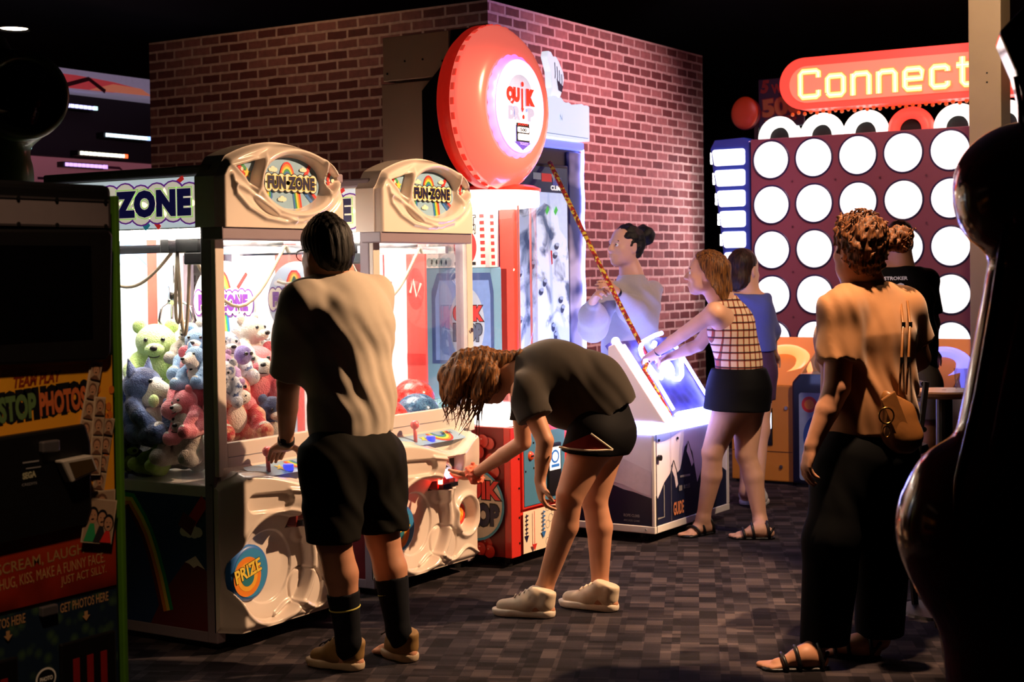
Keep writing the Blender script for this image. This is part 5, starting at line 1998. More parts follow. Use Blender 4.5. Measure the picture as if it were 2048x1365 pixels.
# ================================================================== photo kiosk at the left edge
k_ = thing('photo_kiosk', 'dark photo booth kiosk with orange print and green edge at the left', 'photo booth', (-3.30, 3.10, 0))
fx, y1, y0, bx = -3.30, 3.10, 1.95, -4.10
KB = mat('kiosk_black', '0b0b0d', .4, var=.15)
MB().box(bx, fx - .002, y0, y1 - .018, .04, 1.765).build('cabinet', KB, k_, bevel=.02, bseg=3)
MB().box(bx + .05, fx - .05, y0 + .05, y1 - .06, 0, .04).build('plinth', BLACK, k_)
MB().box(fx - .030, fx + .004, y1 - .017, y1, .04, 1.735).box(bx + .02, fx - .030, y1 - .016, y1 - .001, 1.72, 1.735).build('edge_moulding', mat('lime_moulding', '44721a', .4), k_, bevel=.004)
hs = MB().box(fx - .002, fx + .012, y0 + .06, y1 - .045, 1.642, 1.722).build('header_light', mat('grey_diffuser', '6a6268', .5, var=.06), k_, bevel=.004)
MB().box(fx + .010, fx + .015, y0 + .06, y1 - .045, 1.642, 1.648).box(fx + .010, fx + .0152, y0 + .06, y1 - .045, 1.716, 1.722).box(fx + .010, fx + .0151, y1 - .051, y1 - .045, 1.648, 1.716).build('header_frame', mat('dull_steel', '4f4a50', .4, .6), hs)
for yy in (2.73, 2.86, 3.035):
    for zz in (1.647, 1.717):
        MB().cyl((fx + .014, yy, zz), (fx + .018, yy, zz), .006, seg=8).build('screw', BLACK, hs)
mo = MB().prism([(fx - .001, y0 + .1, 1.285), (fx - .001, 3.02, 1.268), (fx - .001, 3.04, 1.285), (fx - .001, 3.055, 1.62), (fx - .001, 3.04, 1.637), (fx - .001, y0 + .1, 1.625)], (.026, 0, 0)).build('monitor_bezel', BLACK, k_, bevel=.008)
MB().box(fx + .020, fx + .0265, y0 + .16, 2.97, 1.33, 1.59).build('screen', mat('dark_screen_glass', '050506', .06, coat=1), mo)
a = Art((fx + .0002, y0 + .03, .62), (0, 1, 0), (0, 0, 1), .00022)
Wd = y1 - .03 - (y0 + .03)
def kiosk_nodes(nt, b):
    N, L = nt.nodes, nt.links
    tc = N.new('ShaderNodeTexCoord')
    sep = N.new('ShaderNodeSeparateXYZ')
    L.new(tc.outputs['Object'], sep.inputs[0])
    nz = N.new('ShaderNodeTexNoise')
    nz.inputs['Scale'].default_value = 7
    L.new(tc.outputs['Object'], nz.inputs['Vector'])
    ma = N.new('ShaderNodeMath')
    ma.operation = 'MULTIPLY_ADD'
    L.new(nz.outputs['Fac'], ma.inputs[0])
    ma.inputs[1].default_value = .22
    L.new(sep.outputs['Z'], ma.inputs[2])
    rp = N.new('ShaderNodeValToRGB')
    e = rp.color_ramp.elements
    e[0].position, e[0].color = .70, (*hexc('3a0a06'), 1)
    e[1].position, e[1].color = 1.3, (*hexc('e8a02c'), 1)
    for p, c in ((.80, '8c2410'), (.92, 'a83a14'), (.985, 'd9741e')):
        x = e.new(p)
        x.color = (*hexc(c), 1)
    L.new(ma.outputs[0], rp.inputs['Fac'])
    L.new(rp.outputs['Color'], b.inputs['Base Color'])
    b.inputs['Roughness'].default_value = .4
KO = color_ramp_mat('kiosk_orange_print', kiosk_nodes)
a.rect(0, Wd - .008, 0, .66, KO)
Z = .62
def L(y, z):
    return (y - (y0 + .03), z - Z)
a.poly([L(2.68, 1.262), L(2.66, 1.18), L(2.90, 1.20), L(2.99, 1.215), L(2.98, 1.262)], mat('print_gold', 'd99a24', .4))
a.text('TEAM PLAY', *L(2.715, 1.208), .165, .032, [(.05, mat('print_brown_red', '7c2a14', .4))], rot=3, shear=.3)
for off, m in ((.16, INK),):
    a.text('FUNSTOPPHOTOS', *L(2.52, 1.118), .45, .062, [(off, INK)], rot=3, fit=False)
a.text('FUN', *L(2.53, 1.118), .125, .064, [(.05, mat('print_silver', '8f9aa8', .3, .3))], rot=3)
a.text('STOP', *L(2.665, 1.118), .125, .07, [(.05, mat('print_leaf', '5c7a4a', .4))], rot=3)
a.text('PHOTOS', *L(2.80, 1.125), .165, .066, [(.05, mat('print_rust', 'c8683a', .4))], rot=3)
for i in range(16):
    random.seed(i)
    a.ell(*L(random.uniform(2.99, 3.06), random.uniform(.83, 1.2)), .010, .012, mat('print_pale_orange', 'd2722a', .4), 14, up=False)
a.h += a.step
a.h = .0012
PHOTO = mat('photo_paper', 'c9b49c', .4)
SEP = mat('photo_sepia', '6b4a3a', .5)
SKINP = mat('photo_skin', 'b98a6c', .5)
def frame(cy, cz, w_, h_, rot, n=0, colr=False):
    c, s_ = math.cos(math.radians(rot)), math.sin(math.radians(rot))
    def T(x, y):
        return L(cy + x * c - y * s_, cz + x * s_ + y * c)
    a.poly([T(-w_ / 2, -h_ / 2), T(w_ / 2, -h_ / 2), T(w_ / 2, h_ / 2), T(-w_ / 2, h_ / 2)], PHOTO)
    n = n or 1
    for i in range(n):
        q0 = -h_ / 2 + h_ * i / n + .004
        q1 = -h_ / 2 + h_ * (i + 1) / n - .004
        a.poly([T(-w_ / 2 + .004, q0), T(w_ / 2 - .004, q0), T(w_ / 2 - .004, q1), T(-w_ / 2 + .004, q1)], mat('photo_tan', 'a98f78', .5))
        heads = ((-.22, .1), (.08, .05), (.30, -.05)) if colr else ((0, .02),)
        for dx, dy in heads:
            hx, hy = dx * w_, (q0 + q1) / 2 + dy * (q1 - q0)
            r = (q1 - q0) * (.17 if colr else .30)
            a.ell(*T(hx, hy + r * .25), r * 1.0, r * 1.15, SEP if not colr else INK, 16, up=False)
            a.h += a.step
            a.ell(*T(hx, hy), r * .78, r * 1.0, SKINP, 16, up=False)
            a.h += a.step
            a.ell(*T(hx, hy - r * .4), r * .3, r * .12, INK, 10, up=False)
            a.ell(*T(hx - r * .3, hy + r * .2), r * .1, r * .08, INK, 8, up=False)
            a.ell(*T(hx + r * .3, hy + r * .2), r * .1, r * .08, INK, 8, up=False)
            bx0, bx1 = max(hx - r * 1.2, -w_ / 2 + .004), min(hx + r * 1.2, w_ / 2 - .004)
            a.poly([T(bx0, q0), T(bx1, q0), T(hx + r * .4, hy - r * 1.0), T(hx - r * .4, hy - r * 1.0)], (GREEN, mat('photo_dark', '2a2a30', .5), RED)[heads.index((dx, dy))] if colr else SEP)
frame(3.017, .975, .045, .26, -13, 5)
frame(2.967, 1.13, .046, .28, -14, 5)
frame(2.992, 1.055, .044, .22, -7, 4)
frame(3.00, .86, .10, .08, -3, 1)
frame(2.988, .815, .115, .125, -12, 1, True)
a.h = .0010
GB = mat('print_tan_letters', 'b98f62', .45)
a.text('GET SET, SMILE, SCREAM, LAUGH', *L(2.36, .700), .585, .034, [(.01, mat('print_dim_tan', 'a07c50', .45))], rot=2.5)
a.text('HUG, KISS, MAKE A FUNNY FACE.', *L(2.655, .672), .365, .034, [(0, GB)], rot=2.5)
a.text('JUST ACT SILLY.', *L(2.86, .648), .165, .030, [(0, GB)], rot=2.5)
a.build('front_print', k_)
cp = MB().prism([(fx - .001, y0 + .1, .79), (fx - .001, 2.945, .813), (fx - .001, 2.963, .85), (fx - .001, 2.963, 1.04), (fx - .001, 2.945, 1.095), (fx - .001, y0 + .1, 1.07)], (.022, 0, 0)).build('coin_panel', BLACK, k_, bevel=.01)
cm = MB().box(fx + .02, fx + .04, 2.775, 2.835, 1.030, 1.062).build('coin_mech', mat('brushed_steel', '8f8c94', .35, .8), cp, bevel=.005)
cm2 = MB()
bl = MB()
bl.prism([(fx + .02, 2.825, 1.005), (fx + .02, 2.935, 1.01), (fx + .02, 2.955, .965), (fx + .02, 2.86, .940)], (.035, 0, 0))
blo = bl.build('bill_slot', mat('satin_silver', 'c4bfb8', .45, .3), cp, bevel=.006)
MB().prism([(fx + .0551, 2.848, .998), (fx + .0551, 2.928, 1.0), (fx + .0551, 2.942, .968), (fx + .0551, 2.868, .952)], (.003, 0, 0)).build('bill_mouth', mat('amber_glass', '4a3a20', .15, coat=.6), cp)
a = Art((fx + .0215, 2.70, .93), (0, 1, 0), (0, 0, 1))
a.text('SEGA', .02, .035, .045, .018, [(.05, mat('print_olive_white', 'a8a88c', .45))], rot=3)
a.rect(.02, .075, .078, .082, GREY)
a.rect(.03, .08, .062, .065, GREY)
a.text('CREDITS', .015, .018, .05, .007, [(0, GREY)])
a.build('panel_print', cp)
# lower door and photo chutes
a = Art((fx + .0002, y0 + .03, .05), (0, 1, 0), (0, 0, 1))
def low_nodes(nt, b):
    N, L_ = nt.nodes, nt.links
    tc = N.new('ShaderNodeTexCoord')
    vo = N.new('ShaderNodeTexVoronoi')
    vo.inputs['Scale'].default_value = 26
    L_.new(tc.outputs['Object'], vo.inputs['Vector'])
    rp = N.new('ShaderNodeValToRGB')
    rp.color_ramp.elements[0].color = (*hexc('3f5a3a'), 1)
    rp.color_ramp.elements[1].position = .5
    rp.color_ramp.elements[1].color = (*hexc('16263a'), 1)
    L_.new(vo.outputs['Distance'], rp.inputs['Fac'])
    L_.new(rp.outputs['Color'], b.inputs['Base Color'])
    b.inputs['Roughness'].default_value = .4
a.rect(0, Wd - .008, 0, .56, color_ramp_mat('kiosk_green_print', low_nodes))
Z = .05
a.text('GET PHOTOS HERE', *L(2.855, .578), .175, .026, [(.01, GB)], rot=1)
a.text('GET PHOTOS HERE', *L(2.56, .574), .175, .026, [(.01, GB)], rot=1)
for yy in (2.945, 2.675):
    a.line([L(yy, .567), L(yy, .552)], .012, GB)
    a.poly([L(yy - .014, .555), L(yy + .014, .555), L(yy, .54)], GB)
a.build('lower_print', k_)
for yy in (2.50, 2.845):
    chq = MB().box(fx - .001, fx + .014, yy, yy + .20, .20, .495).build('photo_chute', BLACK, k_, bevel=.006)
    for q in range(3):
        MB().box(fx + .0125, fx + .016, yy + .04 + .05 * q, yy + .062 + .05 * q, .25, .445).build('red_stripe', mat('chute_red', '8a1a1c', .4), chq)
MB().box(fx, fx + .018, 2.78, 2.835, .582, .610).build('door_lock', mat('brushed_steel', ''), k_, bevel=.004)
a = Art((fx + .0015, 2.77, .38), (0, 1, 0), (0, 0, 1))
a.ell(.03, .03, .035, .03, WHITE)
a.ell(.03, .03, .030, .025, INK)
a.text('PHOTO', .008, .024, .044, .012, [(.03, WHITE)])
a.build('round_sticker', k_)

# ================================================================== green porthole machine behind the kiosk
p_ = thing('porthole_machine', 'dark green machine with big round porthole above the kiosk', 'arcade machine', (-4.75, 3.55, 0))
DG = mat('dark_green_gloss', '2c450d', .35, coat=.3)
c = Vector((-4.50, 3.84, 2.18)) - RIGHT * .058
n = Vector((.90, -.42, 0)).normalized()
MB().lathe([(.122, .03), (.127, .045), (.145, .055), (.165, .040), (.170, 0), (.166, -.10), (.14, -.16), (.01, -.17)], c, n, 48).build('porthole_housing', DG, p_, smooth=True)
MB().lathe([(.001, .045), (.05, .042), (.09, .036), (.119, .026)], c, n, 40).build('porthole_glass', mat('porthole_dark_glass', '06060a', .05, coat=1), p_, smooth=True)
MB().lathe([(.075, .0), (.05, .045), (.02, .06), (.001, .063)], c + Vector((-.06, -.06, .165)) - RIGHT * .02, (0, 0, 1), 24).build('top_dome', DG, p_, smooth=True)
tb = SDF((-5.05, 3.3, -.02), (-4.35, 4.05, 2.45), .014)
cc = c - n * .16
tb.cone((cc.x - .05, cc.y - .05, 0.05), (cc.x - .05, cc.y - .05, 1.9), .17, .15, .02).ell((cc.x, cc.y, 2.18), (.17, .17, .19), .06).cone((cc.x - .05, cc.y - .05, .0), (cc.x - .05, cc.y - .05, .06), .24, .2, .03)
tb.cut((0, 0, 0), (0, 0, -1))
tb.build('body', DG, p_)

# ================================================================== glossy dark red ride shell at the right edge
r_ = thing('ride_cabinet', 'glossy dark red moulded ride cabinet filling the right edge', 'arcade machine', (-.80, 3.80, 0))
DR = mat('dark_red_gloss', '6b1a10', .16, coat=.9, var=.08)
def S3(r, u, z):
    """r to the camera's right of the shell origin, u away from the camera"""
    o = Vector((-1.02, 3.62, 0))
    v = o + RIGHT * r + FWD * u
    return (v.x, v.y, z)
ax = (tuple(RIGHT), tuple(FWD), (0, 0, 1))
b = SDF((-1.35, 3.2, .0), (-.25, 4.75, 2.35), .0095)
b.ell(S3(.205, .16, 1.70), (.185, .20, .155), .03, ax)                 # rounded head
b.ell(S3(.165, .16, 1.63), (.13, .15, .11), .05, ax)
b.cone(S3(.215, .18, 1.50), S3(.125, .14, 1.06), .105, .115, .04)      # slanted neck
b.cone(S3(.30, .2, 1.45), S3(.26, .2, .9), .16, .2, .05)
b.ell(S3(.115, .16, .84), (.228, .24, .235), .03, ax)                  # bulging fairing
b.cone(S3(.00, .15, .985), S3(.15, .15, 1.0), .068, .08, .04)
b.cone(S3(.08, .15, .86), S3(.20, .18, .50), .19, .17, .08)
b.ell(S3(.25, .2, .45), (.23, .22, .3), .1, ax)
b.cut(S3(.36, 0, 1), tuple(RIGHT))
b.build('moulded_shell', DR, r_)
hr = MB()
for i in range(2):
    pass
MB().tube([S3(.075 + .0, -.045, 1.60), S3(.05, -.035, 1.40), S3(.015, -.03, 1.20), S3(-.04, -.05, 1.0), S3(-.055, -.07, .92)], .012, 8, rr=[.008, .012, .012, .012, .006]).build('raised_rib', DR, r_, smooth=True)
MB().prism([S3(.19, -.03, 1.35), S3(.15, -.05, .9), S3(.10, -.06, .40), S3(.09, -.06, .0), S3(.60, -.06, .0), S3(.60, -.03, 1.35)], tuple(FWD * .5)).build('black_side_panel', MATTBLACK, r_, bevel=.02)
MB().prism([S3(.127, .16, 2.073), S3(.191, .16, 2.14), S3(.5, .16, 2.40), S3(.5, .16, 1.80), S3(.19, .16, 1.80), S3(.182, .16, 1.919), S3(.167, .16, 1.98)], tuple(FWD * .22 + RIGHT * .06)).build('overhead_pod', DR, r_, bevel=.02)
MB().cyl(S3(.30, .25, .0), S3(.30, .25, 1.5), .06).box(-1.0, -.4, 3.7, 4.2, 0, .03).build('stand', BLACK, r_)
MB().tube([S3(.185, .17, 1.80), S3(.180, .165, 1.90), S3(.168, .16, 1.965)], .006, 8).build('edge_strip', DR, r_, smooth=True)

# ================================================================== bar table and stool behind the woman in brown
bt = thing('bar_table', 'round bar table with pale top and black pedestal behind the ride cabinet', 'table', (-1.96, 6.56, 0))
MB().lathe([(.01, .965), (.145, .965), (.15, .958), (.15, .945), (.14, .935), (.01, .935)], (-1.955, 6.56, 0), (0, 0, 1), 48).build('table_top', mat('table_laminate', '8c6a55', .35, var=.1, scale=6), bt, auto=30)
MB().cyl((-1.955, 6.56, .03), (-1.955, 6.56, .936), .035).lathe([(.001, .035), (.05, .03), (.20, .012), (.205, 0)], (-1.955, 6.56, 0), (0, 0, 1), 32).build('pedestal', BLACK, bt, smooth=False)
gl = MB().lathe([(.022, 0), (.030, .09), (.028, .09), (.020, .004), (.001, .004)], (-1.90, 6.62, .9655), (0, 0, 1), 20).build('drinking_glass', GLASS, at=(-1.90, 6.62, .9655), smooth=True)
tag(gl, 'small clear drinking glass on the round bar table', 'glass')
bs = thing('bar_stool', 'black bar stool with splayed legs behind the woman in brown', 'stool', (-2.16, 6.30, 0))
ce = Vector((-2.16, 6.30, 0))
MB().box(ce.x - .17, ce.x + .17, ce.y - .17, ce.y + .17, .70, .745).build('seat', BLACK, bs, bevel=.02)
q4 = [(-1, -1), (1, -1), (1, 1), (-1, 1)]
top4 = [ce + RIGHT * (.13 * i) + FWD * (.13 * j) + Vector((0, 0, .70)) for i, j in q4]
bot4 = [ce + RIGHT * (.20 * i) + FWD * (.18 * j) for i, j in q4]
for t_, b4 in zip(top4, bot4):
    MB().cyl(b4, t_, .016, .018, 8).build('leg', BLACK, bs)
for f_, nm in ((.30, 'foot_rail'), (.62, 'upper_rail')):
    m_ = MB()
    for i in range(4):
        m_.cyl(bot4[i].lerp(top4[i], f_), bot4[(i + 1) % 4].lerp(top4[(i + 1) % 4], f_), .011, seg=8)
    m_.build(nm, BLACK, bs)
bk = MB()
for i in (1, 2):
    bk.cyl(top4[i], top4[i] + Vector((0, 0, .32)) + RIGHT * .04, .014, seg=8)
for z in (.12, .22, .31):
    bk.cyl(top4[1] + Vector((0, 0, z)) + RIGHT * .03, top4[2] + Vector((0, 0, z)) + RIGHT * .03, .012, seg=8)
bk.build('backrest', BLACK, bs)

# ================================================================== far machines at the upper left
PINK = mat('far_pink_panel', 'b5757e', .6, emit=.16, ecol='d07a86', var=.1, scale=2)
fm = thing('far_basketball_bank', 'far pink-panelled bank of arcade lanes behind the brick wall corner', 'arcade machine', (-11.2, 9.5, 0))
MB().box(-11.6, -11.1, 6.0, 11.4, .05, 2.62).build('pink_panel', PINK, fm)
MB().box(-11.5, -11.2, 6.1, 11.3, 0, .05).build('plinth', BLACK, fm)
MB().box(-11.65, -11.12, 6.0, 11.4, 2.63, 3.22).build('dark_header', mat('far_dark_header', '1a0d12', .7), fm)
a = Art((-11.099, 6.0, 2.2), (0, 1, 0), (0, 0, 1))
PL = mat('print_plum_line', '6a2440', .5)
for y_ in (2.55, 3.9):
    a.line([(y_, .36), (y_ + .55, .36), (y_ + .62, .30), (y_ + .60, .22), (y_ - .45, .22)], .025, PL)
a.build('panel_lines', fm)
cn = MB().box(-11.2, -10.9, 8.2, 11.5, 3.23, 3.42).build('far_canopy', mat('far_canopy_white', 'b9a8c0', .5, emit=.22, ecol='b9a8c8'), at=(-11.05, 9.85, 3.23))
tag(cn, 'pale lit canopy edge with red swirls at far upper left', 'canopy')
a = Art((-10.8995, 8.2, 3.23), (0, 1, 0), (0, 0, 1))
FR = mat('far_red_swirl', 'c8404a', .5, emit=.3, ecol='e04a50')
FO = mat('far_orange_swirl', 'e8846a', .5, emit=.3, ecol='f08a68')
a.poly([(.0, .13), (1.55, .14), (2.0, .12), (2.4, .08), (2.0, .02), (0, .0)], FR)
a.poly([(1.7, .02), (2.0, .10), (2.35, .09), (2.5, .03)], FO)
a.line([(1.3, .0), (1.7, .12), (1.9, .02)], .04, mat('far_maroon', '5a1018', .5))
a.rect(2.5, 3.3, 0, .13, mat('far_navy', '141028', .6))
a.build('canopy_print', cn)
def led(y0_, y1_, z, c1, c2, label, x=-11.02):
    o = thing('light_bar', label, 'light bar', (x, (y0_ + y1_) / 2, z), 'far coloured light bars')
    MB().box(x - .115, x, y0_ - .02, y1_ + .02, z - .025, z + .025).build('housing', BLACK, o)
    n = max(6, int((y1_ - y0_) / .05))
    for i in range(n):
        pass
    l = MB()
    for i in range(n):
        yy = y0_ + (y1_ - y0_) * (i + .5) / n
        l.box(x, x + .012, yy - .018, yy + .018, z - .016, z + .016)
    l.build('led_row', mat('led_' + c1, c1, .4, emit=2.6, ecol=c1, var=0), o)
    MB().box(x, x + .014, y1_ - .03, y1_ + .012, z - .018, z + .018).build('end_led', mat('led_' + c2, c2, .4, emit=2.6, ecol=c2, var=0), o)
led(9.62, 10.09, 3.10, 'b9b8ff', '9fc0c0', 'lilac light bar highest of the far bars, under the canopy')
led(10.20, 10.76, 2.86, 'd8f0ff', '8fb0ff', 'pale blue light bar touching the brick wall edge')
led(9.88, 10.46, 2.67, 'fff6dc', 'ff5a30', 'cream light bar with red end over the pink panel')
led(9.05, 9.30, 2.69, 'c8f0ff', '9ad0d8', 'short aqua light bar below the green porthole')
led(8.70, 9.15, 2.545, 'fff0d8', 'ff6a40', 'cream light bar with red end at the left edge of the frame')
led(9.70, 10.2, 2.555, 'b08ad0', 'a880c8', 'faint violet light bar low on the pink panel')
# ================================================================== people
SKIN = mat('skin', 'c68e70', .5, var=.06, scale=14, spec=.4)
SKIN_L = mat('skin_light', 'd9a78c', .5, var=.06, scale=14, spec=.4)
EYEW = mat('eye_white', 'e8e4de', .2)
IRIS = mat('iris_brown', '2a1710', .15)
BROWH = mat('brow_hair', '1c120c', .7)


def hair_mat(name, c1, c2):
    def bld(nt, b):
        N, L = nt.nodes, nt.links
        tc = N.new('ShaderNodeTexCoord')
        mp = N.new('ShaderNodeMapping')
        mp.inputs['Scale'].default_value = (60, 60, 9)
        L.new(tc.outputs['Object'], mp.inputs['Vector'])
        nz = N.new('ShaderNodeTexNoise')
        nz.inputs['Scale'].default_value = 2.2
        nz.inputs['Detail'].default_value = 4
        L.new(mp.outputs[0], nz.inputs['Vector'])
        rp = N.new('ShaderNodeValToRGB')
        e = rp.color_ramp.elements
        e[0].position, e[0].color = .35, (*hexc(c1), 1)
        e[1].position, e[1].color = .68, (*hexc(c2), 1)
        L.new(nz.outputs['Fac'], rp.inputs['Fac'])
        L.new(rp.outputs['Color'], b.inputs['Base Color'])
        b.inputs['Roughness'].default_value = .55
        b.inputs['Specular IOR Level'].default_value = .3
        bp = N.new('ShaderNodeBump')
        bp.inputs['Strength'].default_value = .6
        bp.inputs['Distance'].default_value = .006
        L.new(nz.outputs['Fac'], bp.inputs['Height'])
        L.new(bp.outputs['Normal'], b.inputs['Normal'])
    return color_ramp_mat(name, bld)


HAIR_BLACK = hair_mat('hair_black', '060504', '140e0a')
HAIR_BROWN = hair_mat('hair_brown', '331a0e', '94602f')
HAIR_DARK = hair_mat('hair_dark_brown', '140a06', '3f2416')


def A3(v):
    return np.array(tuple(v), float)


def nrm(v):
    v = A3(v)
    return v / np.linalg.norm(v)


Rv, Fv, Uv = A3(RIGHT), A3(FWD), A3(UP)


class Head:
    def __init__(s, c, f, u=(0, 0, 1), k=1.0):
        s.c, s.f, s.k = A3(c), nrm(f), k
        u = A3(u)
        s.s = nrm(np.cross(u, s.f))       # the head's own left
        s.u = np.cross(s.f, s.s)
        s.ax = (s.f, s.s, s.u)

    def p(s, f, l, u):
        return s.c + s.k * (s.f * f + s.s * l + s.u * u)

    def build(s, b, neck):
        k = s.k
        e = lambda c, r, kk=.02, m='add': b.ell(s.p(*c), [x * k for x in r], kk * k, s.ax, m)
        e((-.005, 0, .03), (.098, .076, .092))
        e((.028, 0, -.035), (.066, .060, .080), .03)
        e((.058, 0, -.098), (.030, .030, .024), .03)
        for q in (-1, 1):
            e((.020, .046 * q, -.070), (.040, .020, .032), .03)
            e((.062, .040 * q, -.028), (.022, .022, .020), .02)
        e((.084, 0, .022), (.016, .048, .012), .012)
        b.cone(s.p(.094, 0, .008), s.p(.112, 0, -.030), .009 * k, .013 * k, .012)
        for q in (-1, 1):
            b.ell(s.p(.098, .013 * q, -.034), .009 * k, .008)
            e((.100, .031 * q, .000), (.016, .017, .010), .010, 'sub')
        e((.090, 0, -.064), (.013, .026, .0075), .008)
        e((.088, 0, -.076), (.013, .022, .0075), .008)
        e((.102, 0, -.0700), (.010, .026, .0018), .002, 'sub')
        for q in (-1, 1):
            e((-.012, .074 * q, -.012), (.020, .009, .032), .008)
            e((-.006, .082 * q, -.008), (.011, .006, .018), .004, 'sub')
        b.chain([s.p(-.028, 0, -.045), (A3(neck) + s.p(-.03, 0, -.08)) / 2, neck], [.052 * k, .053 * k, .062 * k], .03)
        return s

    def eyes(s, root):
        for q in (-1, 1):
            c = s.p(.081, .031 * q, .000)
            e = MB().sphere(c, .0118 * s.k, 14, 10).build('eye', EYEW, root, smooth=True)
            MB().sphere(c + s.f * .0050 * s.k, .0080 * s.k, 10, 8).build('iris', IRIS, e, smooth=True)
            MB().tube([s.p(.086, (.018 + .010 * j) * q, .022 + .004 * math.sin(j * 1.1)) for j in range(4)], .0035 * s.k, 6).build('eyebrow', BROWH, root, smooth=True)


def hand(b, w, d, n, t, curl=.5, size=1.0, spread=.012, thumb=.6):
    """w wrist, d towards the fingertips, n out of the palm, t towards the thumb"""
    w, d = A3(w), nrm(d)
    n = A3(n)
    n = nrm(n - d * (n @ d))
    t = np.cross(d, n) * (1 if np.cross(d, n) @ A3(t) > 0 else -1)
    k = size
    b.chain([w, w + d * .03 * k], [.026 * k, .027 * k], .015, flat=(n, .75))
    b.ell(w + d * .055 * k, (.046 * k, .040 * k, .0165 * k), .015, (d, t, n))
    b.ell(w + d * .035 * k + t * .022 * k + n * .006, (.03 * k, .018 * k, .016 * k), .012, (d, t, n))
    for i, L in enumerate((.072, .080, .074, .058)):
        off = (.030 - .020 * i) * k
        p = w + d * (.088 - (.006 if i in (0, 3) else 0) - (.006 if i == 3 else 0)) * k + t * off
        ang = .15 + .05 * i
        pts = [p - d * .012 * k, p]
        for j, fr in enumerate((.45, .32, .23)):
            ang += curl * (.55, .75, .55)[j] * (1 + .08 * i)
            dd = d * math.cos(ang) + n * math.sin(ang) + t * (spread * 8 * (1.5 - i) * .1)
            p = p + nrm(dd) * L * fr * k
            pts.append(p)
        b.chain(pts, [.0098 * k, .0096 * k, .0088 * k, .0082 * k, .0072 * k], .0035)
    p = w + d * .028 * k + t * .030 * k + n * .004
    pts = [p]
    for j, L in enumerate((.036, .030, .025)):
        dd = d * (.55 + .18 * j) + t * (.85 - .42 * j * thumb) + n * (.25 + .25 * j * thumb)
        p = p + nrm(dd) * L * k
        pts.append(p)
    b.chain(pts, [.0135 * k, .0115 * k, .010 * k, .0085 * k], .006)


def foot(b, heel, toe, ank, k=1.0):
    heel, toe = A3(heel), A3(toe)
    d = nrm(toe - heel)
    sd = np.cross(d, Uv)
    b.cone(heel + Uv * .032 + d * .02, heel + d * .10 + Uv * .045, .030, .036, .02)
    b.cone(heel + d * .08 + Uv * .045, heel + d * .185 + Uv * .022, .034, .024, .03, flat=(Uv, .8))
    b.cone(ank, heel + d * .07 + Uv * .055, .036, .036, .03)
    for i in range(5):
        o = (.036 - .0175 * i)
        L = (.245, .242, .233, .222, .208)[i] * k
        b.cone(heel + d * .165 + sd * o * .8 + Uv * .018, heel + d * L + sd * o + Uv * .012, .013, .0125 if i == 0 else .0095, .006)


def bounds(pts, pad):
    P = np.array([A3(p) for p in pts])
    return P.min(0) - pad, P.max(0) + pad


def folds(direction, freq, amp, seed=0.0, along=None, warp=.5):
    """cloth ripples running along one direction"""
    d = nrm(direction)
    al = nrm(along if along is not None else (0, 0, 1))

    def fn(X, Y, Z):
        u = X * d[0] + Y * d[1] + Z * d[2]
        v = X * al[0] + Y * al[1] + Z * al[2]
        ph = warp * np.sin(v * 9 + seed) + .6 * warp * np.sin(v * 23 + u * 6 + seed * 2)
        a = np.sin(u * freq + ph * 2.2 + seed)
        bb = np.sin(u * freq * 2.3 + ph * 3 + 1.3 * seed)
        m = .55 + .45 * np.sin(v * 7 + u * 5 + seed * 3)
        return amp * (a + .45 * bb) * m
    return fn


def curls(freq, amp, seed=0):
    rg = np.random.RandomState(seed + 5)
    D = rg.normal(size=(9, 3))
    D /= np.linalg.norm(D, axis=1)[:, None]
    ph = rg.uniform(0, 6.28, 9)
    fr = freq * rg.uniform(.6, 1.35, 9)

    def fn(X, Y, Z):
        r = 0
        for k in range(9):
            r = r + np.sin((X * D[k, 0] + Y * D[k, 1] + Z * D[k, 2]) * fr[k] + ph[k])
        return amp * r * .45
    return fn


def strands(freq, amp, ax, seed=0):
    a, b_ = nrm(ax[0]), nrm(ax[1])

    def fn(X, Y, Z):
        u = X * a[0] + Y * a[1] + Z * a[2]
        v = X * b_[0] + Y * b_[1] + Z * b_[2]
        w_ = np.sin(Z * 14 + u * 20 + seed)
        return amp * (np.sin(u * freq + w_) + np.sin(v * freq * 1.2 + w_ * 1.3 + 1)) * .5
    return fn


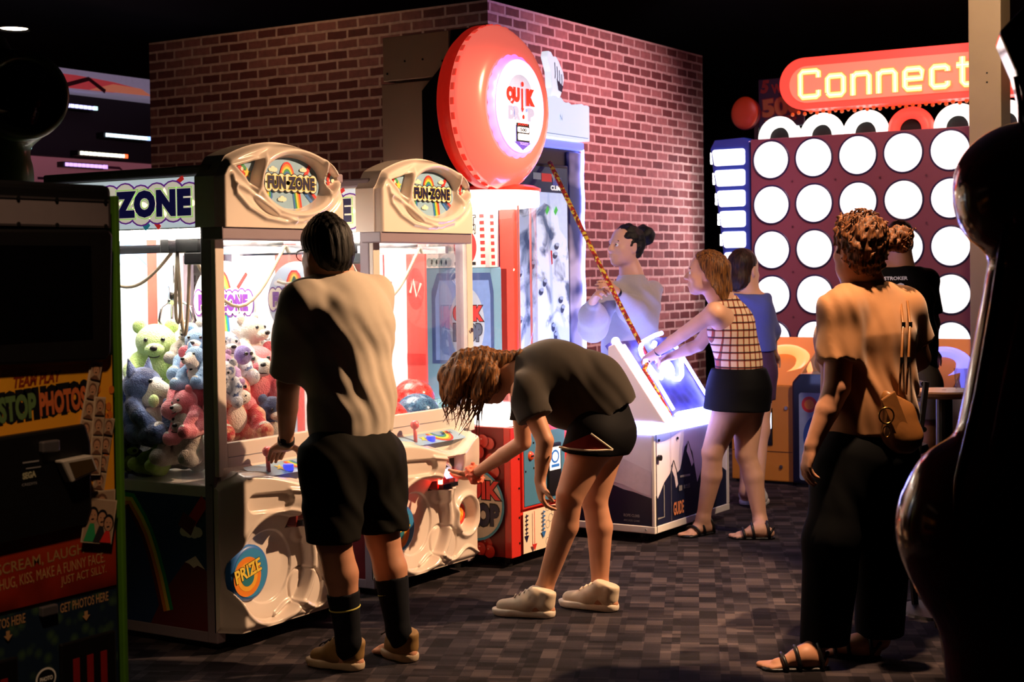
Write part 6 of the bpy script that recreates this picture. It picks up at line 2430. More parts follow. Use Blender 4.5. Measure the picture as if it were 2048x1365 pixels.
def shoe(root, heel, toe, ank, upper, sole, k=1.0, high=.075, name='shoe', lace=None):
    heel, toe = A3(heel), A3(toe)
    d = nrm(toe - heel)
    L = np.linalg.norm(toe - heel)
    sd = np.cross(d, Uv)
    lo, hi = bounds([heel, toe, heel + Uv * .2], .09)
    s = SDF(lo, hi, .0055)
    s.cone(heel + d * .04 + Uv * .055, heel + d * L * .45 + Uv * .055, .042, .045, .02)
    s.cone(heel + d * L * .4 + Uv * .055, heel + d * (L - .045) + Uv * .042, .044, .034, .03, flat=(Uv, .85))
    s.cone(heel + d * .035 + Uv * .06, heel + d * .025 + Uv * (.06 + high * .55), .040, .040, .02)
    s.cone(heel + d * .11 + Uv * .07, heel + d * .075 + Uv * (.055 + high * .6), .040, .042, .02)
    s.cut(heel + Uv * .024, -Uv)
    top = A3(ank)
    s.cut(heel + Uv * (.055 + high) + d * .05, Uv * .9 - d * .25)
    o = s.build(name, upper, root)
    q = SDF(lo, hi, .0055)
    q.cone(heel + d * .035 + Uv * .02, heel + d * (L - .05) + Uv * .02, .046, .046, .02, flat=(Uv, .9))
    q.cone(heel + d * (L - .07) + Uv * .022, heel + d * (L - .03) + Uv * .028, .045, .036, .02, flat=(Uv, .8))
    q.cut(heel + Uv * .002, -Uv)
    q.cut(heel + Uv * .034, Uv)
    q.build('sole', sole, o)
    if lace:
        m = MB()
        for j in range(4):
            c = heel + d * (.10 + .022 * j) + Uv * (.124 - .0115 * j)
            m.tube([c - sd * .028 - Uv * .004, c + Uv * .004, c + sd * .028 - Uv * .004], .0032, 6)
        m.build('laces', lace, o, smooth=True)
    return o


def sandal(root, heel, toe, m):
    heel, toe = A3(heel), A3(toe)
    d = nrm(toe - heel)
    sd = np.cross(d, Uv)
    L = np.linalg.norm(toe - heel)
    q = SDF(*bounds([heel, toe], .07), .006)
    q.cone(heel + d * .03, heel + d * (L - .03), .043, .048, .01, flat=(Uv, .9))
    q.cut(heel + Uv * .001, -Uv)
    q.cut(heel + Uv * .014, Uv)
    o = q.build('sandal', m, root)
    st = MB()
    for a_, hh, ww in ((.155, .047, .050), (.105, .074, .046), (.02, .085, .040)):
        pts = []
        for j in range(13):
            t_ = math.pi * j / 12
            pts.append(heel + d * (a_ + .012 * math.sin(t_)) + sd * ww * math.cos(t_) + Uv * (.010 + hh * math.sin(t_) ** .8))
        st.tube(pts, .008, 8)
    st.tube([heel + d * .02 + sd * .04 + Uv * .03, heel - d * .006 + Uv * .06, heel + d * .02 - sd * .04 + Uv * .03], .007, 8)
    st.build('strap', m, o, smooth=True)


# ------------------------------------------------------------------ man at the left crane
def man_at_crane():
    root = thing('person', 'man in pale beige T-shirt, dark shorts and glasses playing the left claw crane', 'person', (-3.606, 4.611, 0.000))
    SH = mat('tee_beige', 'cdbfae', .85, var=.05, scale=50, sheen=.2)
    SHO = mat('shorts_olive_black', '100f0b', .8, var=.2, scale=60, spec=.12)
    ls, rs = (-3.731, 4.406, 1.389), (-3.695, 4.785, 1.415)
    le, lw = (-3.864, 4.479, 1.089), (-4.004, 4.619, 0.831)
    re, rw = (-3.787, 4.905, 1.052), (-3.969, 4.949, 0.836)
    nb, ch, wa, pe = (-3.723, 4.579, 1.489), (-3.684, 4.598, 1.288), (-3.659, 4.607, 1.038), (-3.659, 4.601, 0.827)
    lh, rh = (-3.646, 4.466, 0.795), (-3.661, 4.740, 0.769)
    lk, rk = (-3.614, 4.430, 0.501), (-3.581, 4.688, 0.472)
    la, ra = (-3.593, 4.480, 0.122), (-3.518, 4.694, 0.124)
    lhe, lto = (-3.573, 4.528, 0.000), (-3.804, 4.500, 0.000)
    rhe, rto = (-3.471, 4.721, -0.000), (-3.637, 4.769, 0.000)
    X = np.array((1.0, 0, 0))
    head = Head((-3.730, 4.554, 1.590), -.60 * Rv + .78 * Fv - .10 * Uv, k=1.06)
    b = SDF(*bounds([ls, rs, lw, rw, lhe, lto, rhe, rto, head.c + Uv * .1, (-4.194, 4.661, 0.702)], .13), .006)
    head.build(b, nb)
    fl = (X, .72)
    b.chain([nb, ch, wa, pe], [.09, .165, .15, .155], .06, flat=fl)
    for s_, e_, w_ in ((ls, le, lw), (rs, re, rw)):
        b.cone(ch, s_, .10, .065, .05)
        b.chain([s_, e_], [.062, .047], .03)
        b.chain([e_, A3(e_) * .6 + A3(w_) * .4, w_], [.045, .042, .027], .008)
    hand(b, lw, A3((-4.209, 4.724, 0.749)) - A3(lw), (0, 0, -1), (-.2, .9, 0), .22, 1.02)
    hand(b, rw, A3((-4.094, 4.986, 0.753)) - A3(rw), (0, 0, -1), (0, -1, 0), .6, 1.02)
    for h_, k_1, a_ in ((lh, lk, la), (rh, rk, ra)):
        b.chain([h_, k_1], [.105, .068], .05)
        b.chain([k_1, A3(k_1) * .68 + A3(a_) * .32 + X * .012, a_], [.062, .064, .040], .012)
    foot(b, lhe, lto, la)
    foot(b, rhe, rto, ra)
    b.build('body', SKIN, root)
    head.eyes(root)
    # hair
    h = SDF(*bounds([head.c], .17), .005)
    h.ell(head.p(-.012, 0, .036), (.114, .094, .101), .01, head.ax)
    h.ell(head.p(-.06, 0, -.02), (.060, .078, .078), .03, head.ax)
    h.cone(head.p(.07, 0, .105), head.p(-.02, 0, .108), .024, .034, .03)
    h.cut(head.p(.062, 0, .05), head.f * .8 - head.u * .55)
    h.cut(head.p(-.06, 0, -.075), -head.u + .25 * head.f)
    h.cut(head.p(.02, 0, -.005), head.f * .75 - head.u * .75)
    h.disp(strands(260, .0035, (head.s, head.f), 2))
    h.build('hair', HAIR_BLACK, root)
    # glasses
    g_ = MB()
    for q in (-1, 1):
        g_.tube([head.p(.112, .033 * q + .026 * math.cos(t_ * .3142), -.002 + .021 * math.sin(t_ * .3142)) for t_ in range(20)], .0022, 6, closed=True)
        g_.tube([head.p(.110, .058 * q, .006), head.p(.05, .078 * q, .008), head.p(-.02, .082 * q, .004)], .0022, 6)
    g_.tube([head.p(.113, -.008, .004), head.p(.114, .008, .004)], .002, 6)
    go = g_.build('glasses', BLACK, root, smooth=True)
    for q in (-1, 1):
        MB().lathe([(.001, 0), (.0245, 0)], head.p(.112, .033 * q, -.002), tuple(head.f), 20).build('lens', GLASS, go)
    # T-shirt
    s = SDF(*bounds([ls, rs, le, re, pe, nb], .20), .0065)
    hem = A3((-3.664, 4.599, 0.888))
    s.chain([A3(nb) - Uv * .045 + X * .01, ch, wa, hem - Uv * .05], [.105, .186, .176, .188], .07, flat=(X, .76))
    s.ell(A3(ch) + X * .03 + Uv * .03, (.135, .20, .16), .06)
    for s_, e_ in ((ls, le), (rs, re)):
        s.cone(A3(nb) - Uv * .06, s_, .085, .085, .05)
        en = A3(s_) * .08 + A3(e_) * .92
        s.chain([s_, A3(s_) * .5 + A3(en) * .5, en], [.084, .082, .080], .04, cap=True)
    s.cut(hem, (-.05, .1, -1))
    s.cut(A3(nb) + Uv * .012, Uv + .25 * A3(head.f))
    s.cone(A3(nb) - Uv * .03, A3(nb) + Uv * .08, .064, .064, .0, 'sub')
    s.disp(folds((.3, 1, .35), 46, .0044, 1.0, (.2, -.3, 1), .7), .02)
    s.disp(folds((.1, .6, 1), 30, .0024, 2.4, (0, 1, -.5), .6), .02)
    s.build('t_shirt', SH, root)
    # shorts
    t = SDF(*bounds([pe, lh, rh, lk, rk, hem], .20), .0065)
    t.chain([A3(hem) + Uv * .0, A3(pe) - Uv * .05], [.150, .180], .05, flat=(X, .85))
    t.cut(A3(hem) + Uv * .035, Uv)
    t.ell(A3(pe) + X * .06 - Uv * .03, (.12, .17, .12), .05)
    for h_, k_1 in ((lh, lk), (rh, rk)):
        t.chain([h_, A3(h_) * .0 + A3(k_1)], [.132, .102], .04)
        hp = A3(h_) * .04 + A3(k_1) * .96
        kd = A3(k_1) - A3(h_)
    t.cut(A3((-3.671, 4.418, 0.503)), -Uv + .02 * Rv)
    t.disp(folds((.4, 1, .6), 40, .004, .5), .02)
    t.build('shorts', SHO, root)
    # socks, shoes, watch
    SOCK = mat('sock_charcoal', '17191f', .9, var=.3, scale=120, spec=.12)
    for k_1, a_, he, to, top in ((lk, la, lhe, lto, .50), (rk, ra, rhe, rto, .42)):
        q = SDF(*bounds([k_1, a_, he], .09), .0065)
        k2, a2 = A3(k_1), A3(a_)
        q.chain([k2 * .68 + a2 * .32 + X * .012, a2, A3(he) + nrm(A3(to) - A3(he)) * .06 + Uv * .06], [.069, .046, .046], .02)
        q.cut(k2 * (1 - top) + a2 * top, k2 - a2)
        so = q.build('sock', SOCK, root)
        c0, ax_ = k2 * (1 - top - .16) + a2 * (top + .16), nrm(k2 - a2)
        MB().lathe([(.0585, -.003), (.0605, 0), (.0585, .003)], c0 + X * .006, tuple(ax_), 28).build('sock_stripe', mat('sock_stripe_yellow', 'c8c060', .8), so, smooth=True)
    for he, to, an in ((lhe, lto, la), (rhe, rto, ra)):
        shoe(root, he, to, an, mat('shoe_tan', '8a6a3a', .7, var=.2), mat('shoe_sole_cream', 'b9a58a', .6), lace=BLACK)
    wd = nrm(A3(lw) - A3(le))
    c = A3(lw) - wd * .018
    wa_ = MB().lathe([(.031, -.013), (.034, -.010), (.034, .010), (.031, .013)], c, tuple(wd), 28).build('wristwatch', BLACK, root, smooth=True)
    MB().obox(c - Fv * .034 - Rv * .006, Rv * .013, Fv * .004, wd * .014).build('watch_face', mat('watch_glass', '0a0a0c', .1, coat=1), wa_, bevel=.002)


man_at_crane()


# ------------------------------------------------------------------ woman bending to the card reader
def bending_woman():
    root = thing('person', 'woman in charcoal T-shirt and black shorts bending down to the card reader', 'person', (-3.418, 5.745, 0.000))
    TEE = mat('tee_charcoal', '302a24', .85, var=.08, scale=60, sheen=.2, spec=.12)
    SHT = mat('shorts_black', '07070b', .75, var=.15, spec=.12)
    pe, wa, ch, nb = (-3.281, 5.883, 0.821), (-3.313, 5.868, 0.987), (-3.477, 5.765, 1.041), (-3.614, 5.679, 1.052)
    ls, rs = (-3.480, 5.572, 0.988), (-3.676, 5.851, 0.994)
    le, lw = (-3.373, 5.563, 0.778), (-3.401, 5.564, 0.605)
    re, rw = (-3.706, 5.918, 0.719), (-4.014, 5.978, 0.549)
    lh, rh = (-3.261, 5.800, 0.781), (-3.307, 5.984, 0.770)
    lk, rk = (-3.332, 5.700, 0.531), (-3.342, 5.929, 0.482)
    la, ra = (-3.465, 5.686, 0.101), (-3.324, 5.941, 0.082)
    lhe, lto = (-3.390, 5.639, 0.000), (-3.646, 5.564, 0.000)
    rhe, rto = (-3.207, 5.873, 0.000), (-3.480, 5.860, 0.000)
    head = Head((-3.726, 5.607, 1.034), -Uv * .93 - .30 * Rv + .12 * Fv, -Rv * .92 + .25 * Uv)
    b = SDF(*bounds([ls, rs, lw, rw, lhe, lto, rhe, rto, head.c, pe, (-4.278, 6.022, 0.462)], .16), .006)
    head.build(b, nb)
    fl = (Fv, 1.0)
    b.chain([nb, ch, wa, pe], [.07, .120, .105, .125], .06)
    for s_ in (ls, rs):
        b.cone(ch, s_, .09, .052, .05)
    for s_, e_, w_ in ((ls, le, lw), (rs, re, rw)):
        b.chain([s_, e_], [.050, .038], .03)
        b.chain([e_, A3(e_) * .6 + A3(w_) * .4, w_], [.037, .036, .023], .008)
    hand(b, lw, A3((-3.395, 5.565, 0.523)) - A3(lw), Fv * .15 + Rv * .85, -Fv, .6, .95)
    hand(b, rw, A3((-4.204, 6.022, 0.484)) - A3(rw), Uv + .2 * Fv, -Fv * .4 + Rv * -.4 + Uv * .4, .35, .98)
    for h_, k_1, a_ in ((lh, lk, la), (rh, rk, ra)):
        b.cone(pe, h_, .12, .10, .06)
        b.chain([h_, k_1], [.100, .062], .05)
        b.chain([k_1, A3(k_1) * .68 + A3(a_) * .32 + Rv * .016, a_], [.056, .058, .036], .012)
    foot(b, lhe, lto, la)
    foot(b, rhe, rto, ra)
    b.build('body', SKIN, root)
    head.eyes(root)
    h = SDF(*bounds([head.c, (-3.580, 5.702, 1.113)], .2), .0055)
    h.ell(head.p(-.02, 0, .035), (.108, .092, .100), .01, head.ax)
    h.chain([head.p(-.05, .0, .10), head.p(.03, .02, .13), head.p(.11, .03, .12)], [.05, .05, .035], .03)
    for l_ in (-.075, -.03, .03, .075):
        h.chain([head.p(-.02, l_, .09), head.p(.07, l_ * 1.1, .095), head.p(.15, l_ * 1.0, .085)], [.04, .035, .010], .025)
        h.chain([head.p(-.03, l_ * 1.1, -.01), head.p(.05, l_ * 1.25, -.01), head.p(.11, l_ * 1.2, .0)], [.035, .03, .008], .02)
    h.chain([head.p(-.08, 0, .0), (-3.635, 5.643, 1.104), (-3.555, 5.671, 1.148)], [.065, .045, .015], .03)
    h.chain([head.p(-.06, .07, -.03), head.p(.0, .085, -.06), head.p(.08, .085, -.05)], [.035, .03, .008], .02)
    h.ell(head.p(.10, 0, -.02), (.07, .055, .08), .01, head.ax, 'sub')
    h.disp(strands(190, .0055, (head.s, head.u), 1))
    ho = h.build('hair', HAIR_BROWN, root)
    random.seed(21)
    ws = MB()
    for i in range(46):
        l_ = random.uniform(-.10, .10)
        u0 = random.uniform(-.05, .13)
        p0 = head.p(.03, l_ * .9, u0)
        p1 = head.p(.11 + random.uniform(0, .05), l_ * 1.05, u0 + random.uniform(-.03, .03))
        p2 = head.p(.17 + random.uniform(.0, .09), l_ * 1.05 + random.uniform(-.02, .02), u0 + random.uniform(-.05, .04))
        ws.tube([p0, p1, p2], .004, 5, rr=[.0065, .004, .0008])
    ws.build('loose_strands', HAIR_BROWN, ho, smooth=True)
    # T-shirt
    s = SDF(*bounds([ls, rs, le, pe, nb, wa], .22), .0065)
    s.chain([A3(nb) + Rv * .01, ch, wa, A3((-3.270, 5.892, 0.905))], [.088, .142, .140, .150], .07)
    s.ell((-3.431, 5.795, 1.062), (.15, .16, .125), .05, (Rv, Fv, Uv))
    s.ell((-3.403, 5.808, 0.900), (.12, .13, .10), .06, (Rv, Fv, Uv))
    for s_, e_ in ((ls, le), (rs, re)):
        s.cone(ch, s_, .11, .078, .05)
        s.chain([s_, A3(s_) * .45 + A3(e_) * .55], [.076, .080], .03, cap=True)
    hemd = A3((-3.166, 5.960, 0.934)) - A3((-3.431, 5.787, 0.784))
    s.cut((-3.207, 5.933, 0.904), -Uv * .88 + Rv * .48)
    s.cut((-3.603, 5.686, 1.051), -Rv * .9 + Uv * .1)
    s.disp(folds((.5, .3, .5), 44, .0038, 3.0, (1, .3, -.6)), .02)
    s.build('t_shirt', TEE, root)
    # shorts with red side and white piping
    t = SDF(*bounds([pe, lh, rh, lk], .2), .006)
    t.chain([A3((-3.289, 5.880, 0.892)), A3((-3.270, 5.889, 0.787))], [.135, .150], .05)
    for h_, k_1 in ((lh, lk), (rh, rk)):
        t.chain([h_, A3(h_) * .7 + A3(k_1) * .3], [.124, .115], .04)
    t.cut((-3.299, 5.821, 0.705), A3((0, 0, -1)) - .10 * Rv)
    to_ = t.build('shorts', SHT, root)
    r1 = MB()
    P0, P1, P2 = A3((-3.312, 5.577, 0.752)), A3((-3.184, 5.630, 0.810)), A3((-3.113, 5.691, 0.739))
    v = []
    top = [P0 + (P1 - P0) * k / 6 for k in range(7)] + [P1 + (P2 - P1) * k / 6 for k in range(1, 7)]
    bot = [P0 + (P2 - P0) * k / 12 - Uv * .006 * math.sin(math.pi * k / 12) - Fv * .02 * math.sin(math.pi * k / 12) for k in range(13)]
    r1.grid([[tuple(p) for p in top], [tuple(p) for p in bot]])
    r1.build('red_side_panel', mat('shorts_red', '8c1a14', .7), to_, smooth=True)
    MB().tube(bot, .0045, 6).tube(top[6:], .0045, 6).build('white_piping', mat('piping_cream', 'e6d9c4', .7), to_, smooth=True)
    for he, to, an in ((lhe, lto, la), (rhe, rto, ra)):
        shoe(root, he, to, an, mat('trainer_cream', 'd9c6ae', .75, var=.1, scale=60), mat('trainer_sole', 'e6d8c6', .6), high=.07, lace=mat('lace_cream', 'e2d4c0', .8))
    # scrunchie
    wd = nrm(A3(rw) - A3(re))
    c = A3(rw) + wd * .002
    q = SDF(*bounds([c], .08), .005)
    t0 = nrm(np.cross(wd, Uv))
    t1 = np.cross(wd, t0)
    pts = [c + t0 * .034 * math.cos(i * .524) + t1 * .034 * math.sin(i * .524) for i in range(13)]
    q.chain(pts, [.017] * 13, .01)
    q.disp(curls(240, .005))
    q.build('scrunchie', mat('scrunchie_coral', 'e8765a', .8), root)


bending_woman()


# ------------------------------------------------------------------ woman holding the rope
def rope_woman():
    root = thing('person', 'woman with dark hair bun and pale sweatshirt holding the rope by the brick wall', 'person', (-4.589, 8.622, 0.000))
    SW = mat('sweatshirt_cream', 'aca6ac', .9, var=.06, scale=60, sheen=.3)
    JE = mat('jeans_blue', '2c4272', .8, var=.15, scale=90)
    D = 9.55
    nb, ch, wa, pe = (-4.481, 8.469, 1.443), (-4.486, 8.460, 1.255), (-4.491, 8.450, 1.005), (-4.486, 8.448, 0.817)
    rs, ls = (-4.530, 8.282, 1.383), (-4.429, 8.631, 1.377)
    le, lw = (-4.363, 8.382, 1.180), (-4.379, 8.069, 1.377)
    re, rw = (-4.555, 8.094, 1.159), (-4.466, 7.941, 1.320)
    lh, rh = (-4.476, 8.535, 0.764), (-4.495, 8.358, 0.776)
    lk, rk = (-4.466, 8.507, 0.403), (-4.491, 8.302, 0.417)
    la, ra = (-4.494, 8.551, 0.048), (-4.524, 8.341, 0.049)
    lhe, lto = (-4.546, 8.691, 0.000), (-4.683, 8.480, 0.000)
    rhe, rto = (-4.557, 8.453, 0.000), (-4.694, 8.248, 0.000)
    head = Head((-4.504, 8.425, 1.652), -.80 * Rv - .52 * Fv + .10 * Uv, k=1.06)
    b = SDF(*bounds([ls, rs, lw, rw, lhe, lto, rhe, rto, head.c + Uv * .1], .15), .0075)
    head.build(b, nb)
    fw = nrm(-.8 * Rv - .55 * Fv)
    b.chain([nb, ch, wa, pe], [.075, .13, .115, .135], .06, flat=(fw, .75))
    for s_, e_, w_ in ((ls, le, lw), (rs, re, rw)):
        b.cone(ch, s_, .09, .055, .05)
        b.chain([s_, e_, w_], [.05, .038, .025], .03)
    hand(b, lw, A3((-4.397, 7.894, 1.448)) - A3(lw), -Rv - .5 * Fv + .2 * Uv, Uv, .55)
    hand(b, rw, A3((-4.392, 7.896, 1.395)) - A3(rw), Rv * .7 - Fv * .6, Uv - Rv * .2, .75)
    for h_, k_1, a_ in ((lh, lk, la), (rh, rk, ra)):
        b.chain([h_, k_1], [.10, .062], .05)
        b.chain([k_1, a_], [.058, .038], .012)
    foot(b, lhe, lto, la)
    foot(b, rhe, rto, ra)
    b.build('body', SKIN_L, root)
    head.eyes(root)
    h = SDF(*bounds([head.c], .24), .006)
    h.ell(head.p(-.022, 0, .040), (.108, .086, .098), .01, head.ax)
    h.ell(head.p(-.055, 0, -.01), (.06, .072, .08), .03, head.ax)
    h.cut(head.p(.055, 0, .06), head.f * .8 - head.u * .6)
    h.cut(head.p(-.03, 0, -.085), -head.u + .2 * head.f)
    h.cut(head.p(.015, 0, -.005), head.f * .8 - head.u * .6)
    h.disp(strands(200, .003, (head.s, head.u)))
    h.ell(head.p(-.140, -.01, .078), (.066, .072, .068), .012, head.ax)
    h.disp(curls(110, .004, 2))
    h.build('hair', HAIR_BLACK, root)
    s = SDF(*bounds([ls, rs, le, re, lw, rw, pe, nb], .2), .0075)
    hem = A3((-4.491, 8.446, 0.886))
    s.chain([A3(nb) - Uv * .03, ch, wa, hem], [.10, .175, .185, .18], .08, flat=(fw, .8))
    for s_, e_, w_ in ((ls, le, lw), (rs, re, rw)):
        s.cone(A3(nb) - Uv * .055, A3(s_) - Uv * .012, .062, .066, .04)
        s.chain([A3(s_) - Uv * .012, e_, A3(e_) * .55 + A3(w_) * .45, A3(e_) * .15 + A3(w_) * .85], [.066, .088, .085, .040], .03)
    s.cut(hem, -Uv)
    s.cone(A3(nb) - Uv * .03 + fw * .012, A3(nb) + Uv * .08, .060, .085, .0, 'sub')
    s.cut(A3(nb) + Uv * .035, Uv)
    s.disp(folds((.5, .6, .8), 34, .005, 2), .02)
    so = s.build('sweatshirt', SW, root)
    q = SDF(*bounds([nb], .14), .006)
    ring = [A3(nb) - Uv * .004 + fw * (.012 + .066 * math.cos(i * .524)) + np.cross(Uv, fw) * .074 * math.sin(i * .524) - Uv * .016 * math.cos(i * .524) for i in range(13)]
    q.chain(ring, [.011] * 13, .005)
    q.build('collar', mat('collar_grey', '7f7c88', .9), so)
    t = SDF(*bounds([pe, lh, rh, la, ra], .2), .008)
    t.ell(pe, (.17, .16, .13), .04)
    for h_, k_1, a_ in ((lh, lk, la), (rh, rk, ra)):
        t.chain([h_, k_1, A3(a_) + Uv * .02], [.118, .082, .068], .04)
    t.cut(A3(la) - Uv * .01, -Uv)
    t.build('jeans', JE, root)
    for he, to, an in ((lhe, lto, la), (rhe, rto, ra)):
        shoe(root, he, to, an, BLACK, mat('sole_white', 'd0d0d0', .6))
    wd = nrm(A3(lw) - A3(le))
    MB().lathe([(.028, -.012), (.031, 0), (.028, .012)], A3(lw) - wd * .015, tuple(wd), 24).build('wristband', BLACK, root, smooth=True)


rope_woman()


# ------------------------------------------------------------------ woman in the plaid top
def plaid_nodes(nt, b):
    N, L = nt.nodes, nt.links
    tc = N.new('ShaderNodeTexCoord')
    sep = N.new('ShaderNodeSeparateXYZ')
    L.new(tc.outputs['Object'], sep.inputs[0])
    ad = N.new('ShaderNodeMath')
    ad.operation = 'ADD'
    L.new(sep.outputs['X'], ad.inputs[0])
    L.new(sep.outputs['Y'], ad.inputs[1])

    def stripes(src, freq, lo, hi):
        m = N.new('ShaderNodeMath')
        m.operation = 'MULTIPLY'
        m.inputs[1].default_value = freq
        L.new(src, m.inputs[0])
        f = N.new('ShaderNodeMath')
        f.operation = 'FRACT'
        L.new(m.outputs[0], f.inputs[0])
        r = N.new('ShaderNodeValToRGB')
        r.color_ramp.interpolation = 'CONSTANT'
        e = r.color_ramp.elements
        e[0].position, e[0].color = 0, (1, 1, 1, 1)
        e[1].position, e[1].color = .74, (*hexc(lo), 1)
        x = e.new(.86)
        x.color = (*hexc(hi), 1)
        L.new(f.outputs[0], r.inputs['Fac'])
        return r.outputs['Color']
    a, c = stripes(sep.outputs['Z'], 24, 'a8584a', '3a3036'), stripes(ad.outputs[0], 20, 'c4604a', '96685a')
    mx = N.new('ShaderNodeMix')
    mx.data_type = 'RGBA'
    mx.blend_type = 'MULTIPLY'
    mx.inputs[0].default_value = 1
    L.new(a, mx.inputs[6])
    L.new(c, mx.inputs[7])
    m2 = N.new('ShaderNodeMix')
    m2.data_type = 'RGBA'
    m2.blend_type = 'MULTIPLY'
    m2.inputs[0].default_value = 1
    L.new(mx.outputs[2], m2.inputs[6])
    m2.inputs[7].default_value = (*hexc('e6c9a8'), 1)
    L.new(m2.outputs[2], b.inputs['Base Color'])
    b.inputs['Roughness'].default_value = .85


PLAID = color_ramp_mat('plaid_cotton', plaid_nodes)


def plaid_woman():
    root = thing('person', 'woman in sleeveless plaid top and black skirt leaning on the neon ramp', 'person', (-3.585, 7.855, 0.000))
    SK = mat('skirt_black', '060609', .7, var=.15, spec=.12)
    nb, ch, wa, pe = (-3.595, 7.855, 1.340), (-3.555, 7.899, 1.173), (-3.517, 7.918, 0.984), (-3.512, 7.917, 0.835)
    ls, rs = (-3.564, 7.707, 1.266), (-3.654, 8.052, 1.273)
    le, lw = (-3.772, 7.737, 1.141), (-3.964, 7.778, 1.032)
    re, rw = (-3.811, 8.018, 1.066), (-3.956, 7.972, 1.002)
    lh, rh = (-3.537, 7.875, 0.767), (-3.512, 8.033, 0.770)
    lk, rk = (-3.634, 7.805, 0.474), (-3.499, 7.961, 0.450)
    la, ra = (-3.704, 7.821, 0.092), (-3.414, 7.957, 0.077)
    lhe, lto = (-3.694, 7.909, 0.000), (-3.755, 7.692, 0.000)
    rhe, rto = (-3.312, 7.890, 0.000), (-3.497, 7.793, 0.000)
    head = Head((-3.666, 7.814, 1.479), -.97 * Rv + .22 * Fv + .06 * Uv, Uv + .12 * Rv, 1.0)
    b = SDF(*bounds([ls, rs, lw, rw, lhe, lto, rhe, rto, head.c + Uv * .1], .16), .007)
    head.build(b, nb)
    b.chain([nb, ch, wa, pe], [.068, .125, .105, .130], .06, flat=(Rv, .8))
    for s_, e_, w_ in ((ls, le, lw), (rs, re, rw)):
        b.cone(ch, s_, .09, .050, .05)
        b.chain([s_, e_], [.048, .038], .03)
        b.chain([e_, A3(e_) * .6 + A3(w_) * .4, w_], [.037, .036, .024], .008)
    hand(b, lw, A3((-4.047, 7.795, 0.981)) - A3(lw), -Uv - .3 * Rv, Fv, .6)
    hand(b, rw, A3((-4.024, 7.952, 0.984)) - A3(rw), -Uv - .3 * Rv, -Fv, .6)
    for h_, k_1, a_ in ((lh, lk, la), (rh, rk, ra)):
        b.cone(pe, h_, .12, .1, .06)
        b.chain([h_, k_1], [.100, .062], .05)
        b.chain([k_1, A3(k_1) * .66 + A3(a_) * .34 + Rv * .014, a_], [.056, .058, .036], .012)
    foot(b, lhe, lto, la, .95)
    foot(b, rhe, rto, ra, .95)
    b.build('body', SKIN_L, root)
    head.eyes(root)
    h = SDF(*bounds([head.c, (-3.480, 7.853, 1.190)], .2), .006)
    h.ell(head.p(-.015, 0, .038), (.106, .086, .098), .01, head.ax)
    h.chain([head.p(-.06, 0, .02), head.p(-.075, 0, -.08), (-3.560, 7.805, 1.302)], [.08, .070, .035], .03)
    h.chain([head.p(-.03, .055, -.02), head.p(-.05, .065, -.10), (-3.568, 7.729, 1.299)], [.04, .04, .012], .02)
    h.cut(head.p(.055, 0, .06), head.f * .8 - head.u * .6)
    h.cut(head.p(.0, 0, -.01), head.f * .85 - head.u * .5)
    h.disp(strands(170, .0035, (head.s, head.f)))
    h.build('hair', HAIR_BROWN, root)
    s = SDF(*bounds([ls, rs, pe, nb, ch], .2), .0065)
    s.chain([A3(nb) - Uv * .05 + Rv * .02, ch, wa, A3((-3.517, 7.916, 0.928))], [.085, .142, .132, .146], .07, flat=(Rv, .86))
    for s_ in (ls, rs):
        s.cone(A3(nb) - Uv * .02, A3(s_) * .75 + A3(nb) * .25, .06, .045, .04)
        s.cone(A3(s_) + Rv * -.03 - Uv * .03, A3(s_) - Rv * .10 - Uv * .02, .055, .06, .01, 'sub')
    s.cut((-3.517, 7.917, 0.939), -Uv + .04 * Rv)
    s.cut(A3(nb) - Uv * .012, Uv - .3 * Rv)
    s.disp(folds((.3, .8, .5), 42, .004, 2), .02)
    s.build('plaid_top', PLAID, root)
    t = SDF(*bounds([pe, lh, rh], .22), .007)
    t.chain([A3((-3.517, 7.917, 0.962)), A3((-3.517, 7.914, 0.835)), A3((-3.527, 7.877, 0.627))], [.14, .182, .205], .05, flat=(Rv, .95))
    t.cut((-3.524, 7.906, 0.709), -Uv - .04 * Rv)
    t.cut((-3.517, 7.917, 0.945), Uv)
    t.build('skirt', SK, root)
    for he, to in ((lhe, lto), (rhe, rto)):
        sandal(root, he, to, BLACK)
    wd = nrm(A3(lw) - A3(le))
    MB().lathe([(.026, -.006), (.029, 0), (.026, .006)], A3(lw) - wd * .01, tuple(wd), 24).build('bracelet', BLACK, root, smooth=True)


plaid_woman()


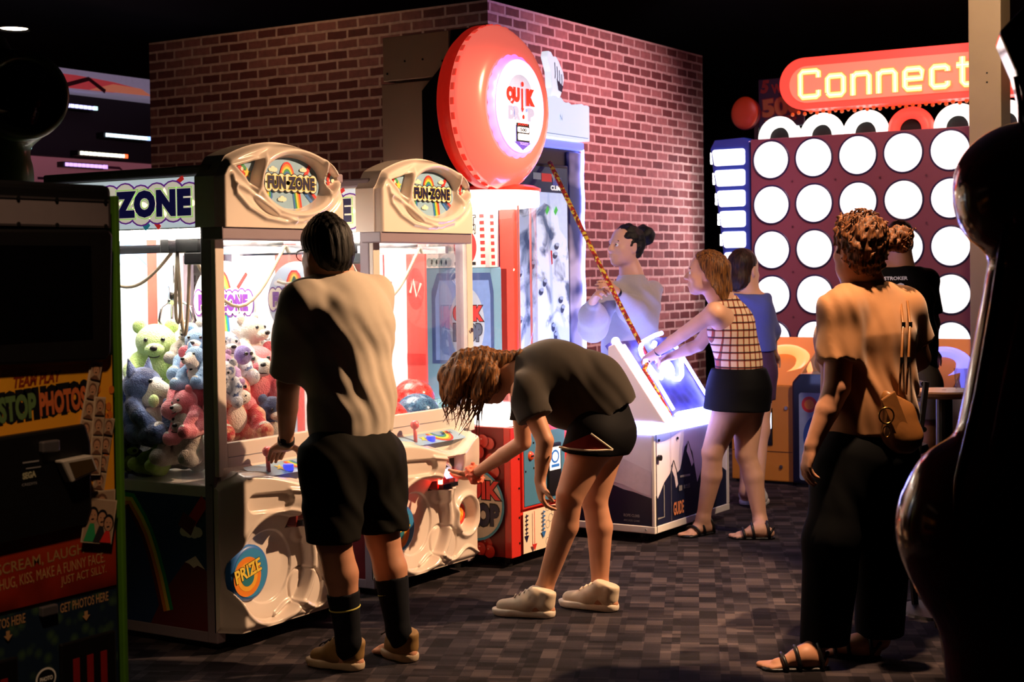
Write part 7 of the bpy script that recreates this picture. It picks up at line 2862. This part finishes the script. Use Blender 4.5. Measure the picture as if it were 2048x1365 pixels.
# ------------------------------------------------------------------ dark-haired person in blue at the orange bowl
def blue_person():
    root = thing('person', 'dark-haired person in blue long-sleeved top reaching into the orange bowl', 'person', (-4.122, 9.478, 0.000))
    TP = mat('top_blue', '4a55a0', .85, var=.06, scale=60, sheen=.2)
    nb, ch, wa, pe = (-3.965, 9.030, 1.342), (-3.959, 9.030, 1.207), (-3.943, 9.035, 1.015), (-3.924, 9.043, 0.871)
    ls, rs = (-4.028, 8.953, 1.299), (-3.867, 9.055, 1.283)
    le, lw = (-4.080, 9.009, 1.095), (-4.066, 9.250, 0.921)
    re, rw = (-3.841, 9.161, 1.101), (-3.891, 9.303, 0.954)
    lh, rh = (-3.970, 9.012, 0.808), (-3.889, 9.063, 0.807)
    lk, rk = (-3.925, 8.996, 0.491), (-3.860, 8.989, 0.479)
    la, ra = (-3.938, 8.954, 0.160), (-3.860, 8.932, 0.151)
    lhe, lto = (-4.108, 9.356, 0.000), (-4.238, 9.685, 0.000)
    lhe = A3((-3.923, 8.917, -0.000)); lto = lhe + nrm(.2 * Rv + .98 * Fv) * .25
    rhe = A3((-3.813, 8.836, 0.000)); rto = rhe + nrm(.3 * Rv + .95 * Fv) * .25
    head = Head((-3.971, 9.031, 1.495), .62 * Rv + .78 * Fv - .08 * Uv, k=1.12)
    b = SDF(*bounds([ls, rs, lw, rw, lhe, lto, rhe, rto, head.c + Uv * .1], .16), .0085)
    head.build(b, nb)
    b.chain([nb, ch, wa, pe], [.075, .135, .12, .14], .06, flat=(Fv, .75))
    for s_, e_, w_ in ((ls, le, lw), (rs, re, rw)):
        b.cone(ch, s_, .09, .055, .05)
        b.chain([s_, e_, w_], [.05, .04, .027], .03)
    hand(b, rw, A3((-3.911, 9.406, 0.866)) - A3(rw), -Uv, -Rv, .5)
    hand(b, lw, A3((-4.045, 9.321, 0.852)) - A3(lw), -Uv, Rv, .5)
    for h_, k_1, a_ in ((lh, lk, lhe + Uv * .09), (rh, rk, rhe + Uv * .09)):
        b.chain([h_, k_1, a_], [.10, .062, .04], .04)
    foot(b, lhe, lto, lhe + Uv * .09)
    foot(b, rhe, rto, rhe + Uv * .09)
    b.build('body', SKIN_L, root)
    head.eyes(root)
    h = SDF(*bounds([head.c], .24), .007)
    h.ell(head.p(-.02, 0, .035), (.11, .09, .1), .01, head.ax)
    h.ell(head.p(-.06, 0, -.06), (.065, .078, .085), .03, head.ax)
    h.cut(head.p(.05, 0, .05), head.f * .8 - head.u * .6)
    h.cut(head.p(.0, 0, -.01), head.f * .9 - head.u * .4)
    h.disp(strands(170, .003, (head.s, head.f)))
    h.build('hair', HAIR_DARK, root)
    s = SDF(*bounds([ls, rs, le, re, lw, rw, pe, nb], .2), .0085)
    s.chain([A3(nb) - Uv * .03, ch, wa, A3(pe)], [.09, .155, .15, .155], .07, flat=(Fv, .8))
    for s_, e_, w_ in ((ls, le, lw), (rs, re, rw)):
        s.cone(A3(nb) - Uv * .05, s_, .075, .068, .05)
        s.chain([s_, e_, A3(e_) * .8 + A3(w_) * .2], [.066, .056, .05], .03)
    s.cut((-3.937, 9.037, 0.977), -Uv)
    s.cut(A3(nb) + Uv * .0, Uv)
    s.disp(folds((.5, .6, .8), 34, .004, 1), .02)
    s.build('top', TP, root)
    t = SDF(*bounds([pe, lh, rh, lk], .2), .0085)
    t.chain([A3((-3.932, 9.041, 0.983)), pe], [.14, .155], .04, flat=(Fv, .85))
    for h_, k_1 in ((lh, lk), (rh, rk)):
        t.chain([h_, A3(h_) * .55 + A3(k_1) * .45], [.115, .105], .04)
    t.cut((-3.924, 9.037, 0.664), -Uv)
    t.build('shorts', mat('shorts_purple', '43284f', .8), root)
    for he, to in ((lhe, lto), (rhe, rto)):
        shoe(root, he, to, he + Uv * .09, mat('trainer_white', 'd8d8dc', .7), mat('sole_white', 'd0d0d0', .6))


blue_person()


# ------------------------------------------------------------------ woman in brown in the right foreground
def brown_woman():
    root = thing('person', 'woman in brown blouse and black trousers seen from behind, curly hair in a bun', 'person', (-2.068, 5.516, 0.000))
    BL = mat('blouse_brown', 'ab774a', .75, var=.05, scale=40, sheen=.25)
    TR = mat('trousers_black', '050609', .85, var=.2, scale=60, spec=.12)
    nb, ch, wa, pe = (-1.992, 5.653, 1.429), (-1.979, 5.656, 1.242), (-1.973, 5.652, 0.993), (-1.978, 5.644, 0.830)
    ls, rs = (-2.022, 5.489, 1.338), (-1.889, 5.810, 1.337)
    le, lw = (-2.020, 5.434, 1.055), (-2.091, 5.359, 0.841)
    re, rw = (-1.865, 5.914, 1.141), (-2.025, 6.023, 1.033)
    lh, rh = (-2.022, 5.544, 0.781), (-1.938, 5.739, 0.764)
    lk, rk = (-2.055, 5.466, 0.477), (-1.934, 5.684, 0.443)
    la, ra = (-2.096, 5.477, 0.101), (-1.961, 5.703, 0.063)
    lhe, lto = (-2.063, 5.410, 0.000), (-2.252, 5.287, 0.000)
    rhe, rto = (-1.941, 5.647, 0.000), (-2.106, 5.607, 0.000)
    bf = nrm(-.45 * Rv + .9 * Fv)
    head = Head((-2.003, 5.626, 1.567), -.40 * Rv + .90 * Fv + .08 * Uv)
    b = SDF(*bounds([ls, rs, lw, rw, lhe, lto, rhe, rto, head.c + Uv * .1, (-2.132, 5.330, 0.706)], .14), .0062)
    head.build(b, nb)
    b.chain([nb, ch, wa, pe], [.075, .145, .14, .155], .06, flat=(bf, .78))
    for s_, e_, w_ in ((ls, le, lw), (rs, re, rw)):
        b.cone(ch, s_, .09, .060, .05)
        b.chain([s_, e_], [.060, .050], .03)
        b.chain([e_, A3(e_) * .6 + A3(w_) * .4, w_], [.049, .044, .028], .008)
    hand(b, lw, A3((-2.119, 5.338, 0.724)) - A3(lw), bf * .2 + Rv * .9, bf, .5)
    hand(b, rw, A3((-2.092, 6.004, 1.022)) - A3(rw), -bf, Uv, .6)
    for h_, k_1, a_ in ((lh, lk, la), (rh, rk, ra)):
        b.chain([h_, k_1, a_], [.11, .068, .042], .05)
    foot(b, lhe, lto, la)
    foot(b, rhe, rto, ra)
    b.build('body', SKIN, root)
    head.eyes(root)
    h = SDF(*bounds([head.c, (-1.880, 5.740, 1.608)], .19), .0052)
    h.ell(head.p(-.018, 0, .042), (.106, .090, .100), .01, head.ax)
    h.ell(head.p(-.055, 0, -.02), (.06, .078, .080), .03, head.ax)
    for i in range(9):
        t_ = i / 8
        h.ell(head.p(.06 - .13 * t_, .045 * math.sin(i * 2.2), .105 - .02 * t_), .030, .02)
    h.chain([(-1.922, 5.702, 1.604), (-1.880, 5.752, 1.608)], [.04, .048], .015)
    h.cut(head.p(.07, 0, .045), head.f * .8 - head.u * .6)
    h.cut(head.p(.02, 0, -.005), head.f * .8 - head.u * .6)
    h.cut(head.p(-.05, 0, -.09), -head.u)
    h.disp(curls(230, .0055, 1))
    ho = h.build('hair', hair_mat('hair_auburn', '24100a', '8a5530'), root)
    random.seed(4)
    cu = MB()
    for i in range(110):
        a_ = random.uniform(0, 6.28)
        if i < 80:
            th, ph = random.uniform(0, 1.15), random.uniform(0, 6.28)
            c = head.p(-.018 + .104 * math.sin(th) * math.cos(ph), .088 * math.sin(th) * math.sin(ph), .040 + .100 * math.cos(th))
        else:
            c = A3((-1.884, 5.750, 1.608)) + np.array([math.cos(a_) * .042, math.sin(a_) * .042, random.uniform(-.04, .05)])
        r = random.uniform(.007, .014)
        n_ = nrm(np.array([random.uniform(-1, 1), random.uniform(-1, 1), random.uniform(-.4, 1)]))
        t0 = nrm(np.cross(n_, (0, .3, 1)))
        t1 = np.cross(n_, t0)
        cu.tube([c + t0 * r * math.cos(q * .8) + t1 * r * math.sin(q * .8) + n_ * .003 * q for q in range(9)], .0026, 5)
    cu.build('loose_curls', hair_mat('hair_auburn', '', ''), ho, smooth=True)
    s = SDF(*bounds([ls, rs, le, re, pe, nb], .22), .0065)
    hem = A3((-1.978, 5.645, 0.863))
    s.chain([A3(nb) - Uv * .04, ch, wa, hem - Uv * .04], [.10, .172, .176, .192], .08, flat=(bf, .82))
    s.ell(A3(ch) + bf * .07 - Uv * .02, (.15, .15, .13), .06)
    s.chain([A3((-2.137, 5.720, 1.198)), A3((-2.170, 5.708, 1.124))], [.06, .035], .05)
    for s_, e_ in ((ls, le), (rs, re)):
        s.cone(A3(nb) - Uv * .045, s_, .078, .080, .05)
        s.chain([s_, A3(s_) * .33 + A3(e_) * .67], [.080, .084], .04, cap=True)
    s.cut(hem, -Uv - .1 * Rv)
    s.cut(A3(nb) + Uv * .005, Uv + .2 * bf)
    s.cone(A3(nb) - Uv * .03, A3(nb) + Uv * .08, .060, .064, .0, 'sub')
    s.disp(folds((.8, .55, .25), 52, .0058, .4, (.1, .1, 1), .55), .02)
    s.build('blouse', BL, root)
    t = SDF(*bounds([pe, lh, rh, la, ra], .2), .0075)
    t.chain([A3((-1.976, 5.647, 0.897)), A3((-1.980, 5.641, 0.773))], [.160, .180], .05, flat=(bf, .85))
    t.cut(A3(hem) + Uv * .04, Uv)
    for h_, k_1, a_ in ((lh, lk, la), (rh, rk, ra)):
        t.chain([h_, k_1, A3(a_) - Uv * .04], [.128, .108, .092], .04)
    t.cut((-2.034, 5.587, 0.079), -Uv)
    t.disp(folds((.8, .5, .1), 34, .004, 1.4), .02)
    t.build('trousers', TR, root)
    for he, to in ((lhe, lto), (rhe, rto)):
        sandal(root, he, to, mat('sandal_black_leather', '101014', .4))
    # shoulder bag: hangs from her, a thing of its own
    bag = thing('shoulder_bag', 'tan leather shoulder bag with metal ring hanging at the woman in brown\'s hip', 'bag', (-1.802, 5.495, 0.845))
    LE = mat('leather_tan', '8a5a2e', .4, var=.12, scale=18, coat=.2, bump=.1)
    q = SDF(*bounds([(-1.802, 5.498, 0.937)], .17), .006)
    q.ell((-1.802, 5.498, 0.927), (.065, .055, .095), .02, (Rv, Fv, Uv))
    q.ell((-1.795, 5.501, 0.881), (.075, .06, .055), .03, (Rv, Fv, Uv))
    q.cone((-1.821, 5.476, 1.012), (-1.774, 5.478, 0.866), .045, .055, .02, flat=(Fv, .7))
    q.cut((-1.818, 5.491, 1.029), Uv + .5 * Rv)
    q.disp(folds((1, .4, .3), 50, .002, 2))
    q.build('pouch', LE, bag)
    fl = MB()
    fl.prism([(-1.843, 5.409, 1.016), (-1.800, 5.437, 1.048), (-1.742, 5.458, 0.884), (-1.782, 5.432, 0.861)], tuple(Fv * .012))
    fl.build('flap', LE, bag, bevel=.004)
    rg = A3((-1.822, 5.404, 0.959))
    MB().tube([rg + Rv * .027 * math.cos(i * .314) + Uv * .029 * math.sin(i * .314) for i in range(20)], .0035, 8, closed=True).build('ring', mat('brass', 'b08a4a', .25, 1), bag, smooth=True)
    rg2 = rg + A3((0, 0, -.058))
    MB().tube([rg2 + Rv * .014 * math.cos(i * .42) + Uv * .02 * math.sin(i * .42) for i in range(15)], .0025, 6, closed=True).tube([rg - Uv * .028, rg2 + Uv * .02], .002, 6).build('charm', mat('brass', ''), bag, smooth=True)
    for dx in (0, 14):
        pts = [(-1.799, 5.479, 1.030), (-1.792, 5.488, 1.159), (-1.806, 5.553, 1.285), (-1.858, 5.689, 1.367), (-1.916, 5.794, 1.380)]
        pts = [A3(p) + Rv * dx * .0019 + Fv * (.004 * dx / 14) for p in pts]
        st = MB()
        st.tube(pts, .005, 6)
        so = st.build('strap', LE, bag, smooth=True)
        for z in (1, 2):
            MB().obox(A3(pts[z]) - Fv * .004, Rv * .007, Fv * .004, Uv * .010).build('buckle', CHROME, so)


brown_woman()


# ------------------------------------------------------------------ man in the black T-shirt at the far console
def black_tee_man():
    root = thing('person', 'man in black T-shirt with back print and grey shorts facing the disc wall', 'person', (-3.030, 9.375, 0.000))
    TEE = mat('tee_black', '0a0a0c', .85, var=.2, scale=60, spec=.12)
    nb, ch, wa, pe = (-3.037, 9.268, 1.497), (-3.016, 9.277, 1.327), (-2.990, 9.285, 1.048), (-2.974, 9.290, 0.846)
    ls, rs = (-3.148, 9.161, 1.435), (-2.911, 9.405, 1.411)
    le, lw = (-3.184, 9.224, 1.141), (-3.192, 9.449, 0.910)
    re, rw = (-2.904, 9.497, 1.140), (-2.946, 9.654, 0.961)
    lh, rh = (-3.026, 9.254, 0.769), (-2.911, 9.327, 0.767)
    lk, rk = (-3.008, 9.220, 0.432), (-2.901, 9.288, 0.424)
    head = Head((-3.035, 9.274, 1.655), .12 * Rv + .98 * Fv - .05 * Uv, k=1.02)
    lhe = A3((-3.017, 9.246, 0.000)); lto = lhe + nrm(-.1 * Rv + Fv) * .27
    rhe = A3((-2.915, 9.343, 0.000)); rto = rhe + nrm(.15 * Rv + Fv) * .27
    b = SDF(*bounds([ls, rs, lw, rw, lhe, lto, rhe, rto, head.c + Uv * .1, (-2.929, 9.850, 0.812)], .16), .0085)
    head.build(b, nb)
    b.chain([nb, ch, wa, pe], [.085, .15, .135, .15], .06, flat=(Fv, .72))
    for s_, e_, w_ in ((ls, le, lw), (rs, re, rw)):
        b.cone(ch, s_, .095, .062, .05)
        b.chain([s_, e_, w_], [.058, .046, .03], .03)
    hand(b, rw, A3((-2.966, 9.886, 0.818)) - A3(rw), -Uv, -Rv, .5, 1.05)
    hand(b, lw, A3((-3.219, 9.725, 0.813)) - A3(lw), -Uv, Rv, .5)
    for h_, k_1, he in ((lh, lk, lhe), (rh, rk, rhe)):
        b.chain([h_, k_1, he + Uv * .10], [.11, .068, .042], .04)
    foot(b, lhe, lto, lhe + Uv * .09)
    foot(b, rhe, rto, rhe + Uv * .09)
    b.build('body', SKIN, root)
    head.eyes(root)
    h = SDF(*bounds([head.c], .2), .007)
    h.ell(head.p(-.015, 0, .04), (.106, .085, .096), .01, head.ax)
    h.ell(head.p(-.055, 0, -.01), (.055, .066, .07), .03, head.ax)
    h.cut(head.p(.06, 0, .05), head.f * .8 - head.u * .55)
    h.cut(head.p(-.03, 0, -.07), -head.u + .2 * head.f)
    h.disp(strands(170, .003, (head.s, head.f)))
    h.build('hair', HAIR_DARK, root)
    s = SDF(*bounds([ls, rs, le, re, pe, nb], .2), .0085)
    s.chain([A3(nb) - Uv * .03, ch, wa, pe], [.10, .172, .165, .168], .07, flat=(Fv, .8))
    for s_, e_ in ((ls, le), (rs, re)):
        s.cone(A3(nb) - Uv * .05, s_, .08, .078, .05)
        s.chain([s_, A3(s_) * .25 + A3(e_) * .75], [.076, .074], .03, cap=True)
    s.cut((-2.992, 9.279, 0.877), -Uv)
    s.cut(A3(nb) + Uv * .005, Uv)
    s.disp(folds((.5, .6, .8), 34, .004, 2), .02)
    so = s.build('t_shirt', TEE, root)
    o = A3((-3.059, 9.047, 1.295))
    a = Art(tuple(o), tuple(RIGHT), (0, 0, 1), .001)
    PW = mat('print_shirt_white', 'd8d8e6', .7)
    a.text('STROKER', .0, .125, .145, .022, [(.03, PW)])
    a.text('10', .03, .0, .105, .108, [(.08, PW)])
    a.build('back_print', so)
    t = SDF(*bounds([pe, lh, rh, lk, rk], .2), .0085)
    t.chain([A3((-2.984, 9.286, 0.939)), pe], [.155, .165], .04, flat=(Fv, .85))
    for h_, k_1 in ((lh, lk), (rh, rk)):
        t.chain([h_, k_1], [.125, .115], .04)
    t.cut((-2.952, 9.295, 0.558), -Uv)
    t.disp(folds((.5, .6, .8), 30, .004, 2), .02)
    t.build('shorts', mat('shorts_grey', '6b6258', .85, var=.1), root)
    for he, to in ((lhe, lto), (rhe, rto)):
        shoe(root, he, to, he + Uv * .09, mat('trainer_grey', '9a9a9e', .7), mat('sole_white', ''))
    wd = nrm(A3(rw) - A3(re))
    MB().lathe([(.031, -.006), (.034, 0), (.031, .006)], A3(rw) - wd * .01, tuple(wd), 24).build('wristband', mat('wristband_white', 'e8e8f2', .6), root, smooth=True)


black_tee_man()
